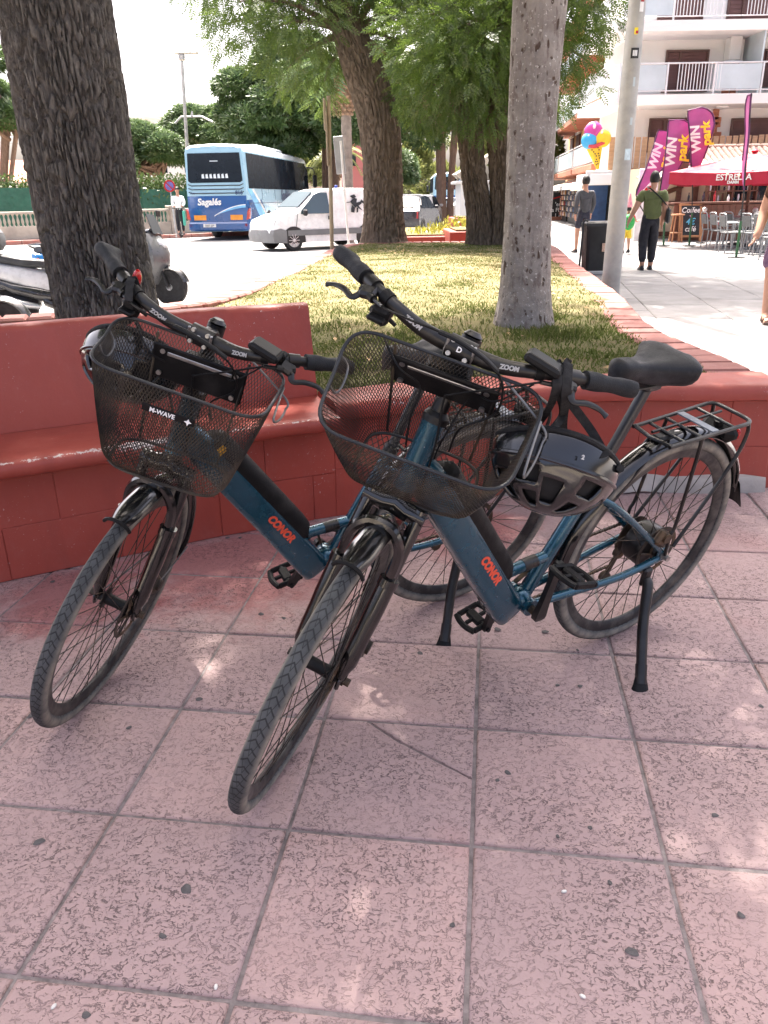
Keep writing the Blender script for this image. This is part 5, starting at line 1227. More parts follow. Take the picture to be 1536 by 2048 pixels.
# ---- white van, nose to the left, seen from its left side; local x forward, y left
def van():
    P1 = gz(545, 505, ROAD_Z); P2 = gz(712, 494, ROAD_Z); d = (P1-P2); d.z = 0
    d.normalize(); mid_ = (P1+P2)/2; d = Matrix.Rotation(R_(-9), 3, 'Z') @ d
    e = empty('van', M=frameM((mid_.x, mid_.y+.9, ROAD_Z), d, d.cross(Vector((0, 0, -1))))); tag(e, 'small white panel van with grey bumper and black emblem on its side', 'van')
    W, zb, zt, tb = 1.72, .98, 1.80, .20
    prof = [(-1.98, .32), (-2.02, .55), (-2.03, 1.0), (-1.96, 1.55), (-1.86, 1.73), (-1.6, 1.79), (-.6, 1.80), (.15, 1.77), (.42, 1.70), (.95, 1.30), (1.16, 1.13), (1.62, 1.03), (1.92, .90), (2.05, .70), (2.08, .45), (2.0, .26), (1.2, .24), (-1.2, .24)]
    car_body(prof, W, tb, zb).build('body', V_WHITE, e, angle=30)
    for sg in (1, -1):
        side_panel([(1.02, 1.06), (.98, 1.16), (.50, 1.60), (.30, 1.66), (.02, 1.66), (-.02, 1.06)], W, tb, zb, zt, sg, .03, .006).build('side_window', V_GLASS, e)
        side_panel([(1.5, .44), (1.5, .60), (-1.95, .62), (-1.95, .44)], W, 0, zb, zt, sg, .03, .012).build('rubbing_strip', V_GREY, e)
        side_panel([(-.12, .62), (-.115, 1.68), (-.105, 1.68), (-.11, .62)], W, tb, zb, zt, sg, .02, .010).build('door_seam', V_GREY, e)
        side_panel([(1.22, .62), (1.14, 1.06), (1.128, 1.06), (1.208, .62)], W, tb, zb, zt, sg, .02, .010).build('door_seam', V_GREY, e)
        side_panel([(-.05, .88), (-.05, .99), (.07, .99), (.07, .88)], W, 0, zb, zt, sg, .02, .016).build('door_handle', V_BLK, e)
        side_panel([(-1.98, .70), (-1.97, 1.05), (-1.90, 1.05), (-1.90, .70)], W, tb, zb, zt, sg, .03, .010).build('tail_lamp', V_RED, e)
        side_panel([(1.98, .74), (1.90, .90), (1.66, .98), (1.60, .90), (1.85, .74)], W, 0, zb, zt, sg, .05, -.035).build('headlamp', V_LAMP, e)
        mb = MB().box((.92, sg*.96, 1.10), (.12, .16, .19), bev=.04); mb.tube([(.94, sg*.84, 1.06), (.92, sg*.92, 1.06)], .02, 6); mb.build('wing_mirror', V_BLK, e)
        for x in (1.30, -1.35):
            n = 18; arc = [(x+.40*math.cos(a), .31+.40*math.sin(a)) for a in np.linspace(-.2, math.pi+.2, n)]; side_panel(arc, W, 0, zb, zt, sg, .20, .011).build('wheel_arch', V_BLK, e)
            car_wheel(e, x, sg*(W/2-.085), .31, .31, .19, sg, 10)
    MB().loft([[Vector((1.55, y, .24)), Vector((2.10-.16*abs(y)**2.2, y, .25)), Vector((2.14-.16*abs(y)**2.2, y, .45)), Vector((2.10-.16*abs(y)**2.2, y, .62)), Vector((1.95-.3*abs(y)**3, y, .66)), Vector((1.55, y, .6))] for y in np.linspace(-.885, .885, 13)]).build('front_bumper', V_GREY, e, angle=40)
    MB().box((-1.98, 0, .47), (.14, 1.74, .24), bev=.05).build('rear_bumper', V_GREY, e)
    a = [Vector((1.02, y, 1.265)) for y in (-.68, .68)]; b = [Vector((.46, y, 1.70)) for y in (.60, -.60)]; n = Vector((.55, 0, .62)).normalized()*.012; MB().loft([[p+n for p in a+b], [p-n for p in a+b]]).build('windscreen', V_GLASS, e)
    # black rider-like emblem: an irregular ink mark
    cx, cz = -.95, 1.30
    for q in ([(-.16, .10), (.0, .20), (.10, .17), (.06, .06), (.20, .08), (.28, .16), (.24, .02), (.12, -.04), (.26, -.18), (.16, -.14), (.06, -.06), (-.02, -.10), (-.06, -.02), (-.12, .02)], [(-.10, -.02), (-.02, -.10), (-.06, -.24), (-.18, -.22), (-.16, -.10)], [(-.34, .07), (-.12, .09), (-.12, .07), (-.34, .05)], [(.05, -.08), (.02, -.24), (.08, -.23), (.11, -.10)], [(-.06, .18), (-.16, .25), (.02, .30), (.08, .22)], [(.2, .08), (.34, .02), (.36, .08), (.26, .14)]):
        poly = [(cx-x*1.0, cz+z*1.0) for x, z in q]; [side_panel(poly, W, tb, zb, zt, sg, .004, .014).build('emblem', V_BLK, e, smooth=False) for sg in (1, -1)]
    MB().lathe([(.05, 0), (.05, .07), (.03, .09), (.0, .09)], 12, P4((-.55, .35, 1.79))).build('roof_beacon', mat('blue_lens', (.03, .06, .3), .3), e)
van()
# ---- coach
C_BLUE = mat('coach_blue', (.008, .080, .27), .3, coat=.5, var=.08, scale=.8); C_LIGHT = mat('coach_pale_blue', (.30, .50, .63), .3, coat=.5, var=.06, scale=.8)
C_ROOF = mat('coach_roof_white', (.66, .72, .76), .4, var=.08, scale=.7); C_SWOOSH = mat('coach_wave', (.16, .42, .68), .35, var=.3, scale=2); C_DARK = mat('coach_navy_print', (.02, .045, .13), .4, var=.1)
def coach(name, label, M, detail=True, L=12.2, group=None):
    e = empty(name, M=M); tag(e, label, 'coach', group); W, H = 2.52, 3.52
    def sec(x, k=1.0, zt=H, z0=.34): # rounded section
        pts = [(-W/2*k, z0), (W/2*k, z0), (W/2*k, 1.5), (W/2*k*.985, 2.2), (W/2*k*.955, zt-.28), (W/2*k*.90, zt-.10), (W/2*k*.74, zt-.01), (0, zt+.04), (-W/2*k*.74, zt-.01), (-W/2*k*.90, zt-.10), (-W/2*k*.955, zt-.28), (-W/2*k*.985, 2.2), (-W/2*k, 1.5)]
        return [Vector((x, y, z)) for y, z in pts]
    S = [sec(-L/2+.0, .955, H-.10), sec(-L/2+.12, .99, H-.02), sec(-L/2+.5, 1.0), sec(L/2-1.2, 1.0), sec(L/2-.5, .985, H-.06), sec(L/2-.15, .95, H-.35), sec(L/2, .90, H-1.0)]
    b = MB().loft(S); b.m = []
    for f in b.f:
        zc = sum(b.v[i][2] for i in f)/len(f); xc = sum(b.v[i][0] for i in f)/len(f); b.m.append(2 if zc > 3.3 else (1 if zc > 1.45 else 0))
    b.build('body', [C_BLUE, C_LIGHT, C_ROOF], e, angle=40)
    xr = -L/2
    def rear(poly, nm, m, out=.03, th=.04):
        def pt(y, z, o): return Vector((xr-o, y, z))
        return MB().loft([[pt(y, z, out) for y, z in poly], [pt(y, z, out-th) for y, z in poly]]).build(nm, m, e, smooth=False)
    # pale upper back, dark window, louvres
    rear([(-1.18, 1.66), (1.18, 1.66), (1.12, 3.36), (-1.12, 3.36)], 'rear_upper_panel', C_LIGHT, .012, .2)
    rear([(-1.20, .36), (1.20, .36), (1.20, 1.655), (-1.20, 1.655)], 'rear_lower_panel', C_BLUE, .014, .2)
    rear([(-1.10, 2.20), (-1.0, 2.14), (1.0, 2.14), (1.10, 2.20), (1.04, 3.20), (-1.04, 3.20)], 'rear_window', V_DKGL, .03)
    if detail:
        for y in np.linspace(-.48, .48, 7): rear([(y-.055, 2.30), (y+.055, 2.30), (y+.05, 2.44), (y-.03, 2.46)], 'headrest_cover', C_ROOF, .034, .006)
        rear([(-.16, 2.90), (.16, 2.90), (.16, 2.93), (-.16, 2.93)], 'brake_light_bar', C_ROOF, .036, .006)
        for z in (2.10, 1.96, 1.82): rear([(-1.12, z), (-.98, z-.05), (.98, z-.05), (1.12, z), (1.12, z-.03), (.98, z-.085), (-.98, z-.085), (-1.12, z-.03)], 'louvre', V_BLK, .034, .03)
        for sg in (-1, 1):
            rear([(sg*.50, .76), (sg*1.0, .76), (sg*1.0, .95), (sg*.50, .95)], 'reflector_panel', V_AMB, .03)
            rear([(sg*1.14, .76), (sg*1.28, .80), (sg*1.30, 1.20), (sg*1.20, 1.08)], 'tail_lamp', V_RED, .03, .16)
            rear([(sg*1.08, .52), (sg*1.18, .52), (sg*1.18, .62), (sg*1.08, .62)], 'fog_lamp', V_RED, .10, .03)
        MB().box((xr-.02, 0, .52), (.16, 2.46, .34), bev=.06).build('rear_bumper', C_BLUE, e)
        rear([(.10, .50), (.62, .50), (.62, .62), (.10, .62)], 'number_plate', V_WHITE, .115, .02)
        Mr = lambda y, z, o: Matrix(((0, 0, -1, xr-o), (-1, 0, 0, y), (0, 1, 0, z), (0, 0, 0, 1)))
        text_mesh('lettering', '5057 JSP', .105, V_BLK, e, Mr(.36, .558, .119), .002)
        text_mesh('lettering', 'Sagal\u00e9s', .34, V_WHITE, e, Mr(.32, 1.43, .034), .003, shear=.12, bold=.012)
        text_mesh('lettering', '816', .20, C_DARK, e, Mr(-.92, 1.76, .034), .003, bold=.006)
        text_mesh('lettering', 'Ara', .13, C_DARK, e, Mr(.98, 1.76, .034), .003, shear=.3)
        sw_ = MB(); up_e = [(t*1.3-1.15, 1.32-.40*t**1.8+.02) for t in np.linspace(0, 1, 14)]; lo_e = [(t*1.3-1.15, 1.22-.29*t**1.5) for t in np.linspace(0, 1, 14)]
        rear([(y, z) for y, z in up_e]+[(y, z) for y, z in lo_e[::-1]], 'swoosh', C_SWOOSH, .030, .01); rear([(y, z-.005) for y, z in up_e]+[(y, z-.035) for y, z in up_e[::-1]], 'swoosh_edge', V_WHITE, .034, .01)
    # right side (y negative): windows and panels
    for sg in (-1, 1):
        def side(poly, nm, m, out=.012, th=.02):
            def pt(x, z, o): k = 1.0 if z < 1.5 else 1-.045*min(1, (z-1.5)/1.75); return Vector((x, sg*(W/2*k+o), z))
            return MB().loft([[pt(x, z, out) for x, z in poly], [pt(x, z, out-th) for x, z in poly]]).build(nm, m, e, smooth=False)
        xs = [-L/2+.28, -L/2+2.6, -L/2+4.7, -L/2+6.8, -L/2+8.9, L/2-1.0]
        for x0, x1 in zip(xs[:-1], xs[1:]): side([(x0+.015, 1.92), (x1-.015, 1.92), (x1-.015, 3.20), (x0+.015, 3.20)], 'side_window', V_DKGL)
        side([(L/2-.98, 1.3), (L/2-.30, 1.3), (L/2-.42, 2.9), (L/2-.98, 3.1)], 'door_window', V_DKGL)
        side([(-L/2+3.4, .5), (L/2-.4, .5), (L/2-.4, 1.5), (-L/2+2.0, 1.5)], 'pale_lower_panel', C_LIGHT, .010)
        if detail:
            side([(-L/2+.1, 1.9), (-L/2+.6, 1.9), (-L/2+1.9, 1.25), (-L/2+3.2, .5), (-L/2+2.3, .5), (-L/2+1.2, 1.1)], 'wave_stripe', C_SWOOSH, .013); side([(-L/2+.65, 1.9), (-L/2+.95, 1.9), (-L/2+2.2, 1.25), (-L/2+3.55, .5), (-L/2+3.25, .5), (-L/2+1.95, 1.25)], 'wave_edge', V_WHITE, .014)
            for x in (-L/2+2.2, -L/2+4.4, -L/2+6.5, -L/2+8.6): side([(x, .45), (x+.02, .45), (x+.02, 1.9), (x, 1.9)], 'panel_seam', C_DARK, .016)
            side([(-L/2+.1, 1.36), (L/2-1, 1.36), (L/2-1, 1.385), (-L/2+.1, 1.385)], 'belt_moulding', C_DARK, .017)
            for z in (.82, .90, .98, 1.06): side([(-L/2+.5, z), (-L/2+1.1, z), (-L/2+1.1, z+.035), (-L/2+.5, z+.035)], 'engine_grille', C_DARK, .018)
            Ms = Matrix(((1, 0, 0, -L/2+6.4), (0, 0, -1, -W/2-.020), (0, 1, 0, 1.66), (0, 0, 0, 1))) if sg < 0 else Matrix(((-1, 0, 0, -L/2+6.4), (0, 0, 1, W/2+.020), (0, 1, 0, 1.66), (0, 0, 0, 1)))
            text_mesh('lettering', 'Sagal\u00e9s', .62, C_DARK, e, Ms, .004, bold=.016)
            dd = MB().lathe([(.24, 0), (.24, .01), (.0, .012)], 24, Matrix(((1, 0, 0, -L/2+5.1), (0, 0, sg, sg*(W/2+.012)), (0, 1, 0, 1.02), (0, 0, 0, 1)))); dd.build('round_logo', V_RED, e)
        for x in (-L/2+3.1, L/2-2.6):
            arc = [(x+.60*math.cos(a), .48+.60*math.sin(a)) for a in np.linspace(-.2, math.pi+.2, 18)]; side(arc, 'wheel_arch', V_BLK, .015, .3); car_wheel(e, x, sg*(W/2-.15), .48, .48, .30, sg, 8)
        mb = MB().tube(smoothpts([(L/2-.25, sg*1.1, 3.05), (L/2+.25, sg*1.38, 3.0), (L/2+.30, sg*1.46, 2.75)], 4), .03, 6); mb.box((L/2+.28, sg*1.47, 2.38), (.14, .24, .62), bev=.06); mb.build('wing_mirror', V_BLK, e)
    MB().box((-.6, 0, H+.07), (4.6, 1.75, .16), bev=.07).build('roof_unit', C_ROOF, e); MB().box((L/2-3.0, 0, H+.04), (1.2, 1.2, .10), bev=.04).build('roof_hatch', C_ROOF, e)
    return e
p_ = aty(437, 470, 33.4)
coach('coach', 'blue and pale blue coach numbered 816 seen from behind', Matrix.Translation((p_.x+.80, 33.4+6.1, ROAD_Z)) @ Matrix.Rotation(R_(90-7.0), 4, 'Z'))
coach('coach', 'small distant blue coach far along the tree lined road', Matrix.Translation((6.3, 82, ROAD_Z)) @ Matrix.Rotation(R_(88), 4, 'Z'), detail=False)
# ---- ordinary cars
def car(label, loc, rz, paint, prof=None, W=1.8, wheelx=(1.3, -1.3), r=.32, zt=1.5, suv=False):
    e = empty('parked_car', M=Matrix.Translation(loc) @ Matrix.Rotation(rz, 4, 'Z')); tag(e, label, 'car', 'cars beyond the lawn'); k = 1.08 if suv else 1.0
    prof = [(-2.05, .30), (-2.14, .62), (-2.10, .92*k), (-1.95, 1.02*k), (-1.55, 1.36*k), (-1.2, 1.46*k), (-.3, 1.50*k), (.35, 1.44*k), (1.05, 1.02*k), (1.75, .90*k), (2.08, .74), (2.14, .5), (2.05, .25), (-2.0, .25)]
    zb, zt = .95*k, 1.5*k; tb = .22
    car_body(prof, W, tb, zb).build('body', paint, e, angle=30)
    for sg in (1, -1):
        side_panel([(.92, 1.0*k), (.30, 1.38*k), (-.25, 1.42*k), (-.25, 1.0*k)], W, tb, zb, zt, sg, .03, .006).build('side_window', V_DKGL, e); side_panel([(-.32, 1.0*k), (-.32, 1.42*k), (-1.15, 1.38*k), (-1.55, 1.12*k), (-1.5, 1.0*k)], W, tb, zb, zt, sg, .03, .006).build('side_window', V_DKGL, e)
        for x in wheelx: arc = [(x+.39*math.cos(a), r+.39*math.sin(a)) for a in np.linspace(-.2, math.pi+.2, 16)]; side_panel(arc, W, 0, zb, zt, sg, .2, .009).build('wheel_arch', V_BLK, e); car_wheel(e, x, sg*(W/2-.09), r, r, .2, sg, 7)
        side_panel([(-2.1, .72), (-2.08, .88*k), (-1.80, .92*k), (-1.85, .76)], W, 0, zb, zt, sg, .06, -.03).build('tail_lamp', V_RED, e); side_panel([(2.03, .60), (1.95, .76), (1.60, .84), (1.75, .64)], W, 0, zb, zt, sg, .06, -.03).build('headlamp', V_LAMP, e)
        MB().box((.82, sg*.98, 1.04*k), (.10, .17, .13), bev=.03).build('wing_mirror', paint, e)
    for (x0, z0, x1, z1, n) in ((1.03, 1.04*k, .36, 1.435*k, (.5, 0, .8)), (-1.93, 1.04*k, -1.53, 1.365*k, (-.6, 0, .7))):
        nn = Vector(n).normalized()*.012; q = [Vector((x0, -.66, z0)), Vector((x0, .66, z0)), Vector((x1, .58, z1)), Vector((x1, -.58, z1))]; MB().loft([[p+nn for p in q], [p-nn for p in q]]).build('windscreen', V_DKGL, e)
    MB().box((-2.12, 0, .62), (.03, .50, .12)).build('number_plate', V_WHITE, e)
    return e
PT = {n: painted('car_'+n, c, .28, .7, .06, False) for n, c in dict(navy=(.012, .016, .026), silver=(.55, .56, .57), white=(.76, .76, .75), blue=(.10, .20, .34), grey=(.14, .15, .16)).items()}
q_ = gz(826, 458, ROAD_Z); car('dark navy hatchback parked behind the thick curved tree', (1.25, 35.0, ROAD_Z), R_(74), PT['navy'], suv=True)
car('silver car parked on the far side of the navy hatchback', (2.0, 41.5, ROAD_Z), R_(80), PT['silver'], suv=True)
car('white car parked crosswise in front of the white kiosk', (4.6, 47.5, ROAD_Z), R_(200), PT['white'])
car('pale blue car in the row beyond the white car', (4.2, 56, ROAD_Z), R_(195), PT['blue'])
car('grey car in the row beside the pale blue car', (6.9, 60, ROAD_Z), R_(196), PT['grey'])
# ---- motor scooters
S_DK = painted('scooter_black', (.015, .015, .017), .2, .7, .1, False); S_WH = painted('scooter_white', (.62, .63, .64), .25, .6, .05, False); S_GR = painted('scooter_grey', (.10, .105, .11), .3, .5, .1, False); S_BL = painted('scooter_blue', (.02, .20, .55), .25, .6, .05, False)
def scooter(label, M, paint, paint2, box=False):
    e = empty('motor_scooter', M=M); tag(e, label, 'scooter', 'scooters parked behind the bench'); r = .265; xf, xr = .66, -.64
    for x, nm in ((xf, 'front_wheel'), (xr, 'rear_wheel')):
        wm = MB().lathe([(r*.70, -.05), (r*.9, -.06), (r, -.03), (r, .03), (r*.9, .06), (r*.70, .05), (r*.66, 0)], 32, MY).build(nm, V_TYRE, e, P4((x, 0, r))); sp = MB()
        for i in range(6): a = i*math.pi/3; sp.tube([(.03*math.cos(a), 0, .03*math.sin(a)), (.70*r*math.cos(a+.25), 0, .70*r*math.sin(a+.25))], .014, 6)
        sp.lathe([(.05, -.05), (.05, .05)], 14, MY); m3 = ringmesh([(r*.72, -.04), (r*.72, .04), (r*.62, .03), (r*.62, -.03)], 30); sp.add(m3.v, m3.f); sp.build('alloy_rim', V_ALLOY, wm); rotor(.06).build('brake_disc', B_STEEL, wm, Matrix.Scale(1.3, 4))
    fm_ = MB(); rings = []
    for a in np.linspace(R_(15), R_(150), 14): u = Vector((math.cos(a), 0, math.sin(a))); rings.append([Vector((xf, 0, r))+u*(r+.05-.05*q*q)+Vector((0, q*.085, 0)) for q in (-1, -.5, 0, .5, 1)]+[Vector((xf, 0, r))+u*(r+.035-.05*q*q)+Vector((0, q*.08, 0)) for q in (1, .5, 0, -.5, -1)])
    fm_.loft(rings); fm_.build('front_mudguard', S_DK, e)
    MB().tube([(xf, -.085, r), (.52, -.085, .62)], .022, 8).tube([(xf, .085, r), (.52, .085, .62)], .022, 8).tube([(.54, 0, .55), (.40, 0, 1.02)], .03, 8).build('fork', V_BLK, e)
    def lf(secs): return MB().loft([[Vector((x, w_*math.copysign(abs(math.cos(a))**.7, math.cos(a)), zc+h_*math.copysign(abs(math.sin(a))**.7, math.sin(a)))) for a in np.linspace(0, 2*math.pi, 16, endpoint=False)] for x, zc, w_, h_ in secs])
    # front apron, leaning
    ap = []
    for t in np.linspace(0, 1, 9):
        z = .30+.72*t; x = .40+.26*math.sin(t*2.6)*(.8)-.10*t; w_ = .14+.13*math.sin(t*2.6); ap.append([Vector((x+.10*(1-(y/w_)**2), y, z)) for y in np.linspace(-w_, w_, 7)]+[Vector((x-.07, y, z)) for y in np.linspace(w_, -w_, 7)])
    MB().loft(ap).build('front_apron', paint, e, angle=50)
    lf([(.62, .84, .03, .03), (.58, .86, .12, .07), (.48, .92, .14, .09)]).build('headlamp', V_LAMP, e); lf([(.52, 1.0, .10, .03), (.44, 1.04, .15, .06), (.34, 1.03, .13, .05), (.26, 1.0, .06, .03)]).build('handlebar_cowl', S_DK, e)
    MB().add([(.52, -.16, 1.02), (.52, .16, 1.02), (.40, .13, 1.30), (.40, -.13, 1.30), (.51, -.16, 1.02), (.51, .16, 1.02), (.39, .13, 1.30), (.39, -.13, 1.30)], [(0, 1, 2, 3), (7, 6, 5, 4), (0, 4, 5, 1), (2, 6, 7, 3)]).build('windshield', glass('smoked_screen', (.05, .055, .06), .1), e)
    hbm = MB().tube(smoothpts([(.30, -.36, 1.04), (.36, -.2, 1.04), (.40, 0, 1.03), (.36, .2, 1.04), (.30, .36, 1.04)], 4), .015, 8)
    for sg in (-1, 1): hbm.tube([(.38, sg*.26, 1.05), (.34, sg*.36, 1.30)], .006, 5); hbm.box((.34, sg*.38, 1.34), (.02, .14, .09), bev=.02)
    hbm.build('handlebar', V_BLK, e)
    lf([(.42, .30, .16, .05), (.2, .27, .18, .05), (-.15, .27, .18, .06), (-.25, .34, .17, .1)]).build('footboard', S_DK, e)
    lf([(-.10, .42, .10, .10), (-.18, .52, .14, .16), (-.45, .60, .18, .14), (-.75, .68, .16, .11), (-.95, .74, .10, .08), (-1.02, .78, .04, .04)]).build('rear_body', paint, e, angle=50)
    lf([(-.02, .36, .12, .07), (-.3, .40, .20, .10), (-.6, .47, .195, .08), (-.86, .58, .13, .05)]).build('lower_cowl', S_DK, e, angle=50); lf([(.30, .55, .05, .22), (.10, .42, .09, .12), (-.12, .50, .13, .16)]).build('centre_tunnel', S_DK, e, angle=50)
    lf([(-.02, .72, .10, .04), (-.15, .76, .15, .05), (-.45, .78, .17, .06), (-.75, .84, .15, .06), (-.92, .87, .09, .04)]).build('seat', mat('scooter_seat', (.05, .052, .055), .7, bump=.2, bscale=200), e)
    lf([(-.35, .34, .06, .10), (-.55, .32, .10, .12), (-.78, .30, .07, .07)]).build('engine_case', V_BLK, e); MB().tube([(-.3, -.14, .25), (-.6, -.18, .30), (-.95, -.18, .40)], [.03, .06, .055], 12).build('exhaust', V_ALLOY, e)
    lf([(-.60, .42, .02, .02), (-.72, .48, .10, .03), (-.92, .46, .09, .03), (-1.05, .38, .05, .02)]).build('rear_mudguard', S_DK, e); MB().box((-1.0, 0, .72), (.05, .16, .08), bev=.02).build('tail_lamp', V_RED, e)
    MB().tube(smoothpts([(-.70, -.17, .86), (-.95, -.13, .93), (-1.0, 0, .94), (-.95, .13, .93), (-.70, .17, .86)], 4), .014, 8).build('grab_rail', paint2, e)
    if box: lf([(-.70, 1.06, .10, .08), (-.76, 1.07, .20, .14), (-.95, 1.08, .22, .16), (-1.12, 1.07, .19, .14), (-1.18, 1.06, .10, .08)]).build('top_box', mat('grey_top_box', (.10, .105, .11), .55, var=.15, scale=5), e)
    MB().tube([(-.05, .16, .26), (-.02, .30, .0)], .014, 6).build('side_stand', V_BLK, e)
    return e
SCM = lambda x, y, a: Matrix.Translation((x, y, ROAD_Z)) @ Matrix.Rotation(R_(a), 4, 'Z') @ Matrix.Rotation(R_(-6), 4, 'X')
scooter('white and black scooter with grey top box behind the leaning tree', SCM(-3.95, 10.2, 3), S_WH, S_DK, True)
q_ = gz(340, 611, ROAD_Z); scooter('dark grey scooter whose front wheel shows beyond the leaning trunk', SCM(q_.x-.62, q_.y+.15, -12), S_GR, S_DK)
scooter('blue scooter parked past the white one', SCM(-4.25, 12.3, 62), S_BL, S_DK)
scooter('black scooter nosing in at the bench back', SCM(-4.62, 8.35, 4), S_DK, S_DK)
# ---- balustrade wall across the road
M_STONE = mat('weathered_stone', (.42, .37, .31), .9, var=.2, scale=1.6, bump=.4, bscale=25, dirt=(.24, .21, .18), dirtamt=.4, dscale=.9)
def balustrade(a, b, label, n_bay):
    a = Vector((a[0], a[1], -.02)); b = Vector((b[0], b[1], -.02)); d = (b-a); L = d.length; u = d.normalized(); e = empty('balustrade_wall', M=frameM(a, u, (-u.y, u.x, 0))); tag(e, label, 'wall', 'balustrade walls across the road')
    bay = L/n_bay
    post = MB().box((0, 0, .55), (.34, .34, 1.1), bev=.02).box((0, 0, 1.13), (.46, .46, .09), bev=.02).mesh('post', M_STONE)
    bal = MB().lathe([(.05, .50), (.05, .53), (.028, .56), (.055, .66), (.05, .72), (.026, .84), (.03, .90), (.05, .92), (.05, .95)], 8).mesh('baluster', M_STONE)
    for i in range(n_bay+1): link('post', post, e, P4((i*bay, 0, 0)))
    for i in range(n_bay):
        c = (i+.5)*bay; w_ = bay-.36
        MB().box((c, 0, .25), (w_, .22, .50), bev=.01).build('plinth', M_STONE, e); MB().box((c, 0, 1.0), (w_, .26, .10), bev=.02).build('handrail', M_STONE, e)
        n = int(w_/.16)
        for k in range(n): link('baluster', bal, e, P4((c-w_/2+(k+.5)*w_/n, 0, 0)))
balustrade((-20.5, 30.0), (-13.4, 33.4), 'weathered stone balustrade wall beyond the scooters', 3)
balustrade((-12.9, 33.9), (-7.2, 38.6), 'weathered stone balustrade wall beside the coach', 3)
# ---- green netted fence and hedge behind the wall
M_NET = mat('green_net', (.02, .085, .06), .8, var=.2, scale=3, bump=.3, bscale=200)
M_HEDGE = leaf_mat('hedge_leaf', (.022, .05, .012), (.04, .075, .018), (.07, .105, .03), .3)
def net_fence(a, b, h, label):
    a = Vector((a[0], a[1], -.05)); b = Vector((b[0], b[1], -.05)); u = (b-a).normalized(); L = (b-a).length; e = empty('netted_fence', M=frameM(a, u, (-u.y, u.x, 0))); tag(e, label, 'fence', 'green netted fences')
    n = int(L/.25); mb = MB(); rings = [[Vector((i*L/n, .03*math.sin(i*1.3)+dy, z)) for z, dy in ((.1, 0), (h*.5, .02), (h, 0), (h, .012), (h*.5, .032), (.1, .012))] for i in range(n+1)]; mb.loft(rings); mb.build('net', M_NET, e)
    pm = MB().cyl((0, -.05, 0), (0, -.05, h+.1), .03, seg=8).mesh('post', M_NET)
    for i in range(int(L/2.2)+1): link('post', pm, e, P4((i*2.2, 0, 0)))
net_fence((-27, 32), (-13, 37.5), 2.0, 'dark green netted fence under a clipped hedge'); net_fence((-12.6, 37.5), (-7.6, 41.5), 1.9, 'dark green netted fence under the pines')
def hedge(name, label, a, b, z0, z1, th, n):
    a = np.array(a); b = np.array(b); t = rng.uniform(0, 1, (n, 1)); P = np.zeros((n, 3)); P[:, :2] = a+(b-a)*t; P[:, :2] += rng.normal(0, th, (n, 2)); P[:, 2] = rng.uniform(z0, z1, n)+.25*np.sin(t[:, 0]*60)
    e = empty(name, (a[0], a[1], 0)); tag(e, label, 'hedge', 'hedges across the road'); scatter('foliage', P, rng.normal(size=(n, 3))+np.array([0, -.4, .6]), leaf_tpl(.16, .09), M_HEDGE, e, (a[0], a[1], 0))
    MB().tube([(0, 0, 0), tuple((b-a))+(0,)], .05, 5).build('stems', M_PINEBARK, e)
hedge('clipped_hedge', 'clipped green hedge above the fence and beyond the scooters', (-27.5, 33), (-13, 38.5), 1.2, 2.3, .35, 9000); hedge('clipped_hedge', 'leafy hedge beneath the pines beside the coach', (-12.6, 38.6), (-7.4, 42.6), 1.2, 2.3, .4, 7000)
# ---- umbrella pines
def pine(label, base, h, crown, trunks, n=1600, m=None, tpl=None, group='pines across the road', lean=0.0):
    b = Vector(base); e = empty('umbrella_pine', b); tag(e, label, 'tree', group); mb = MB()
    C = [(b.x+x, b.y+y, b.z+z, r) for x, y, z, r in crown]
    for tx, ty, tr in trunks:
        top = Vector((tx*.5+lean, ty*.5, h*.62)); mb.tube(smoothpts([Vector((tx*.25, ty*.25, -.2)), Vector((tx*.3+lean*.3, ty*.3, h*.25)), top], 5), [tr]*3+[tr*.85]*(len(smoothpts([1*top, top, top], 5))-3), 8)
        for (x, y, z, r) in crown:
            if random.random() < .75: branch(mb, top-Vector((0, 0, random.uniform(0, h*.12))), (x, y, z-.2*r), tr*.45, .04, .05, 5)
    mb.build('trunk', M_PINEBARK, e)
    P = []; D = []
    for x, y, z, r in C: p, d = ball(int(n*r*r/4), (x, y, z), (r, r, r*.62), .72); k = p[:, 2] > z-.35*r; P.append(p[k]); D.append(d[k]+np.array([0, 0, .5]))
    scatter('crown', np.concatenate(P), np.concatenate(D), tpl or tuft_tpl(6, .36, .085), m or M_NEEDLE, e, b)
def lumps(n, rx, ry, z0, z1, r0, r1, seed):
    g_ = np.random.default_rng(seed); out = []
    for i in range(n):
        a = g_.uniform(0, 6.283); q = math.sqrt(g_.uniform(0, 1)); out.append((rx*q*math.cos(a), ry*q*math.sin(a), z0+(z1-z0)*(1-q*q)*g_.uniform(.7, 1.0)+g_.uniform(-.2, .2), g_.uniform(r0, r1)))
    return out
pine('tall umbrella pine with bare reddish limbs behind the white house', (aty(-8, 360, 45.5).x, 45.5, 0), 8.6, [(x-.3, y, z, r) for x, y, z, r in lumps(16, 1.5, 3, 5.4, 9.4, 1.0, 1.4, 3)], [(0, 0, .26), (1.2, 0, .15)], lean=1.1)
pine('dense umbrella pine with tangled trunks beside the coach', (-15.4, 56, 0), 5.6, lumps(20, 2.9, 3, 3.6, 5.3, 1.0, 1.5, 4), [(-1.5, 0, .2), (.5, .4, .22), (1.8, -.4, .18), (-.4, -.6, .15), (2.4, .5, .16)], n=2000)
pine('umbrella pine rising behind the coach roof', (-12.2, 62, 0), 7, lumps(14, 3.0, 3, 5.2, 7.0, 1.1, 1.6, 5), [(0, 0, .25), (1, .6, .2)], n=1900)
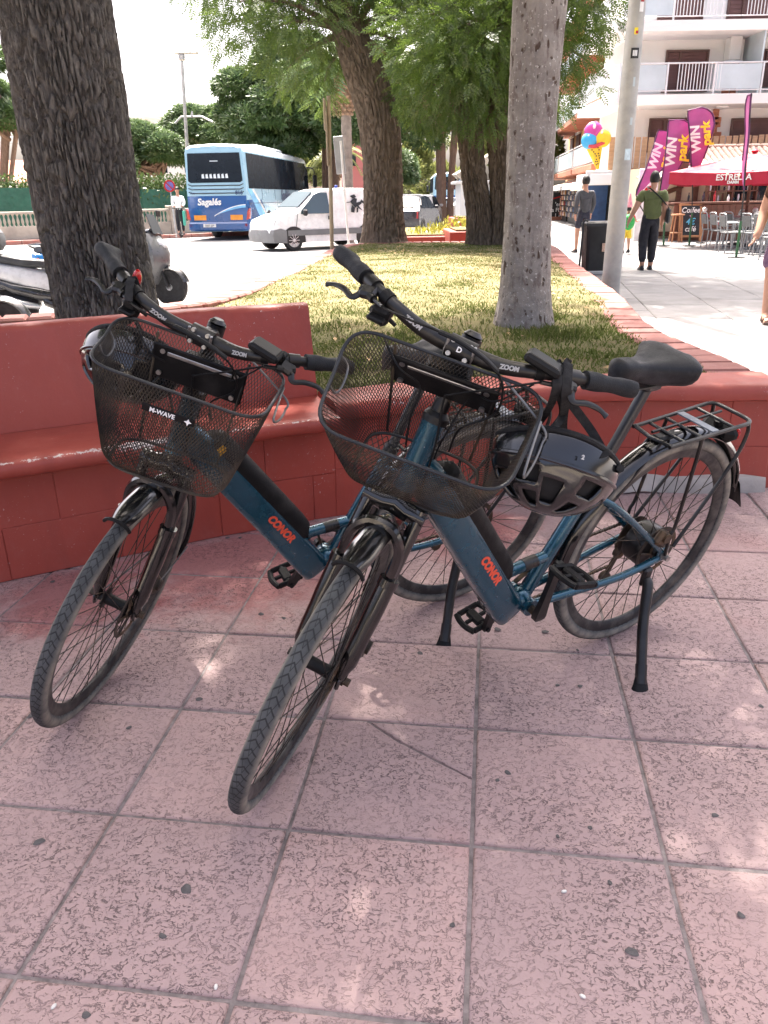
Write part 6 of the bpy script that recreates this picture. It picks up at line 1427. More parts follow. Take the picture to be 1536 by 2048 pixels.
pine('large dark pine with heavy lumpy crown above the coach', (-3.0, 45, 0), 9, lumps(30, 3.8, 3.2, 4.8, 8.4, 1.1, 1.8, 6)+[(-3.6, -1, 4.2, 1.2), (-2.6, -1.4, 3.6, 1.1), (-1.2, -1.2, 3.8, 1.1), (-3.9, -.6, 6.6, 1.3), (.6, -1, 4.2, 1.0), (-4.3, 0, 5.4, 1.1), (2.2, -1, 4.6, 1.1), (-1.8, -1.6, 5.2, 1.3), (.2, -1.7, 5.6, 1.3)], [(2, 0, .34), (.6, .4, .22)], n=1300)
pine('spreading pine with dark limbs behind the curved tree', (3.4, 44, 0), 9.0, lumps(24, 4.0, 3, 5.2, 9.0, 1.1, 1.7, 8)+[(-2.2, -1, 4.3, .9), (-1.0, -.8, 3.9, .7), (1.6, -1, 4.6, .9)], [(-.6, 0, .3), (1.2, .6, .2)], n=1100)
pine('bushy olive green tree standing in front of the far coach', (8.4, 52, 0), 7.5, lumps(18, 2.0, 2, 2.6, 7.6, 1.0, 1.5, 9), [(0, 0, .2), (1.0, 1, .15), (-1, .6, .14)], m=M_YLEAF, tpl=leaf_tpl(.30, .16), n=2600, group='trees along the road')
pine('light green round tree between coach and sign posts', (-6.2, 66, 0), 5.5, lumps(12, 2.4, 2, 2.4, 5.0, 1.1, 1.5, 10), [(0, 0, .2)], m=M_YLEAF, tpl=leaf_tpl(.32, .17), n=2200, group='trees along the road')
pine('hazy green tree at the end of the road', (2.6, 108, 0), 8, lumps(16, 3.6, 3, 3.0, 8.2, 1.8, 2.6, 11), [(0, 0, .25)], m=M_YLEAF, tpl=leaf_tpl(.6, .3), n=900, group='trees along the road')
pine('low wide tree closing the far road', (9.0, 128, 0), 6, lumps(14, 4.5, 3, 2.0, 5.0, 1.8, 2.4, 12), [(0, 0, .25)], m=M_YLEAF, tpl=leaf_tpl(.6, .3), n=900, group='trees along the road')
pine('dark evergreen tree beyond the navy hatchback', (-.6, 84, 0), 8, lumps(14, 3.0, 3, 3.0, 7.5, 1.6, 2.2, 13), [(0, 0, .25)], n=1100, group='trees along the road')
# ---- palm with a pruned pineapple head
def palm(label, x, y, h, r, fr_n=18, big=True):
    e = empty('palm_tree', (x, y, 0)); tag(e, label, 'tree', 'palms by the road')
    prof = [(r*1.1, -.2)]+[(r*(1+.06*(i % 2)), h*.78*i/22) for i in range(23)]; MB().lathe(prof, 14).build('trunk', mat('palm_trunk', (.24, .20, .17), .9, var=.3, scale=5, bump=.5, bscale=30), e)
    stub = MB().box((0, 0, 0), (.10, .16, .17), bev=.03).mesh('frond_stub', mat('palm_stub', (.26, .17, .11), .9, var=.45, scale=9)); z0 = h*.76
    for i in range(9):
        for k in range(9):
            a = 2*math.pi*(k+.5*(i % 2))/9; rr = r*(1.15+.75*math.sin(min(1, i/5)*1.5)); link('frond_stub', stub, e, P4((rr*math.cos(a), rr*math.sin(a), z0+i*.13)) @ Matrix.Rotation(a, 4, 'Z') @ Matrix.Rotation(-.5, 4, 'Y'))
    MB().lathe([(r, z0-.1), (r*1.9, z0+.6), (r*1.9, z0+1.1), (r*.8, z0+1.5)], 14).build('crown_core', MATS['palm_stub'], e)
    fm = MB(); L = 2.3 if big else 1.8
    pth = [Vector((L*t*.95, 0, .9*t-1.9*t*t)) for t in np.linspace(0, 1, 12)]; fm.tube(pth, [.03-.02*i/11 for i in range(12)], 5)
    for i, p in enumerate(pth[1:-1]):
        for sub in (0, .5):
            q = p+(pth[i+2]-p)*sub
            for sg in (-1, 1): tip = q+Vector((.22, sg*.42, -.22)); fm.add([q, q+Vector((.10, sg*.20, -.02)), tip, q+Vector((.14, sg*.18, -.10))], [(0, 1, 2, 3)])
    me = fm.mesh('frond', M_NEEDLE if big else M_YLEAF, smooth=False, fixn=False); me2 = me.copy(); me2.materials.clear(); me2.materials.append(mat('dead_frond', (.34, .27, .16), .9, var=.25, scale=4))
    for i in range(fr_n): a = 2.4*i; link('frond', me, e, P4((0, 0, z0+1.35)) @ Matrix.Rotation(a, 4, 'Z') @ Matrix.Rotation(-.9+1.1*i/fr_n, 4, 'Y'))
    for i in range(5 if big else 0): a = 2.4+.25*i; link('frond', me2, e, P4((0, 0, z0+1.2)) @ Matrix.Rotation(a, 4, 'Z') @ Matrix.Rotation(.75+.1*(i % 3), 4, 'Y') @ Matrix.Scale(.55, 4))
palm('palm with a pruned pineapple shaped head beside the curved tree', aty(697, 400, 30).x, 30, 5.3, .17)
palm('slender palm far along the road', 8.0, 92, 7.2, .2, 16, False); palm('short palm with low fronds behind the coach front', -2.6, 52, 3.2, .18, 14, False)
# ---- posts, signs, lamp
M_POST = mat('post_galvanised', (.48, .47, .45), .5, metal=.4, var=.2, scale=6); M_OLDPOST = mat('post_faded_tan', (.30, .24, .15), .7, var=.25, scale=5, dirt=(.2, .17, .14))
def post(name, label, cat, base, top, r, m):
    e = empty(name, base); tag(e, label, cat); MB().tube([(0, 0, -.1), Vector(top)-Vector(base)], [r, r*.92], 12).build('pole', m, e); return e
b_ = gz(664, 503, .36); t_ = aty(657, 192, b_.y); sgn = post('sign_post', 'tan sign post seen edge on beside the white van', 'sign', b_, t_, .038, M_OLDPOST)
for u0, v0, u1, v1 in ((652, 198, 655, 262), (656, 225, 661, 332)): a = aty(u0, v0, b_.y); c = aty(u1, v1, b_.y); MB().box(((a.x+c.x)/2-b_.x-.035, .06, (a.z+c.z)/2-b_.z), (.03, .5, a.z-c.z), bev=.01).build('sign_board', M_OLDPOST, sgn)
b_ = gz(697, 478, .36); t_ = aty(681, 282, b_.y); p2 = post('sign_post', 'leaning white sign post with grey plate in front of the van', 'sign', b_, t_, .030, mat('white_post', (.7, .69, .66), .5, var=.15, scale=4)); a = aty(668, 272, b_.y); c = aty(690, 348, b_.y)
MB().box(((a.x+c.x)/2-b_.x, .05, (a.z+c.z)/2-b_.z), (c.x-a.x, .02, a.z-c.z), Matrix.Rotation(-.07, 3, 'Y'), bev=.008).build('sign_plate', mat('sign_back_grey', (.40, .41, .42), .45, metal=.5, var=.15, scale=5), p2)
yb = 45.0; b_ = Vector((aty(383, 450, yb).x, yb, 0)); t_ = aty(363, 108, yb); sl_ = post('street_lamp', 'tall slim street lamp with flat head above the coach', 'street lamp', b_, t_, .09, M_POST); MB().box(Vector(t_)-b_+Vector((.25, 0, .05)), (1.2, .35, .12), bev=.05).build('lamp_head', M_POST, sl_); MB().box(Vector(t_)-b_+Vector((.0, 0, -.15)), (.3, .3, .3), bev=.05).build('bracket', M_POST, sl_)
yb = 35.6; c = aty(342, 372, yb); ns = post('road_sign', 'round red no parking sign on white post', 'sign', (c.x, yb, -.02), (c.x-.05, yb, c.z), .03, M_POST)
MB().lathe([(.24, 0), (.24, .02), (0, .02)], 28, Matrix.Translation((-.05, -.04, c.z+.02)) @ Matrix.Rotation(math.pi/2, 4, 'X')).build('sign_disc', V_RED, ns); MB().lathe([(.17, 0), (.17, .01), (0, .01)], 28, Matrix.Translation((-.05, -.062, c.z+.02)) @ Matrix.Rotation(math.pi/2, 4, 'X')).build('sign_field', mat('sign_blue', (.12, .10, .32), .5), ns); MB().box((-.05, -.075, c.z+.02), (.36, .008, .045), Matrix.Rotation(.8, 3, 'Y')).build('slash', V_RED, ns)
yb = 58; b_ = Vector((aty(470, 420, yb).x, yb, 0)); gy = empty('railway_gantry', b_); tag(gy, 'railway catenary mast with bent arm over the pines', 'mast')
A_ = aty(463, 262, yb)-b_
for dx in (-.22, .22): MB().tube([(dx, 0, 0), (dx, 0, A_.z)], .06, 6).build('mast_leg', M_POST, gy)
for i in range(12): MB().tube([(-.22, 0, A_.z*i/12), (.22, 0, A_.z*(i+1)/12)], .025, 5).build('lattice_bar', M_POST, gy)
MB().tube([aty(462, 262, yb)-b_, aty(402, 233, yb)-b_, aty(362, 234, yb)-b_, aty(350, 247, yb)-b_], .07, 6).build('arm', M_POST, gy); MB().tube([aty(384, 233, yb)-b_, aty(384, 222, yb)-b_], [.10, .04], 6).build('insulator', M_POST, gy)
def wire_span(p, q, sag, label):
    mb = MB(); P = [Vector(p)+(Vector(q)-Vector(p))*t-Vector((0, 0, sag*4*t*(1-t))) for t in np.linspace(0, 1, 14)]; mb.tube(P, .018, 4); o = mb.build('overhead_wire', V_BLK); tag(o, label, 'wire', 'overhead railway wires')
for k, dz in enumerate((0, -.5, -3.2)): wire_span(aty(350, 247, yb)+Vector((-14, 0, dz-.2)), aty(462, 290, 75)+Vector((8, 10, dz)), .5, ('upper', 'middle', 'lower')[k]+' overhead wire running behind the coach')
# ---- houses beyond
def house(label, x0, x1, y, z1, d, wall, roof, nwin, rows=1, flat=False):
    e = empty('house', ((x0+x1)/2, y, 0)); tag(e, label, 'house', 'houses beyond the trees'); w_ = x1-x0; MB().box((0, d/2, z1/2-.2), (w_, d, z1+.4)).build('wall', wall, e)
    if flat: MB().box((0, d/2, z1+.1), (w_+.4, d+.4, .25), bev=.03).build('roof', roof, e)
    else: MB().loft([[Vector((-w_/2-.3, -.4, z1)), Vector((-w_/2-.3, d/2, z1+d*.22)), Vector((-w_/2-.3, d+.4, z1))], [Vector((w_/2+.3, -.4, z1)), Vector((w_/2+.3, d/2, z1+d*.22)), Vector((w_/2+.3, d+.4, z1))]]).build('roof', roof, e)
    for r_ in range(rows):
        for i in range(nwin): o = MB().box((-w_/2+(i+.5)*w_/nwin, -.03, z1*(r_+.55)/rows), (.9, .08, 1.1), bev=.02).build('window', V_DKGL, e); MB().box((-w_/2+(i+.5)*w_/nwin, -.08, z1*(r_+.55)/rows-.6), (1.1, .12, .08)).build('sill', wall, o)
    MB().box((w_*.22, d/2, z1+d*.2+.3), (.4, .4, 1.0), bev=.03).build('chimney', wall, e)
H_W = mat('house_white', (.72, .72, .70), .85, var=.06, scale=.4); H_TERRA = mat('roof_terracotta', (.42, .16, .09), .8, var=.2, scale=2); H_PINK = mat('house_rose', (.40, .14, .13), .85, var=.1, scale=.4); H_CREAM = mat('house_cream', (.62, .52, .42), .85, var=.08, scale=.4)
house('low white house with terracotta roof beyond the hedge', -31, -20.5, 50, 2.5, 6, H_W, H_TERRA, 3)
house('pale flat roofed block above the pines', -24.5, -16.8, 82, 8.6, 8, H_W, H_W, 3, 3, True)
house('rose red block with white bands behind the sign posts', -3.4, 2.0, 78, 6.0, 8, H_PINK, H_W, 3, 2, True)
house('cream block half hidden by the dark pine', -10, -4.2, 92, 8.2, 8, H_CREAM, H_W, 3, 3, True)
# ---- kiosk, red planters with yellow plants
kx = aty(950, 440, 36); k_ = empty('kiosk', (kx.x+.1, 36, ROAD_Z)); tag(k_, 'small white kiosk with glazed front and beige awning', 'kiosk'); MB().box((.2, 1.2, 1.0), (1.9, 2.4, 2.0), bev=.03).build('cabin', H_W, k_); MB().box((.2, 1.2, 2.06), (2.3, 2.8, .12), bev=.03).build('roof', H_W, k_)
MB().box((.35, -.02, 1.0), (1.0, .06, 1.45), bev=.02).build('window', glass('kiosk_glass', (.30, .33, .34), .1), k_); MB().loft([[Vector((-1.0, -.2, 2.35)), Vector((.9, -.2, 3.35)), Vector((.9, 1.6, 3.4)), Vector((-1.0, 1.6, 2.4))], [Vector((-.75, -.2, 2.15)), Vector((1.0, -.2, 3.1)), Vector((1.0, 1.6, 3.2)), Vector((-.75, 1.6, 2.2))]]).build('awning', mat('beige_canvas', (.45, .40, .33), .85, var=.15, scale=2), k_)
for x in (.0, .7): MB().tube([(x, .2, 2.1), (x, .2, 2.8)], .03, 6).build('awning_prop', M_POST, k_)
def planter(label, u0, u1, y, z, d):
    a = aty(u0, 460, y); c = aty(u1, 460, y); e = empty('planter_box', ((a.x+c.x)/2, y, 0)); tag(e, label, 'planter', 'red planters past the lawn'); w_ = c.x-a.x
    MB().box((0, d/2, z/2-.12), (w_, d, z+.24), bev=.02).build('box', M_RED, e); MB().box((0, d/2, z+.004), (w_-.3, d-.3, .06)).build('soil', MATS['lawn_soil_dry'], e); return e
planter('long low red planter with dry soil past the curved tree', 800, 905, 20.0, .43, 5.5); planter('tall red planter box beside the twin trunked tree', 900, 985, 18.6, .58, 2.2); planter('red planter box in front of the kiosk', 905, 985, 27.5, .66, 2.0)
def weed(x, y, z, h, n, label):
    e = empty('yellow_plant', (x, y, z)); tag(e, label, 'plant', 'yellow plants in the red planters'); P = rng.normal(0, 1, (n, 3))*np.array([.22, .22, 0])+np.array([x, y, z]); P[:, 2] += rng.uniform(0, h, n); scatter('foliage', P, rng.normal(0, .6, (n, 3))+np.array([0, 0, 1]), leaf_tpl(.13, .05), leaf_mat('yellow_green_leaf', (.13, .15, .02), (.20, .20, .03), (.33, .30, .035), .4) if 'yellow_green_leaf' not in MATS else MATS['yellow_green_leaf'], e, (x, y, z)); MB().tube([(0, 0, -.05), (0, 0, h*.7)], .008, 5).build('stem', M_PINEBARK, e)
for i, (u, v, y, h) in enumerate([(866, 452, 21.5, .35), (880, 448, 22.5, .35), (905, 446, 23.0, .55), (932, 448, 22.0, .50), (850, 455, 20.8, .22), (925, 440, 25.0, .5)]):
    p = aty(u, v, y); weed(p.x, y, .40, h*.6, 60, 'yellow green leafy plant growing in the long red planter')
# ================================================================== street side: buildings, bar, flags, furniture
W_WHITE = mat('rendered_white_wall', (.74, .73, .71), .9, var=.05, scale=.5, bump=.15, bscale=60, world=True, dirt=(.60, .57, .52), dirtamt=.2, dscale=.5)
W_SLAB = mat('white_slab_edge', (.80, .79, .77), .8, var=.05, scale=.6, world=True)
W_BRICK = mat('facing_brick', (.42, .17, .10), .85, var=.25, scale=3, bump=.3, bscale=60)
W_SHUT = mat('brown_roller_shutter', (.12, .055, .05), .6, var=.15, scale=2)
W_FRAME = mat('window_frame_brown', (.10, .05, .04), .5, var=.1); W_RAIL = mat('railing_white_metal', (.72, .72, .73), .4, metal=.2, var=.06)
W_ORANGE = mat('ochre_render', (.62, .36, .17), .85, var=.1, scale=.5, world=True); W_TERR = mat('terracotta_trim', (.46, .18, .11), .8, var=.15, scale=1, world=True)
W_GLASSP = glass('balcony_glass', (.40, .46, .48), .15); W_TIMB = mat('dark_timber', (.13, .055, .035), .7, var=.25, scale=3, stretch=(1, 1, 6)); W_CREAM = mat('cream_infill', (.66, .56, .40), .85, var=.08, scale=1)
FY = 30.0
def fx(u, v=200, y=FY): return aty(u, v, y).x
def fz(u, v, y=FY): return aty(u, v, y).z
bl = empty('apartment_building', (fx(1250)+4, FY, 0)); tag(bl, 'white apartment building with wide balconies and brick accents behind the bar', 'building'); BO = bl.location.copy()
def bpart(nm, mb, m, par=None, **kw):
    o = mb.build(nm, m, par or bl, **kw)
    if par is None: o.matrix_basis = P4(-BO)
    return o
xL = fx(1252); xR = 24.0; L1, L2, L3 = fz(1250, 340, 28.8), fz(1400, 198, 28.85), fz(1400, 50, 28.85)
wx0 = xL
bpart('wall', MB().box(((xL+xR)/2, FY+1.9, 5.2), (xR-xL, 2.8, 11.5)), W_WHITE)
for z, nm in ((L2, 'balcony_slab'), (L3, 'balcony_slab')):
    x0 = fx(1206)-.1; poly = [(xR, FY+.55), (xR, FY-1.15), (x0+.5, FY-1.15), (x0+.12, FY-1.0), (x0, FY-.6), (x0, FY+3.2), (xL+.1, FY+3.2), (xL+.1, FY+.55)]
    o = bpart(nm, MB().prism(poly, .30, P4((0, 0, z-.15))), W_SLAB)
    xs = np.arange(x0+.3, xR, 1.55); rl = MB().tube([(x0+.06, FY+3.1, z+1.05), (x0+.06, FY-.6, z+1.05), (x0+.5, FY-1.10, z+1.05), (xR, FY-1.10, z+1.05)], .025, 6); rl.tube([(x0+.06, FY+3.1, z+.26), (x0+.06, FY-.6, z+.26), (x0+.5, FY-1.10, z+.26), (xR, FY-1.10, z+.26)], .018, 6)
    bpart('railing', rl, W_RAIL)
    pm = MB().box((0, 0, .50), (.05, .05, 1.15)).mesh('railing_post', W_RAIL); bmh = MB().box((0, 0, .65), (.022, .022, .80)).mesh('baluster', W_RAIL)
    for x in xs: ob = link('railing_post', pm, bl); ob.matrix_basis = P4(-BO) @ P4((x, FY-1.10, z))
    for y in np.arange(FY-.4, FY+3.1, .14): ob = link('baluster', bmh, bl); ob.matrix_basis = P4(-BO) @ P4((x0+.06, y, z))
    spans = [(fx(1330), fx(1412)), (fx(1505), fx(1590))] if z == L2 else [(fx(1308), fx(1392)), (fx(1445), fx(1532))]
    for a, b in spans:
        for x in np.arange(a, b, .105): ob = link('baluster', bmh, bl); ob.matrix_basis = P4(-BO) @ P4((x, FY-1.10, z))
    for a, b in zip(xs[:-1], xs[1:]):
        if not any(q0-.4 < (a+b)/2 < q1+.4 for q0, q1 in spans): bpart('balcony_glass', MB().box(((a+b)/2, FY-1.10, z+.65), (b-a-.08, .012, .72)), W_GLASSP)
def bwin(u0, u1, v0, v1, door=False):
    x0, x1 = fx(u0), fx(u1); z1, z0 = fz(u0, v0), fz(u0, v1); y = FY+.5
    o = bpart('window', MB().box(((x0+x1)/2, y+.02, (z0+z1)/2), (x1-x0, .10, z1-z0)), W_SHUT)
    n = int((z1-z0)/.11); s_ = MB()
    for i in range(n): s_.box(((x0+x1)/2, y-.035, z0+(i+.5)*(z1-z0)/n), (x1-x0-.08, .02, (z1-z0)/n*.80))
    q = s_.build('shutter_slats', W_SHUT, o); f = MB(); t = .06
    for (a, b, c, d) in ((x0-t, x0, z0, z1), (x1, x1+t, z0, z1), ((x0*.68+x1*.32)-.03, (x0*.68+x1*.32)+.03, z0, z1)): f.box(((a+b)/2, y-.06, (c+d)/2), (b-a, .09, d-c))
    f.box(((x0+x1)/2, y-.062, z1+t/2), (x1-x0+2*t, .09, t)); f.box(((x0+x1)/2, y-.10, z0-.03), (x1-x0+.2, .18, .06)); f.build('frame', W_FRAME, o)
bwin(1335, 1413, 100, 178); bwin(1505, 1590, 98, 168); bwin(1315, 1400, 238, 300); bwin(1483, 1570, 238, 300); bwin(1310, 1392, -40, 40); bwin(1445, 1530, -40, 38)
# stepped brick accents: single bricks laid
brk = MB().box((0, 0, 0), (.235, .09, .075), bev=.006).mesh('brick', W_BRICK)
def bricks(x0, x1, z0, z1, y):
    r = 0; z = z0
    while z < z1-.04:
        n = max(1, round((x1-x0)/.25)); wdt = (x1-x0)/n; off = 0
        for i in range(n): o = link('brick', brk, bl); o.matrix_basis = P4(-BO) @ P4((x0+(i+.5)*wdt, y, z+.042)) @ Matrix.Diagonal((wdt*.95/.235, 1, 1, 1))
        z += .165; r += 1
nb = 0
for (u0, u1, v0, v1) in ((1258, 1276, 200, 330), (1262, 1278, 70, 185), (1440, 1452, 215, 285), (1434, 1458, 232, 252), (1430, 1462, 262, 290), (1468, 1480, 75, 185), (1452, 1466, 128, 186)):
    bricks(fx(u0), fx(u1), fz(u0, v1), fz(u0, v0), FY+.47)
    bpart('brick_bed', MB().box(((fx(u0)+fx(u1))/2, FY+.49, (fz(u0, v0)+fz(u0, v1))/2), (fx(u1)-fx(u0), .06, fz(u0, v0)-fz(u0, v1))), W_TERR)
x0, x1 = fx(1447), fx(1470); bpart('duct', MB().box(((x0+x1)/2, FY+.25, (fz(1450, 62)+fz(1450, 120))/2), (x1-x0, .5, fz(1450, 62)-fz(1450, 120)), bev=.02), W_WHITE); bpart('duct_tray', MB().box(((x0+x1)/2-.05, FY+.2, fz(1450, 123)), (x1-x0+.2, .6, .05)), W_RAIL)
bpart('balcony_divider', MB().box((fx(1485), FY-.35, L2+1.1), (.05, 1.5, 1.9)), W_GLASSP); bpart('wall_vent', MB().box((fx(1496), FY+.48, fz(1496, 80)), (.22, .06, .22)), W_GLASSP)
for u in (1437, 1262): bpart('ceiling_lamp', MB().lathe([(.2, 0), (.2, -.05), (.05, -.09)], 16, P4((fx(u), FY-.4, L2-.16))), W_RAIL)
# shop front under the apartments, first-floor timber screen
slm = MB().box((0, 0, 0), (.17, .04, 1.15), bev=.006).mesh('screen_board', mat('fence_board', (.42, .27, .16), .8, var=.25, scale=2, stretch=(1, 1, 5)))
for i, x in enumerate(np.arange(fx(1212), fx(1536)+2, .215)): o = link('screen_board', slm, bl); o.matrix_basis = P4(-BO) @ P4((x, FY-1.25, L1+.42+random.uniform(-.02, .02)))
bpart('terrace_slab', MB().box(((fx(1170)+xR)/2, FY-.55, L1-.28), (xR-fx(1170), 2.0, .34), bev=.02), W_SLAB)
bpart('shop_wall', MB().box(((fx(1225)+xR)/2, FY+.2, .95), (xR-fx(1225), .3, 2.2)), W_TERR); bpart('shop_fascia', MB().box((fx(1218), FY-1.45, L1-.22), (1.9, .12, .42), bev=.02), mat('fascia_grey_white', (.66, .68, .68), .6, var=.08))
bpart('corner_pier', MB().box((fx(1282), FY-.1, 1.0), (.5, .5, 2.3)), W_BRICK); bpart('shop_door', MB().box((fx(1210), FY+.0, 1.0), (.7, .1, 2.1), bev=.02), mat('blue_door', (.03, .08, .2), .5)); bpart('shop_door_glass', MB().box((fx(1236), FY+.02, .95), (.9, .08, 1.9), bev=.02), V_DKGL)
# ---- ochre building further along the street
ob_ = empty('apartment_building', (10.4, 33.4, 0)); tag(ob_, 'ochre building with stepped terracotta balconies along the shopping street', 'building')
oa_, oc_ = aty(1192, 300, 33.6), aty(1100, 330, 54); dv = (oc_-oa_); dv.z = 0; dv.normalize(); ob_.matrix_basis = frameM((oa_.x+.6, 33.6, 0), dv, (-dv.y, dv.x, 0))   # local x along the street, y towards the street's middle (left)
MB().box((11, -5, 4.4), (22, 8.8, 9.4)).build('wall', W_ORANGE, ob_)
for i, z in enumerate((2.35, 4.75, 7.2)):
    for j in range(3):
        a = .2+7.2*j; b = a+6.6; dpt = 1.25-.12*i
        s_ = MB().box(((a+b)/2, -.6+dpt/2, z), (b-a, dpt+.1, .22), bev=.02).build('balcony_slab', W_TERR, ob_); MB().box(((a+b)/2, -.6+dpt, z+.55), (b-a-.1, .05, .72)).build('balcony_panel', W_GLASSP, s_); MB().tube([(a, -.6+dpt, z+1.0), (b, -.6+dpt, z+1.0)], .03, 6).build('handrail', W_RAIL, s_); MB().box((a+.05, -.6+dpt/2, z+.5), (.08, dpt, .9)).build('balcony_cheek', W_WHITE, s_)
        for k in range(2): o = MB().box((a+1.6+3.2*k, -.57, z+1.25), (1.5, .1, 1.9), bev=.02).build('window', W_SHUT, ob_); MB().box((a+1.6+3.2*k, -.50, z+2.25), (1.7, .12, .12)).build('lintel', W_WHITE, o)
MB().box((11, -4.0, 9.2), (22.6, 9.4, .3), bev=.04).build('roof', W_TERR, ob_)
# street-level shops: awnings, goods, signboard
A_CRM = mat('awning_cream', (.70, .62, .48), .85, var=.1, scale=2); A_WHT = mat('awning_white', (.76, .75, .72), .85, var=.08, scale=2); A_STR = mat('awning_tan', (.48, .38, .26), .85, var=.1, scale=2)
def awning(label, x0, x1, y0, z, dp, drop, mats_, stripes=8):
    e = empty('shop_awning', M=ob_.matrix_basis @ P4((x0, 0, 0))); tag(e, label, 'awning', 'awnings along the street'); w_ = (x1-x0)/stripes
    for i in range(stripes): MB().loft([[Vector((i*w_, y0, z)), Vector(((i+1)*w_, y0, z)), Vector(((i+1)*w_, y0+dp, z-drop)), Vector((i*w_, y0+dp, z-drop))], [Vector((i*w_, y0, z-.03)), Vector(((i+1)*w_, y0, z-.03)), Vector(((i+1)*w_, y0+dp, z-drop-.03)), Vector((i*w_, y0+dp, z-drop-.03))]]).build('canvas_strip', mats_[i % len(mats_)], e, smooth=False)
    MB().box(((x1-x0)/2, y0+dp+.01, z-drop-.10), (x1-x0, .03, .20)).build('valance', mats_[0], e)
    for x in (.1, x1-x0-.1): MB().tube([(x, y0, z-.5), (x, y0+dp, z-drop-.03)], .02, 6).build('arm', W_RAIL, e)
awning('cream striped awning at the ice cream corner', -1.6, 2.2, -.4, 2.10, 1.6, .42, [A_CRM, A_STR], 8); awning('white awning over the souvenir shop', 2.6, 8.0, -.5, 2.15, 1.5, .40, [A_WHT], 3); awning('white awning at the far end of the shops', 8.6, 16.5, -.5, 2.2, 1.5, .45, [A_WHT, A_CRM], 4)
G_COL = [(.30, .06, .07), (.10, .10, .12), (.35, .28, .22), (.55, .52, .48), (.08, .12, .22), (.25, .15, .10), (.5, .25, .1)]
gm = [mat('goods_%s' % n, c, .8, var=.3, scale=8) for n, c in zip(('crimson', 'black', 'tan', 'ivory', 'navy', 'brown', 'orange'), G_COL)]
def rack(label, x, y, w_, h, cols, cells):
    e = empty('goods_rack', M=ob_.matrix_basis @ P4((x, y, 0))); tag(e, label, 'display rack', 'racks of goods outside the shops'); MB().box((w_/2, -.1, h/2), (w_, .06, h)).build('backboard', V_BLK, e)
    sh_ = MB().box((0, 0, 0), (.16, .08, .22), bev=.03)
    ms = [sh_.mesh('hanging_goods', m) for m in gm]
    for i in range(cells[0]):
        for j in range(cells[1]): link('hanging_goods', ms[cols[(i*3+j) % len(cols)]], e, P4(((i+.5)*w_/cells[0], .02+.03*random.random(), .25+(j+.5)*(h-.35)/cells[1])) @ Matrix.Rotation(random.uniform(-.15, .15), 4, 'Y'))
rack('tall rack of dark goods beside the corner door', .0, .35, 1.7, 1.85, [1, 2, 3, 1, 5], (8, 6)); rack('rack of crimson and tan goods under the white awning', 3.0, .45, 3.4, 1.75, [0, 2, 6, 0, 1], (12, 5)); rack('rack of pale goods outside the souvenir shop', 7.2, .4, 3.6, 1.7, [3, 4, 2, 5, 1], (10, 5)); rack('orange and brown goods stand outside the last shop', 11.6, .4, 3.4, 1.7, [6, 5, 0, 3], (10, 5))
sb = empty('shop_sign', M=frameM(gz(1095, 441, 0), (1, -.12, 0), (.12, 1, 0))); tag(sb, 'dark sign board with white lettering at the end of the street', 'sign'); MB().box((.55, 0, .75), (2.3, .08, 1.45), bev=.02).build('board', V_BLK, sb); MB().box((.55, .05, .1), (2.4, .3, .2), bev=.02).build('base', W_TERR, sb)
Msb = lambda x, z: Matrix(((1, 0, 0, x), (0, 0, -1, -.045), (0, 1, 0, z), (0, 0, 0, 1)))
for t, z in (("'er Pie", .85), ('la FLOOR', .55), ('1 eren', .25)): text_mesh('lettering', t, .30, V_WHITE, sb, Msb(.75, z), .003, bold=.004)
MB().tube([(.2, -.05, 1.15), (.8, -.05, 1.3), (1.1, -.05, 1.2)], .04, 6).build('red_mark', V_RED, sb)
# ---- ice cream sign: three scoops in a spotted cone
ic = aty(1190, 300, 28.4); e = empty('ice_cream_sign', ic); tag(e, 'giant ice cream cone sign with three coloured scoops on the corner', 'sign')
I_Y = mat('cone_yellow', (.85, .58, .03), .45, var=.1); I_P = mat('scoop_magenta', (.55, .06, .30), .4, var=.1); I_B = mat('scoop_blue', (.05, .38, .68), .4, var=.1); I_R = mat('scoop_drip_red', (.55, .05, .06), .4)
R15 = Matrix.Rotation(R_(-14), 4, 'Y'); MB().lathe([(.0, -.62), (.05, -.58), (.27, .10), (.28, .16), (.24, .18), (0, .18)], 20, R15 @ Matrix.Diagonal((1, .5, 1, 1))).build('cone', I_Y, e)
MB().sphere((-.10, 0, .56), (.30, .18, .29)).build('scoop', I_P, e); MB().sphere((-.22, -.04, .28), (.27, .18, .26)).build('scoop', I_B, e); MB().sphere((.20, -.04, .34), (.29, .18, .28)).build('scoop', I_Y, e); MB().tube(smoothpts([(-.26, -.14, .12), (-.05, -.17, .10), (.12, -.17, .17), (.28, -.12, .22)], 4), .06, 8).build('drip', I_R, e)
for k in range(14): a = (k*.37) % 1.0; z = -.45+.55*((k*.29) % 1.0); wv_ = .24*((z+.62)/.74); MB().lathe([(.022, 0), (.022, .01), (0, .012)], 10, R15 @ P4(((a*2-1)*wv_*.8, -.5*.27*((z+.62)/.74)-.02, z)) @ Matrix.Rotation(math.pi/2, 4, 'X')).build('spot', W_FRAME, e)
for x, z in ((-.12, .70), (-.28, .38), (.14, .48)): MB().sphere((x, -.17, z), (.05, .02, .09), 10, 6).build('highlight', V_WHITE, e)
MB().tube([(0, .1, .1), (0, 1.2, .1)], .03, 8).build('bracket', W_RAIL, e)
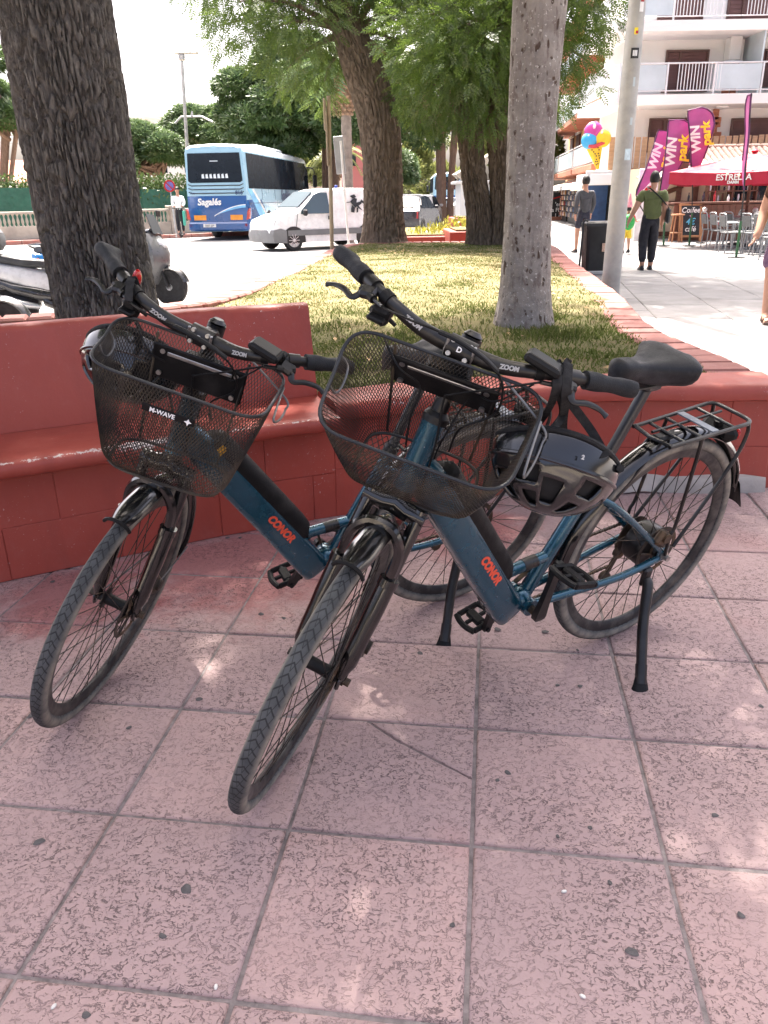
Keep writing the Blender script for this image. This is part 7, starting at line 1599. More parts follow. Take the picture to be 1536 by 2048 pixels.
# ---- bar hut: half timbered with barrel-tile roof
by = 26.0; bx0 = fx(1290, 400, by); bx1 = 17.5; hut = empty('bar_hut', (bx0+3, by, 0)); tag(hut, 'half timbered bar hut with cream panels and barrel tile roof', 'building'); HO = hut.location.copy()
def hp(nm, mb, m, par=None, **kw):
    o = mb.build(nm, m, par or hut, **kw)
    if par is None: o.matrix_basis = P4(-HO)
    return o
ez, rz_ = fz(1400, 352, by), fz(1400, 288, by)
hp('wall', MB().box(((bx0+bx1)/2, by+1.6, 1.0), (bx1-bx0, 2.2, 2.1)), W_CREAM)
for u in (1300, 1366, 1400, 1437, 1470, 1500, 1536): hp('timber_post', MB().box((fx(u, 400, by), by+.45, 1.0), (.14, .12, 2.1), bev=.01), W_TIMB)
for z in (.12, 1.02, 1.95): hp('timber_rail', MB().box(((bx0+bx1)/2, by+.44, z), (bx1-bx0, .10, .13), bev=.01), W_TIMB)
for (u, v, u2, v2) in ((1300, 400, 1366, 372), (1310, 392, 1350, 378)): a = aty(u, v, by+.42); b = aty(u2, v2, by+.42); hp('timber_brace', MB().tube([a, b], .06, 4), W_TIMB)
rx0 = fx(1372, 320, by); T_R = mat('barrel_tile', (.58, .42, .34), .85, var=.2, scale=2, bump=.3, bscale=40)
tl = MB(); n = 7; tl.loft([[Vector((.085*math.cos(a), 0, .060*math.sin(a))) for a in np.linspace(0, math.pi, n)]+[Vector((.070*math.cos(a), 0, .045*math.sin(a))) for a in np.linspace(math.pi, 0, n)], [Vector((.072*math.cos(a), .42, .052*math.sin(a))) for a in np.linspace(0, math.pi, n)]+[Vector((.058*math.cos(a), .42, .038*math.sin(a))) for a in np.linspace(math.pi, 0, n)]]); tlm = tl.mesh('roof_tile', T_R)
pitch = math.atan2(rz_-ez, 1.9); hp('roof', MB().loft([[Vector((rx0-.1, by-.5, ez-.05)), Vector((rx0-.1, by+1.5, rz_-.05)), Vector((rx0-.1, by+3.4, ez-.05))], [Vector((bx1+.3, by-.5, ez-.05)), Vector((bx1+.3, by+1.5, rz_-.05)), Vector((bx1+.3, by+3.4, ez-.05))]]), T_R)
ct = 0
for r_ in range(6):
    for x in np.arange(rx0, fx(1536, 320, by)+.6, .185):
        if ct >= 290: break
        ct += 1; y = by-.55+r_*.345*1.0; z = ez-.02+(y-(by-.5))*(rz_-ez)/2.0; o = link('roof_tile', tlm, hut); o.matrix_basis = P4(-HO) @ P4((x+random.uniform(-.008, .008), y, z)) @ Matrix.Rotation(math.atan2(rz_-ez, 2.0), 4, 'X')
ridge = MB().box((0, 0, 0), (.36, .2, .10), bev=.04).mesh('ridge_tile', T_R)
for x in np.arange(rx0, bx1, .38): o = link('ridge_tile', ridge, hut); o.matrix_basis = P4(-HO) @ P4((x, by+1.5, rz_+.02))
gx = fx(1350, 330, by); hp('gable_board', MB().loft([[Vector((rx0-.12, by-.75, ez-.15)), Vector((rx0-.12, by-.75, rz_+.02)), Vector((rx0-1.0, by-.75, ez-.15))], [Vector((rx0-.12, by-.69, ez-.15)), Vector((rx0-.12, by-.69, rz_+.02)), Vector((rx0-1.0, by-.69, ez-.15))]]), W_TIMB, smooth=False)
hp('lean_to_roof', MB().loft([[Vector((bx0-.2, by-1.0, 1.70)), Vector((rx0+.3, by-1.0, 2.05)), Vector((rx0+.3, by+.5, 2.15)), Vector((bx0-.2, by+.5, 1.8))], [Vector((bx0-.2, by-1.0, 1.66)), Vector((rx0+.3, by-1.0, 2.0)), Vector((rx0+.3, by+.5, 2.1)), Vector((bx0-.2, by+.5, 1.76))]]), mat('weathered_felt', (.30, .26, .22), .9, var=.2))
bd_ = MB().box((fx(1318, 352, by), by-1.05, 2.28), (1.25, .05, .30), bev=.01); hp('fascia_board', bd_, V_BLK)
# counter, screen, back bar bottles
cy = 24.4; c0 = fx(1345, 430, cy); c1 = 16.0; ctr = empty('bar_counter', (c0, cy, 0)); tag(ctr, 'dark timber bar counter under the red parasol', 'counter')
MB().box(((c1-c0)/2, .25, 1.04), (c1-c0, .6, .06), bev=.01).build('worktop', W_TIMB, ctr)
pln = MB().box((0, 0, 0), (.175, .05, .98), bev=.006).mesh('plank', W_TIMB)
for i, x in enumerate(np.arange(.1, c1-c0, .18)): link('plank', pln, ctr, P4((x, 0, .50)))
for i in range(16):
    x = .5+i*.42+random.uniform(-.1, .1); hb_ = random.uniform(.14, .30); o = MB().lathe([(.035, 0), (.035, hb_*.6), (.014, hb_*.78), (.014, hb_), (0, hb_)], 10).build('bottle', [V_BLK, V_DKGL, MATS['tail_lamp_red'], V_WHITE, W_TIMB][i % 5]); o.location = (c0+x, cy+.25, 1.075); tag(o, 'small bottle standing on the dark bar counter', 'bottle', 'bottles on the bar counter')
tvp = aty(1520, 400, by-.2); tvo = MB().box((0, 0, 0), (1.6, .08, .95), bev=.02).build('screen', V_DKGL); tvo.location = tvp; tag(tvo, 'large dark screen hung on the bar hut wall', 'screen')
# back bar shelves with clutter
sf = empty('bar_shelf', (fx(1460, 400, 25.2), 25.2, 1.05)); tag(sf, 'open bar shelf crowded with dark glasses and bottles', 'shelf')
for z in (0, .30, .60): MB().box((.0, 0, z), (1.5, .25, .03)).build('board', W_TIMB, sf)
for x in (-.72, 0, .72): MB().box((x, .0, .32), (.04, .25, .68)).build('upright', W_TIMB, sf)
for k in range(30): hb_ = random.uniform(.10, .22); o = MB().lathe([(.03, 0), (.034, hb_*.6), (.02, hb_)], 8).build('glass_bottle', [V_BLK, V_DKGL, W_RAIL, W_TIMB][k % 4], sf, P4((-.66+(k % 10)*.145, random.uniform(-.06, .06), .02+.30*(k//10))))
# ---- red parasol
pc = aty(1500, 372, 21.6); U_RED = mat('parasol_red', (.36, .010, .034), .7, var=.10, scale=2)
par = empty('parasol', (pc.x, pc.y, 0)); tag(par, 'large red parasol with white lettering over the bar terrace', 'parasol'); hwid = 1.55; zc, ze, zv = 2.22, 1.80, 1.52; rot = Matrix.Rotation(R_(-38), 3, 'Z')
crn = [rot @ Vector((sx*hwid, sy*hwid, ze)) for sx, sy in ((-1, -1), (1, -1), (1, 1), (-1, 1))]; apex = Vector((0, 0, zc))
for i in range(4):
    a, b = crn[i], crn[(i+1) % 4]; cp_ = MB()
    def fn(s, t, a=a, b=b): p = (a+(b-a)*s); q = p+(apex-p)*t; q = q-Vector((0, 0, .06*math.sin(math.pi*s)*(1-t))); return q
    cp_.grid(fn, 9, 7); cp_.add([Vector(v)-Vector((0, 0, .012)) for v in cp_.v], [f[::-1] for f in cp_.f]); pn_ = cp_.build('canopy_panel', U_RED, par, fixn=False)
    vl = MB().loft([[fn(s, 0)+Vector((0, 0, .0)), fn(s, 0)-Vector((0, 0, .27)), fn(s, 0)*1.0-Vector((0, 0, .27))+Vector((0, 0, 0))+(fn(s, 0).normalized()*-.012), fn(s, 0)+(fn(s, 0).normalized()*-.012)] for s in np.linspace(0, 1, 9)]); vl.build('valance', U_RED, par)
    d = (b-a).normalized(); out_ = Vector((d.y, -d.x, 0)); mid_ = (a+b)/2
    for t, sz, dz in (('ESTRELLA', .19, -.16), ('DAMM', .09, -.27)): text_mesh('lettering', t, sz, V_WHITE, par, frameM(mid_*1.0+out_*.02+Vector((0, 0, dz)), d, (0, 0, 1)), .002, bold=.004)
    MB().tube([apex-Vector((0, 0, .05)), a-Vector((0, 0, .02))], .018, 6).build('rib', W_TIMB, par)
MB().tube([(0, 0, 0), (0, 0, zc)], .04, 10).build('pole', W_TIMB, par); MB().lathe([(.35, 0), (.35, .08), (.06, .10)], 20).build('base', V_BLK, par); MB().lathe([(.06, 0), (.09, .05), (0, .12)], 12, P4((0, 0, zc))).build('finial', U_RED, par)
p2_ = aty(1600, 345, 24.0)
for k, u in enumerate((1455, 1478, 1505, 1532)): p = aty(u, 346+4*(k % 2), 20.2); o = MB().lathe([(.012, .06), (.012, .03), (.035, 0), (.02, -.035), (0, -.04)], 12).build('festoon_bulb', mat('bulb_glass', (.8, .72, .55), .2, coat=.5)); o.location = p; tag(o, 'clear festoon bulb strung along the red parasol edge', 'bulb', 'festoon bulbs')
o = MB().tube([aty(1440, 338, 20.2), aty(1478, 341, 20.2), aty(1560, 338, 20.2)], .006, 5).build('festoon_cable', V_BLK); tag(o, 'thin festoon cable along the red parasol edge', 'cable')
# ---- feather flags
F_PINK = mat('flag_magenta', (.42, .09, .28), .7, var=.12, scale=3); F_EDGE = mat('flag_dark_edge', (.10, .02, .09), .6); F_YEL = mat('flag_yellow_print', (.85, .66, .03), .6); G_POST = mat('green_post', (.02, .10, .035), .5, var=.2, scale=6)
def flag(label, top, tail, base, y, wd, bow, edge_on=False):
    b = gz(base[0], base[1], 0); e = empty('feather_flag', b); tag(e, label, 'flag', 'feather flags by the bar'); y = b.y; T = aty(top[0], top[1], y)-b; Q = aty(tail[0], tail[1], y)-b; Bs = Vector((0, 0, 0))
    s0_ = Vector(((T-Q).z, 0, -(T-Q).x)).normalized(); T = T-s0_*(0 if edge_on else wd*.78)
    ax_ = (T-Q); L = ax_.length; u = ax_.normalized(); s_ = Vector((u.z, 0, -u.x)); s_ = s_ if s_.x > 0 else -s_
    if edge_on: s_ = Vector((.12, .99, 0))
    n = 26
    def edge(t): return Q+ax_*t+s_*(0)+Vector((0, .02*math.sin(t*9), 0))
    def width(t): return wd*(.05+.95*min(1, t/.72)**.8) if t < .80 else wd*math.sqrt(max(0, 1-((t-.80)/.20)**2))*(1.0)
    Lft = []; Rgt = []
    for i in range(n+1): t = i/n; c = edge(t)+s_*(bow*math.sin(t*math.pi*.5)); Lft.append(c); Rgt.append(c+s_*width(t)+Vector((0, .05*math.sin(t*7), 0)))
    fl_ = MB(); fl_.loft([[Lft[i], (Lft[i]+Rgt[i])/2+Vector((0, .03*math.sin(i*.7), 0)), Rgt[i], Rgt[i]+Vector((0, .006, 0)), (Lft[i]+Rgt[i])/2+Vector((0, .006+.03*math.sin(i*.7), 0)), Lft[i]+Vector((0, .006, 0))] for i in range(n)]); fl_.build('sail', F_PINK, e)
    MB().tube(Lft[:-1]+[p for p in reversed(Rgt[8:-1])], .020, 6).build('dark_edge', F_EDGE, e)
    MB().tube([Bs]+smoothpts([Vector((Q.x*.3, 0, Q.z*.55)), Q]+[Lft[k] for k in (8, 16, 22, 25)], 4), .016, 8).build('pole', V_BLK, e); MB().tube([(0, 0, 0), (Q.x*.2, 0, .55*Q.z)], .028, 8).build('ground_post', G_POST, e); MB().box((0, 0, .012), (.30, .22, .02), bev=.005).build('foot_plate', V_BLK, e)
    if not edge_on:
        dn = u; cw = (Lft[18]+Rgt[18])/2; side_ = s_
        # words run up the sail
        for txt, m, k0, of in (('WIN', V_WHITE, 15, -.24), ('park', F_YEL, 16, .16)):
            c = (Lft[k0]+Rgt[k0])/2+s_*(wd*of)+Vector((0, -.075, 0)); text_mesh('lettering', txt, wd*(.50 if txt == 'WIN' else .50), m, e, frameM(c, u, -s_), .003, shear=.15, bold=.012)
    return e
flag('magenta feather flag leaning furthest over the pedestrians', (1342, 272), (1272, 390), (1300, 490), 22, .62, .10)
flag('magenta feather flag standing between its two neighbours', (1372, 245), (1318, 400), (1327, 492), 22, .66, .06); flag('tall magenta feather flag next to the red parasol', (1412, 218), (1385, 370), (1378, 492), 22, .62, .02)
flag('narrow magenta flag turned edge on over the terrace chairs', (1504, 180), (1488, 380), (1472, 516), 18, .34, .0, True)
# ---- chalk board
cb_ = gz(1372, 482, 0); e = empty('chalkboard_sign', M=P4(cb_) @ Matrix.Rotation(R_(6), 4, 'Z')); tag(e, 'a frame chalkboard offering coffee in front of the bar', 'sign'); C_BD = mat('chalkboard', (.018, .022, .026), .8, var=.3, scale=6); wh_ = .62; hh_ = 1.05
for sg in (1, -1):
    Mt = Matrix.Rotation(R_(9)*sg, 4, 'X'); s_ = P4((0, -.20*sg, 0)) @ Mt.inverted() if False else P4((0, -.22*sg, 0)) @ Matrix.Rotation(R_(-11)*sg, 4, 'X')
    f = MB()
    for x in (-wh_/2, wh_/2): f.box((x, 0, hh_/2), (.06, .035, hh_), bev=.006)
    for z in (.14, hh_-.03): f.box((0, 0, z), (wh_, .034, .06), bev=.006)
    fo = f.build('frame', mat('pine_frame', (.36, .18, .08), .6, var=.2, scale=4), e, s_); MB().box((0, 0, hh_/2+.05), (wh_-.04, .02, hh_-.2)).build('slate', C_BD, fo)
    if sg > 0:
        CH = mat('chalk_white', (.75, .75, .73), .9); CB = mat('chalk_blue', (.10, .42, .60), .9); CP = mat('chalk_pink', (.6, .25, .38), .9)
        for t, z, m, sz in (('Coffee', .86, CH, .21), ('+', .70, CP, .16), ('4\u20ac', .54, CB, .24), ('caf\u00e9', .34, CH, .21)): text_mesh('lettering', t, sz, m, fo, Matrix(((1, 0, 0, 0), (0, 0, -1, -.012), (0, 1, 0, z), (0, 0, 0, 1))), .001, shear=.2, bold=.002)
# ---- terrace furniture
M_CH = mat('grey_chair_metal', (.30, .31, .32), .4, metal=.5, var=.15, scale=6); M_CHS = mat('chair_weave', (.10, .105, .11), .7, var=.2, scale=20)
def make_chair():
    e = empty('terrace_chair'); l_ = MB().tube([(0, 0, 0), (.02, 0, .44)], .014, 6).mesh('leg', M_CH)
    for x, y in ((-.2, -.2), (.2, -.2), (-.2, .2), (.2, .2)): link('leg', l_, e, P4((x, y, 0)))
    MB().box((0, 0, .45), (.44, .44, .03), bev=.01).build('seat', M_CHS, e); MB().tube(smoothpts([(-.20, -.21, .45), (-.24, -.22, .66), (-.28, -.2, .84), (-.29, 0, .86), (-.28, .2, .84), (-.24, .22, .66), (-.20, .21, .45)], 4), .014, 6).build('back_frame', M_CH, e); MB().box((-.265, 0, .70), (.02, .40, .24), Matrix.Rotation(-.2, 3, 'Y'), bev=.008).build('backrest', M_CHS, e)
    for sg in (-1, 1): MB().tube(smoothpts([(-.24, sg*.22, .66), (0, sg*.24, .66), (.18, sg*.23, .64), (.2, sg*.22, .45)], 4), .013, 6).build('armrest', M_CH, e)
    return e
def make_table():
    e = empty('terrace_table'); MB().box((0, 0, .73), (.72, .72, .03), bev=.01).build('table_top', M_CH, e); MB().tube([(0, 0, .02), (0, 0, .72)], .03, 8).build('pedestal', M_CH, e); MB().box((0, 0, .015), (.5, .08, .03), bev=.008).box((0, 0, .016), (.08, .5, .032), bev=.008).build('foot', M_CH, e); return e
ch0 = make_chair(); tb0 = make_table(); first = [True, True]
spots = [(1422, 496, 0), (1440, 500, 0), (1460, 506, 0), (1486, 503, 190), (1506, 508, 0), (1530, 512, 0), (1455, 487, 180), (1480, 490, 175), (1512, 494, 185), (1532, 500, 10), (1468, 497, 5), (1545, 522, 0)]
names = ['first grey terrace chair from the chalkboard', 'second grey terrace chair from the chalkboard', 'third grey terrace chair from the chalkboard', 'grey terrace chair facing the flag post across the table', 'grey terrace chair drawn up behind the green flag post', 'grey terrace chair beyond the green flag post', 'grey terrace chair with its back to the bar counter', 'grey terrace chair tucked between table and bar counter', 'grey terrace chair beneath the red parasol valance', 'grey terrace chair beneath the dark screen', 'grey terrace chair wedged in the middle of the chair row', 'grey terrace chair standing nearest the walking person in sandals']
for (u, v, r_), nm in zip(spots, names):
    o = ch0 if first[0] else copy_tree(ch0); first[0] = False; p = gz(u, v, 0); o.location = p; o.rotation_euler = (0, 0, R_(r_+random.uniform(-8, 8))); tag(o, nm, 'chair', 'grey terrace chairs')
for (u, v), nm in zip([(1462, 493), (1497, 498), (1530, 505)], ['grey metal terrace table beside the chalkboard side chairs', 'grey metal terrace table behind the green flag post', 'grey metal terrace table under the dark screen']):
    o = tb0 if first[1] else copy_tree(tb0); first[1] = False; o.location = gz(u, v, 0); tag(o, nm, 'table', 'grey terrace tables')
st0 = empty('bar_stool'); wl = mat('stool_timber', (.36, .17, .08), .6, var=.2, scale=5)
for a in range(4): MB().tube([(.2*math.cos(a*1.571+.78), .2*math.sin(a*1.571+.78), 0), (.13*math.cos(a*1.571+.78), .13*math.sin(a*1.571+.78), .72)], .02, 6).build('leg', wl, st0)
MB().lathe([(.18, .72), (.19, .735), (.18, .76), (0, .76)], 18).build('seat', wl, st0); MB().tube([(.17*math.cos(a), .17*math.sin(a), .25) for a in np.linspace(0, 6.283, 13)[:-1]], .012, 6, closed=True).build('foot_ring', wl, st0)
for i, (u, v, nm) in enumerate([(1338, 474, 'timber bar stool at the end of the dark counter'), (1350, 484, 'timber bar stool pulled out beside the chalkboard'), (1408, 474, 'timber bar stool between chalkboard and terrace chairs'), (1392, 470, 'timber bar stool close behind the chalkboard')]):
    o = st0 if i == 0 else copy_tree(st0); o.location = gz(u, v, 0); tag(o, nm, 'stool', 'timber bar stools')
# rope barrier post with white knob
for u, v, nm in ((1401, 486, 'slim barrier post with white knob near the chalkboard'), (1500, 492, 'slim barrier post with white knob among the terrace chairs')):
    p = gz(u, v, 0); e = empty('barrier_post', p); tag(e, nm, 'post', 'barrier posts'); MB().tube([(0, 0, 0), (0, 0, .82)], .022, 8).build('pole', wl, e); MB().sphere((0, 0, .88), .065, 14, 8).build('knob', V_WHITE, e); MB().lathe([(.13, 0), (.13, .02), (.03, .03)], 16).build('foot', V_BLK, e)
rp = MB().tube(smoothpts([gz(1401, 486, 0)+Vector((0, 0, .78)), gz(1415, 486, 0)+Vector((0, 0, .68)), gz(1438, 489, 0)+Vector((0, 0, .48))], 6), .03, 8).build('barrier_rope', U_RED); tag(rp, 'sagging red rope tied to the barrier post by the chalkboard', 'rope')
# ---- tall steel mast with stickers, litter bin
pb_ = gz(1219, 598, 0); pt_ = aty(1276, -10, pb_.y); mast = empty('lamp_mast', pb_); tag(mast, 'tall galvanised mast with stickers beside the black bin', 'mast'); vd = pt_-pb_; r0 = 17.5/F_PX*math.hypot(pb_.y, .6); MB().tube([Vector((0, 0, -.05)), vd*.25, vd, vd*1.9], [r0, r0*.97, r0*.82, r0*.6], 24).build('pole', mat('galvanised_mast', (.36, .36, .345), .6, metal=.25, var=.16, scale=5, bump=.2, bscale=60, dirt=(.48, .46, .42), dirtamt=.45, dscale=4), mast); MB().tube([Vector((0, 0, -.02)), vd*.012], [r0*1.25, r0*1.15], 20).build('base_collar', M_POST, mast)
def sticker(v, h_, ang, m, w_=.5, nm='sticker'):
    t = (598-v)/608; c = vd*t; rr = r0*(1-.18*t)+.003; mb = MB(); mb.grid(lambda s, q: c+Vector((rr*math.sin(ang+(s-.5)*w_), -rr*math.cos(ang+(s-.5)*w_), (q-.5)*h_)), 6, 2); mb.grid(lambda s, q: c+Vector(((rr+.001)*math.sin(ang+(s-.5)*w_), -(rr+.001)*math.cos(ang+(s-.5)*w_), (q-.5)*h_)), 6, 2); return mb.build(nm, m, mast)
sticker(14, .10, .3, V_WHITE, .5); sticker(7, .06, .35, V_RED, .45); sticker(57, .07, -.1, F_YEL, .4); sticker(59, .03, 0, V_RED, .3); sticker(97, .11, .0, V_BLK, .9); sticker(97, .06, .0, W_RAIL, .5); sticker(150, .10, .2, W_GLASSP, .25); sticker(225, .08, .3, W_GLASSP, .3); sticker(290, .13, .25, mat('faded_poster', (.55, .68, .74), .8, var=.3, scale=14), .7)
bn_ = gz(1190, 547, 0); bin_ = empty('litter_bin', bn_); tag(bin_, 'black plastic litter bin with paper label beside the mast', 'bin'); M_BIN = mat('bin_plastic', (.022, .023, .024), .5, var=.2, scale=5)
MB().loft([[Vector((sx*w_, sy*w_*.9, z)) for sx, sy in ((-1, -.8), (-.8, -1), (.8, -1), (1, -.8), (1, .8), (.8, 1), (-.8, 1), (-1, .8))] for z, w_ in ((.06, .20), (.12, .215), (.74, .245), (.76, .255), (.80, .255))]).build('body', M_BIN, bin_, angle=40); MB().loft([[Vector((sx*w_, sy*w_*.9, z)) for sx, sy in ((-1, -.8), (-.8, -1), (.8, -1), (1, -.8), (1, .8), (.8, 1), (-.8, 1), (-1, .8))] for z, w_ in ((.80, .265), (.84, .262), (.87, .22))]).build('lid', M_BIN, bin_, angle=40); MB().tube(smoothpts([(-.33, -.15, 0), (-.31, -.15, .6), (-.30, -.12, .86), (-.22, -.1, .88)], 4), .018, 8).build('handle_bar', M_BIN, bin_); MB().box((.08, -.232, .45), (.11, .006, .14), Matrix.Rotation(-.05, 3, 'X')).build('paper_label', mat('label_tan', (.62, .42, .30), .8, var=.3, scale=30), bin_); MB().box((0, 0, .03), (.50, .46, .06), bev=.01).build('base', mat('bin_base', (.5, .5, .48), .8), bin_)
fb = gz(1292, 462, 0); e = empty('menu_board', (aty(1292, 410, 23.5).x, 23.5, 0)); tag(e, 'white menu board with red spot behind the person in green', 'sign'); MB().box((0, 0, 1.0), (.55, .05, 1.9), bev=.02).build('panel', V_WHITE, e); MB().lathe([(.16, 0), (.16, .01), (0, .01)], 20, Matrix.Translation((.05, -.03, 1.35)) @ Matrix.Rotation(math.pi/2, 4, 'X')).build('red_spot', V_RED, e)
# blue-white little trees and lantern strings behind the corner
lt = empty('wall_lantern', aty(1384, 300, 25.0)); tag(lt, 'pink and white hanging lantern string by the gable', 'lantern')
for k in range(5): MB().sphere((0, 0, -.16*k), (.05, .05, .075), 10, 6).build('lantern_bead', [F_PINK, V_WHITE][k % 2], lt)
# ================================================================== people
SKIN = mat('skin', (.46, .25, .17), .55, var=.08, scale=10); HAIR = mat('dark_hair', (.006, .0045, .004), .6, var=.3, scale=30, stretch=(1, 1, 5), bump=.4, bscale=120); SHOE = mat('dark_shoe', (.02, .02, .022), .6, var=.2)
def skin_mesh(name, joints, edges, radii, m, root=0, sub=2):
    me = bpy.data.meshes.new(name); me.from_pydata([tuple(j) for j in joints], edges, []); o = bpy.data.objects.new(name, me); COL.objects.link(o)
    sk = o.modifiers.new('skin', 'SKIN'); sk.use_smooth_shade = True; sk.branch_smoothing = .6
    for i, v in enumerate(me.skin_vertices[0].data): r = radii[i]; v.radius = r if hasattr(r, '__len__') else (r, r); v.use_root = (i == root)
    sd_ = o.modifiers.new('sub', 'SUBSURF'); sd_.levels = sub; sd_.render_levels = sub
    dg = bpy.context.evaluated_depsgraph_get(); out = bpy.data.meshes.new_from_object(o.evaluated_get(dg)); bpy.data.objects.remove(o); out.name = name; out.materials.clear(); out.materials.append(m); out.polygons.foreach_set('use_smooth', [True]*len(out.polygons)); return out
def lerp(a, b, t): return Vector(a)+(Vector(b)-Vector(a))*t
def person(label, loc, rz, H=1.70, pose=None, top=None, bottom=None, sleeve='short', shorts=False, hair=HAIR, build=1.0, extra=None, group='people walking in the street', skin=SKIN, shoe=SHOE, hairstyle='short'):
    """local x = facing, y = left; pose overrides joints given as fractions of height"""
    e = empty('person', M=P4(loc) @ Matrix.Rotation(rz, 4, 'Z')); tag(e, label, 'person', group)
    J = dict(pel=(0, 0, .53), waist=(.0, 0, .62), chest=(.01, 0, .745), neck=(.0, 0, .83), headb=(.008, 0, .875), head=(.014, 0, .935),
             sL=(0, .105, .80), eL=(-.01, .135, .635), wL=(.04, .14, .49), hL=(.05, .14, .45), sR=(0, -.105, .80), eR=(-.01, -.135, .635), wR=(.04, -.14, .49), hR=(.05, -.14, .45),
             pL=(0, .052, .50), kL=(.03, .056, .285), aL=(-.02, .056, .045), tL=(.075, .064, .018), pR=(0, -.052, .50), kR=(.0, -.056, .285), aR=(-.06, -.056, .05), tR=(.035, -.064, .018))
    J.update(pose or {}); J = {k: Vector(v)*H for k, v in J.items()}; b = build*H
    K = list(J); ix = {k: i for i, k in enumerate(K)}; E = [('pel', 'waist'), ('waist', 'chest'), ('chest', 'neck'), ('neck', 'headb'), ('headb', 'head'), ('chest', 'sL'), ('sL', 'eL'), ('eL', 'wL'), ('wL', 'hL'), ('chest', 'sR'), ('sR', 'eR'), ('eR', 'wR'), ('wR', 'hR'), ('pel', 'pL'), ('pL', 'kL'), ('kL', 'aL'), ('aL', 'tL'), ('pel', 'pR'), ('pR', 'kR'), ('kR', 'aR'), ('aR', 'tR')]
    Rr = dict(pel=.062, waist=.058, chest=.068, neck=.032, headb=.036, head=.045, sL=.034, eL=.025, wL=.017, hL=.015, sR=.034, eR=.025, wR=.017, hR=.015, pL=.052, kL=.035, aL=.022, tL=.018, pR=.052, kR=.035, aR=.022, tR=.018)
    rad = [Rr[k]*(b if k not in ('head', 'headb', 'neck') else H) for k in K]
    me = skin_mesh('body', [J[k] for k in K], [(ix[a], ix[c]) for a, c in E], rad, skin, ix['pel']); me.materials.append(top or skin); me.materials.append(bottom or skin); mi = []
    for p_ in me.polygons:
        best = (9e9, None, 0)
        for a, c in E:
            A, B = J[a], J[c]; t = max(0, min(1, (p_.center-A).dot(B-A)/max(1e-9, (B-A).length_squared))); dd = (p_.center-A-(B-A)*t).length
            if dd < best[0]: best = (dd, a+c, t)
        k, t = best[1], best[2]
        if k in ('waistchest', 'chestsL', 'chestsR', 'pelwaist') or (k == 'chestneck' and t < .6) or (k in ('sLeL', 'sReR') and (sleeve == 'long' or (sleeve == 'short' and t < .65))) or (k in ('eLwL', 'eRwR') and sleeve == 'long'): mi.append(1)
        elif k in ('pelpL', 'pelpR') or (k in ('pLkL', 'pRkR') and (not shorts or t < .8)) or (k in ('kLaL', 'kRaR') and not shorts and t < .85): mi.append(2)
        else: mi.append(0)
    me.polygons.foreach_set('material_index', mi); link('body', me, e)
    # head with face, ears, nose
    hd_ = J['head']; fwd_ = Vector((1, 0, 0)); hm = MB(); hm.sphere(hd_+Vector((.0, 0, .0)), (.058*H, .045*H, .066*H), 20, 14); hm.sphere(hd_+Vector((.03*H, 0, -.035*H)), (.03*H, .032*H, .03*H), 14, 8)
    for sg in (-1, 1): hm.sphere(hd_+Vector((-.002, sg*.046*H, -.008*H)), (.010*H, .006*H, .018*H), 8, 6)
    hm.add(*(lambda p: ([p+Vector((0, -.007, 0)), p+Vector((0, .007, 0)), p+Vector((.014, 0, -.012)), p+Vector((-.004, 0, .03))], [(0, 1, 2), (1, 3, 2), (3, 0, 2)]))(hd_+Vector((.057*H, 0, -.012*H)))); hm.build('head', skin, e)
    fm = MB()
    for sg in (-1, 1): fm.sphere(hd_+Vector((.052*H, sg*.018*H, .004*H)), (.005*H, .008*H, .004*H), 8, 5)
    fm.box(hd_+Vector((.057*H, 0, -.036*H)), (.006, .045, .007)); fm.build('eyes_and_mouth', HAIR, e)
    if hair:
        hr = MB(); rings = []
        for i in range(9):
            ph = (i/8)*R_(128); ring = []
            for k in range(20):
                a = 2*math.pi*k/20; drop = 1.0 if math.cos(a) < .35 else .62; p2 = ph*drop*(1.12 if hairstyle == 'long' and math.cos(a) < 0 else 1); wob = 1+.03*math.sin(k*5+i)
                ring.append(hd_+Vector((-.006*H+.064*H*math.sin(p2)*math.cos(a)*wob, .052*H*math.sin(p2)*math.sin(a)*wob, .002*H+.074*H*math.cos(p2)*(1 if i else 1))))
            rings.append(ring)
        hr.loft(rings, cap1=True); hr.build('hair', hair, e, angle=80)
    # hands: palm with four fingers and a thumb
    for sd_ in ('L', 'R'):
        w_, h_ = J['w'+sd_], J['h'+sd_]; d = (h_-w_).normalized(); s_ = d.cross(Vector((0, 1, 0))); s_ = s_.normalized() if s_.length > .1 else Vector((1, 0, 0)); n_ = d.cross(s_); pm = MB(); k = H/1.7
        pm.tube([w_, w_+d*.045*k, w_+d*.085*k], [.020*k, .033*k, .034*k], 10, flat=.5, up=tuple(n_))
        for i, f_ in enumerate((.055, .066, .070, .060)): r_ = w_+d*.082*k+s_*((i-1.5)*.017*k); pm.tube([r_, r_+d*f_*.55*k+n_*.006, r_+d*f_*.95*k+n_*.022*k], [.0088*k, .0082*k, .0065*k], 7)
        th = w_+d*.035*k-s_*.026*k; pm.tube([th, th+(d*.6-s_*.6).normalized()*.03*k, th+(d*.9-s_*.3).normalized()*.055*k+n_*.01], [.010*k, .0095*k, .007*k], 7); pm.build('hand', skin, e)
    g_ = 1.16
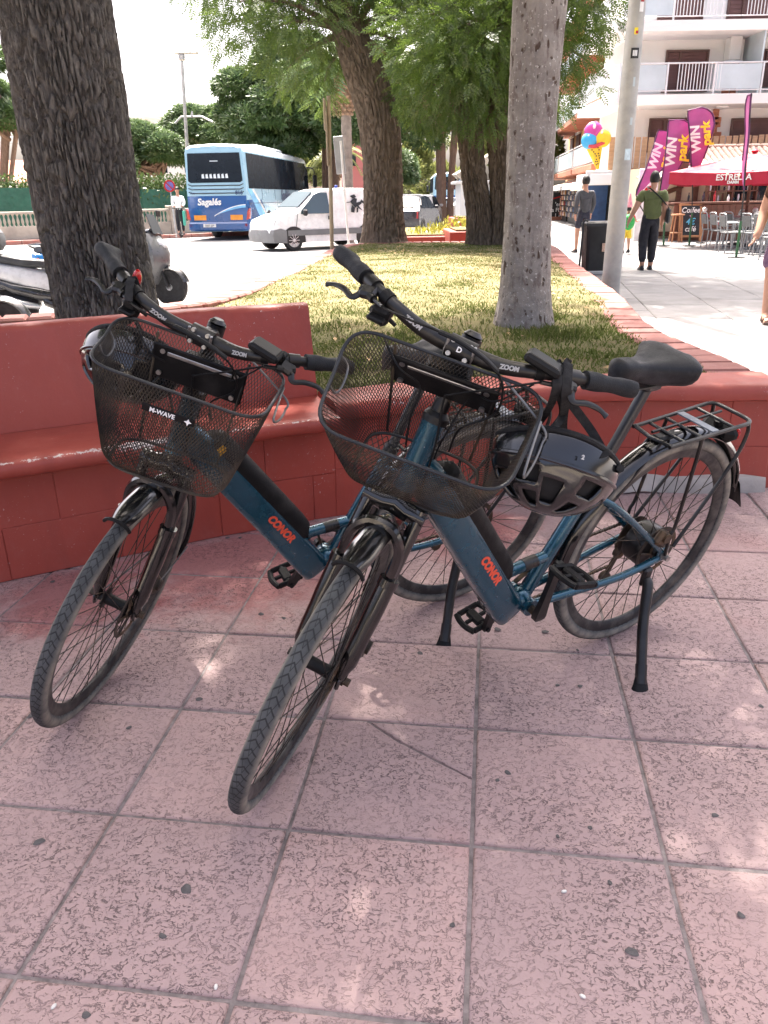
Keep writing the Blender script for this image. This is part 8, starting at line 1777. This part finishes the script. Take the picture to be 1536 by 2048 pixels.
    if top:
        pts = ['pel', 'waist', 'chest', 'neck', 'sL', 'sR']; T = [J['pel']+Vector((0, 0, -.012*H)), J['waist'], J['chest'], lerp(J['chest'], J['neck'], .72)]; TE = [(0, 1), (1, 2), (2, 3)]; TR = [Rr['pel']*b*1.30, Rr['waist']*b*1.34, Rr['chest']*b*1.16, Rr['neck']*b*1.45]
        for sd_ in ('L', 'R'):
            i0 = len(T); T.append(J['s'+sd_]); TR.append(Rr['s'+sd_]*b*1.22); TE.append((2, i0)); el = J['e'+sd_]
            if sleeve == 'short': T.append(lerp(J['s'+sd_], el, .75)); TR.append(Rr['e'+sd_]*b*1.55); TE.append((i0, i0+1))
            elif sleeve == 'long': T += [el, lerp(el, J['w'+sd_], .96)]; TR += [Rr['e'+sd_]*b*1.32, Rr['w'+sd_]*b*1.45]; TE += [(i0, i0+1), (i0+1, i0+2)]
        link('top', skin_mesh('top', T, TE, TR, top, 1), e)
    if bottom:
        T = [J['pel']+Vector((0, 0, .035*H)), J['pel']]; TE = [(0, 1)]; TR = [Rr['waist']*b*1.10, Rr['pel']*b*1.10]
        for sd_ in ('L', 'R'):
            i0 = len(T); kn = J['k'+sd_]; an = J['a'+sd_]; T.append(J['p'+sd_]); TR.append(Rr['p'+sd_]*b*1.12); TE.append((1, i0))
            if shorts: T += [lerp(J['p'+sd_], kn, .5), lerp(J['p'+sd_], kn, .92)]; TR += [Rr['k'+sd_]*b*1.55, Rr['k'+sd_]*b*1.5]; TE += [(i0, i0+1), (i0+1, i0+2)]
            else: T += [kn, lerp(kn, an, .85)]; TR += [Rr['k'+sd_]*b*1.22, Rr['a'+sd_]*b*1.5]; TE += [(i0, i0+1), (i0+1, i0+2)]
        link('trousers' if not shorts else 'shorts', skin_mesh('trousers', T, TE, TR, bottom, 1), e)
    if shoe:
        for sd_ in ('L', 'R'):
            a_, t_ = J['a'+sd_], J['t'+sd_]; d = (t_-a_); d.z = 0; d.normalize(); z0 = min(a_.z, t_.z)-.02*H; s_ = MB(); rings = []
            for q, w2, h2 in ((-.05, .022, .05), (-.03, .036, .075), (.03, .040, .072), (.10, .046, .055), (.16, .044, .042), (.20, .028, .028)):
                c = Vector((a_.x, a_.y, 0))+d*(q*H/1.7); sy = Vector((-d.y, d.x, 0)); zb_ = max(0.002, a_.z-.045*H+(t_.z-a_.z+.027*H)*max(0, q)/.16); rings.append([c+sy*(x*w2)+Vector((0, 0, zb_+z*h2)) for x, z in ((-1, 0), (1, 0), (1, .45), (.6, 1), (-.6, 1), (-1, .45))])
            s_.loft(rings); s_.build('shoe', shoe, e, angle=50)
    return e, J
C_OLIVE = mat('olive_shirt', (.105, .125, .045), .9, var=.14, scale=9); C_BLACK = mat('black_trousers', (.016, .016, .022), .9, var=.2, scale=9); C_CHAR = mat('charcoal_top', (.060, .062, .070), .9, var=.14, scale=9); C_NAVY = mat('navy_shorts', (.018, .020, .035), .9, var=.15, scale=9); C_SHIRT = mat('white_shirt', (.78, .79, .80), .8, var=.05, scale=9)
C_YEL = mat('yellow_shorts', (.70, .52, .05), .8, var=.15, scale=14); C_GRN = mat('green_pack', (.03, .32, .07), .7, var=.35, scale=20); C_REDC = mat('red_dress', (.60, .05, .06), .8, var=.1); C_PALE = mat('pale_check', (.55, .53, .60), .85, var=.3, scale=16); C_PURP = mat('plum_shorts', (.14, .08, .14), .85, var=.12); C_SAND = mat('sandal_leather', (.10, .060, .045), .6, var=.2)
AW = R_(82)
p = gz(1291, 540, 0)
e, J = person('person in olive green t-shirt and black trousers walking with a shoulder bag', p, AW, 1.66, dict(eL=(-.01, .165, .655), wL=(.05, .215, .52), hL=(.06, .225, .485), eR=(-.03, -.135, .64), wR=(.05, -.13, .50), hR=(.06, -.13, .46), kL=(.02, .055, .285), aL=(-.04, .050, .05), tL=(.055, .055, .018), kR=(.05, -.05, .285), aR=(.03, -.05, .045), tR=(.125, -.055, .018)), C_OLIVE, C_BLACK, 'short', build=1.28)
H_ = 1.66; MB().box((-.06*H_+.05, -.165*H_, .56*H_), (.20, .07, .26), bev=.03).build('shoulder_bag', V_BLK, e); MB().tube(smoothpts([(-.04, -.165*H_, .64*H_), (-.165, -.06*H_, .74*H_), (-.10, .05*H_, .835*H_), (.03, .06*H_, .835*H_), (.16, -.04, .72*H_), (.05, -.165*H_, .63*H_)], 6), .02, 6, flat=.35).build('bag_strap', V_BLK, e)
p = gz(1162, 506, 0)
person('man in charcoal long sleeved top and navy shorts walking past the bin', p, R_(100), 1.72, dict(kL=(.07, .05, .30), aL=(.07, .05, .05), tL=(.145, .055, .018), kR=(-.02, -.05, .29), aR=(-.13, -.05, .10), tR=(-.075, -.055, .035), eL=(-.045, .135, .645), wL=(-.05, .145, .51), hL=(-.05, .145, .47), eR=(.0, -.135, .64), wR=(.07, -.135, .52), hR=(.085, -.135, .49)), C_CHAR, C_NAVY, 'long', True)
p = gz(1250, 507, 0); e, J = person('small child in yellow shorts with bright green backpack', p, R_(85), 1.06, dict(kL=(.06, .05, .29), aL=(.04, .05, .05), tL=(.12, .055, .018), kR=(-.01, -.05, .285), aR=(-.08, -.05, .07), tR=(0, -.055, .03), eR=(.0, -.15, .70), wR=(.02, -.20, .66), hR=(.02, -.22, .68)), C_REDC, C_YEL, 'short', True, build=1.15)
MB().loft([[Vector((x, w_*math.cos(a), .70+h2*math.sin(a))) for a in np.linspace(0, 6.283, 16, endpoint=False)] for x, w_, h2 in ((-.06, .10, .15), (-.10, .13, .18), (-.18, .12, .165), (-.21, .06, .10))]).build('backpack', C_GRN, e, angle=60)
for y in (-.06, .06): MB().tube(smoothpts([(-.08, y, .86), (.0, y, .90), (.08, y, .80), (.02, y, .62)], 4), .014, 6, flat=.5).build('pack_strap', C_GRN, e)
MB().lathe([(.075, .0), (.06, .08), (.012, .30), (.0, .31)], 14, P4((0, 0, 1.02))).build('pointed_hat', mat('paper_hat_pink', (.75, .30, .36), .8, var=.3, scale=20), e)
for (u, v, h_, tp, bt, lb, rz_) in ((1138, 442, 1.66, C_PALE, C_PALE, 'person in pale checked outfit and sun hat at the far shops', -95), (1152, 443, 1.62, C_REDC, C_PALE, 'person in red top among the far shops', -85), (1127, 441, 1.70, C_CHAR, C_NAVY, 'person in dark top standing beside the dark sign board', 80), (1204, 452, 1.66, C_NAVY, C_CHAR, 'person in navy at the corner shop door', 70)):
    e, J = person(lb, gz(u, v, 0), R_(rz_), h_, None, tp, bt, 'short', True)
    if 'hat' in lb or 'red' in lb: MB().lathe([(.17, .0), (.165, .015), (.09, .03), (.085, .10), (.05, .125), (0, .13)], 18, P4(J['head']+Vector((0, 0, .045)))).build('sun_hat', V_WHITE, e)
# walker at the right edge: bare arm, sandals, glasses in hand
f_ = gz(1532, 648, 0); Hs = 1.72
pose = dict(kR=(.06, -.05, .285), aR=(.055, -.05, .045), tR=(.13, -.055, .018), kL=(-.02, .05, .285), aL=(-.12, .05, .07), tL=(-.05, .055, .03), eR=(-.05, -.135, .65), wR=(.03, -.165, .52), hR=(.04, -.18, .485), eL=(0, .135, .64), wL=(.07, .135, .52), hL=(.08, .135, .48))
e, J = person('walker in plum shorts and brown sandals with spectacles in hand', (f_.x+.06+.055*Hs*.95, f_.y+.08+.05*Hs, 0), R_(-108), Hs, pose, mat('mustard_vest', (.50, .36, .08), .85, var=.1), C_PURP, None, True, shoe=None, build=1.4)
for sd_ in ('L', 'R'):
    a_, t_ = J['a'+sd_], J['t'+sd_]; zb_ = 0.0 if sd_ == 'R' else .03; s_ = MB(); sole = [(-.06, .03), (-.02, .038), (.06, .040), (.14, .048), (.20, .040), (.225, .0), (.20, -.040), (.14, -.046), (.06, -.036), (-.02, -.036), (-.06, -.03)]
    s_.prism([(a_.x+x, a_.y+y) for x, y in sole], .025, P4((0, 0, zb_))); s_.build('sandal_sole', C_SAND, e)
    s2 = MB()
    for x, h2, w2 in ((.13, .055, .050), (.06, .075, .046), (-.01, .105, .042)): s2.tube([(a_.x+x, a_.y+w2*math.cos(q), zb_+.012+h2*math.sin(q)) for q in np.linspace(0, math.pi, 9)], .012, 6, flat=.4)
    s2.tube([(a_.x-.03, a_.y, zb_+.02), (a_.x-.05, a_.y, zb_+.10)], .02, 6, flat=.4); s2.build('sandal_strap', C_SAND, e)
    tm_ = MB(); 
    tm_.loft([[Vector((a_.x+x, a_.y+y*w2, zb_+.025+z*h2)) for y, z in ((-1, 0), (1, 0), (.8, .8), (0, 1), (-.8, .8))] for x, w2, h2 in ((-.05, .026, .06), (.0, .034, .08), (.08, .038, .060), (.15, .042, .040), (.19, .036, .026))]); tm_.build('foot', SKIN, e)
    for i in range(5): tm_.tube([(0, 0, 0), (0, 0, .001)], .001, 3)
sp_ = MB(); h_ = J['hR']
for dy in (-.02, .03): sp_.tube([h_+Vector((.03, dy, -.05)), h_+Vector((.05, dy-.03, -.17))], .003, 5)
sp_.build('held_spectacles', V_BLK, e)
# rider on a kick scooter by the coach
c = gz(364, 477, -.05); e, J = person('person in white shirt on a kick scooter carrying a green bag', (c.x, c.y, .10), R_(-80), 1.72, dict(eL=(.04, .13, .66), wL=(.16, .10, .60), hL=(.19, .09, .60), eR=(.04, -.13, .66), wR=(.16, -.10, .60), hR=(.19, -.09, .60)), C_SHIRT, C_BLACK, 'long', group='people by the road')
MB().box((.12, .17, .60), (.20, .10, .55), bev=.03).build('green_bag', mat('mint_bag', (.08, .45, .34), .7, var=.15), e)
ks_ = empty('kick_scooter', M=P4((c.x, c.y, -.02)) @ Matrix.Rotation(R_(-80), 4, 'Z')); tag(ks_, 'black kick scooter under the person in white shirt', 'scooter'); MB().box((0, 0, .10), (.60, .15, .04), bev=.01).build('deck', V_BLK, ks_); MB().tube([(.36, 0, .12), (.33, 0, 1.08)], .022, 8).build('stem', V_BLK, ks_); MB().tube([(.33, -.24, 1.08), (.33, .24, 1.08)], .016, 8).build('handlebar', V_BLK, ks_)
for x in (.40, -.38): MB().lathe([(.04, -.02), (.09, -.025), (.10, 0), (.09, .025), (.04, .02)], 20, P4((x, 0, .10)) @ MY).build('wheel', V_TYRE, ks_)
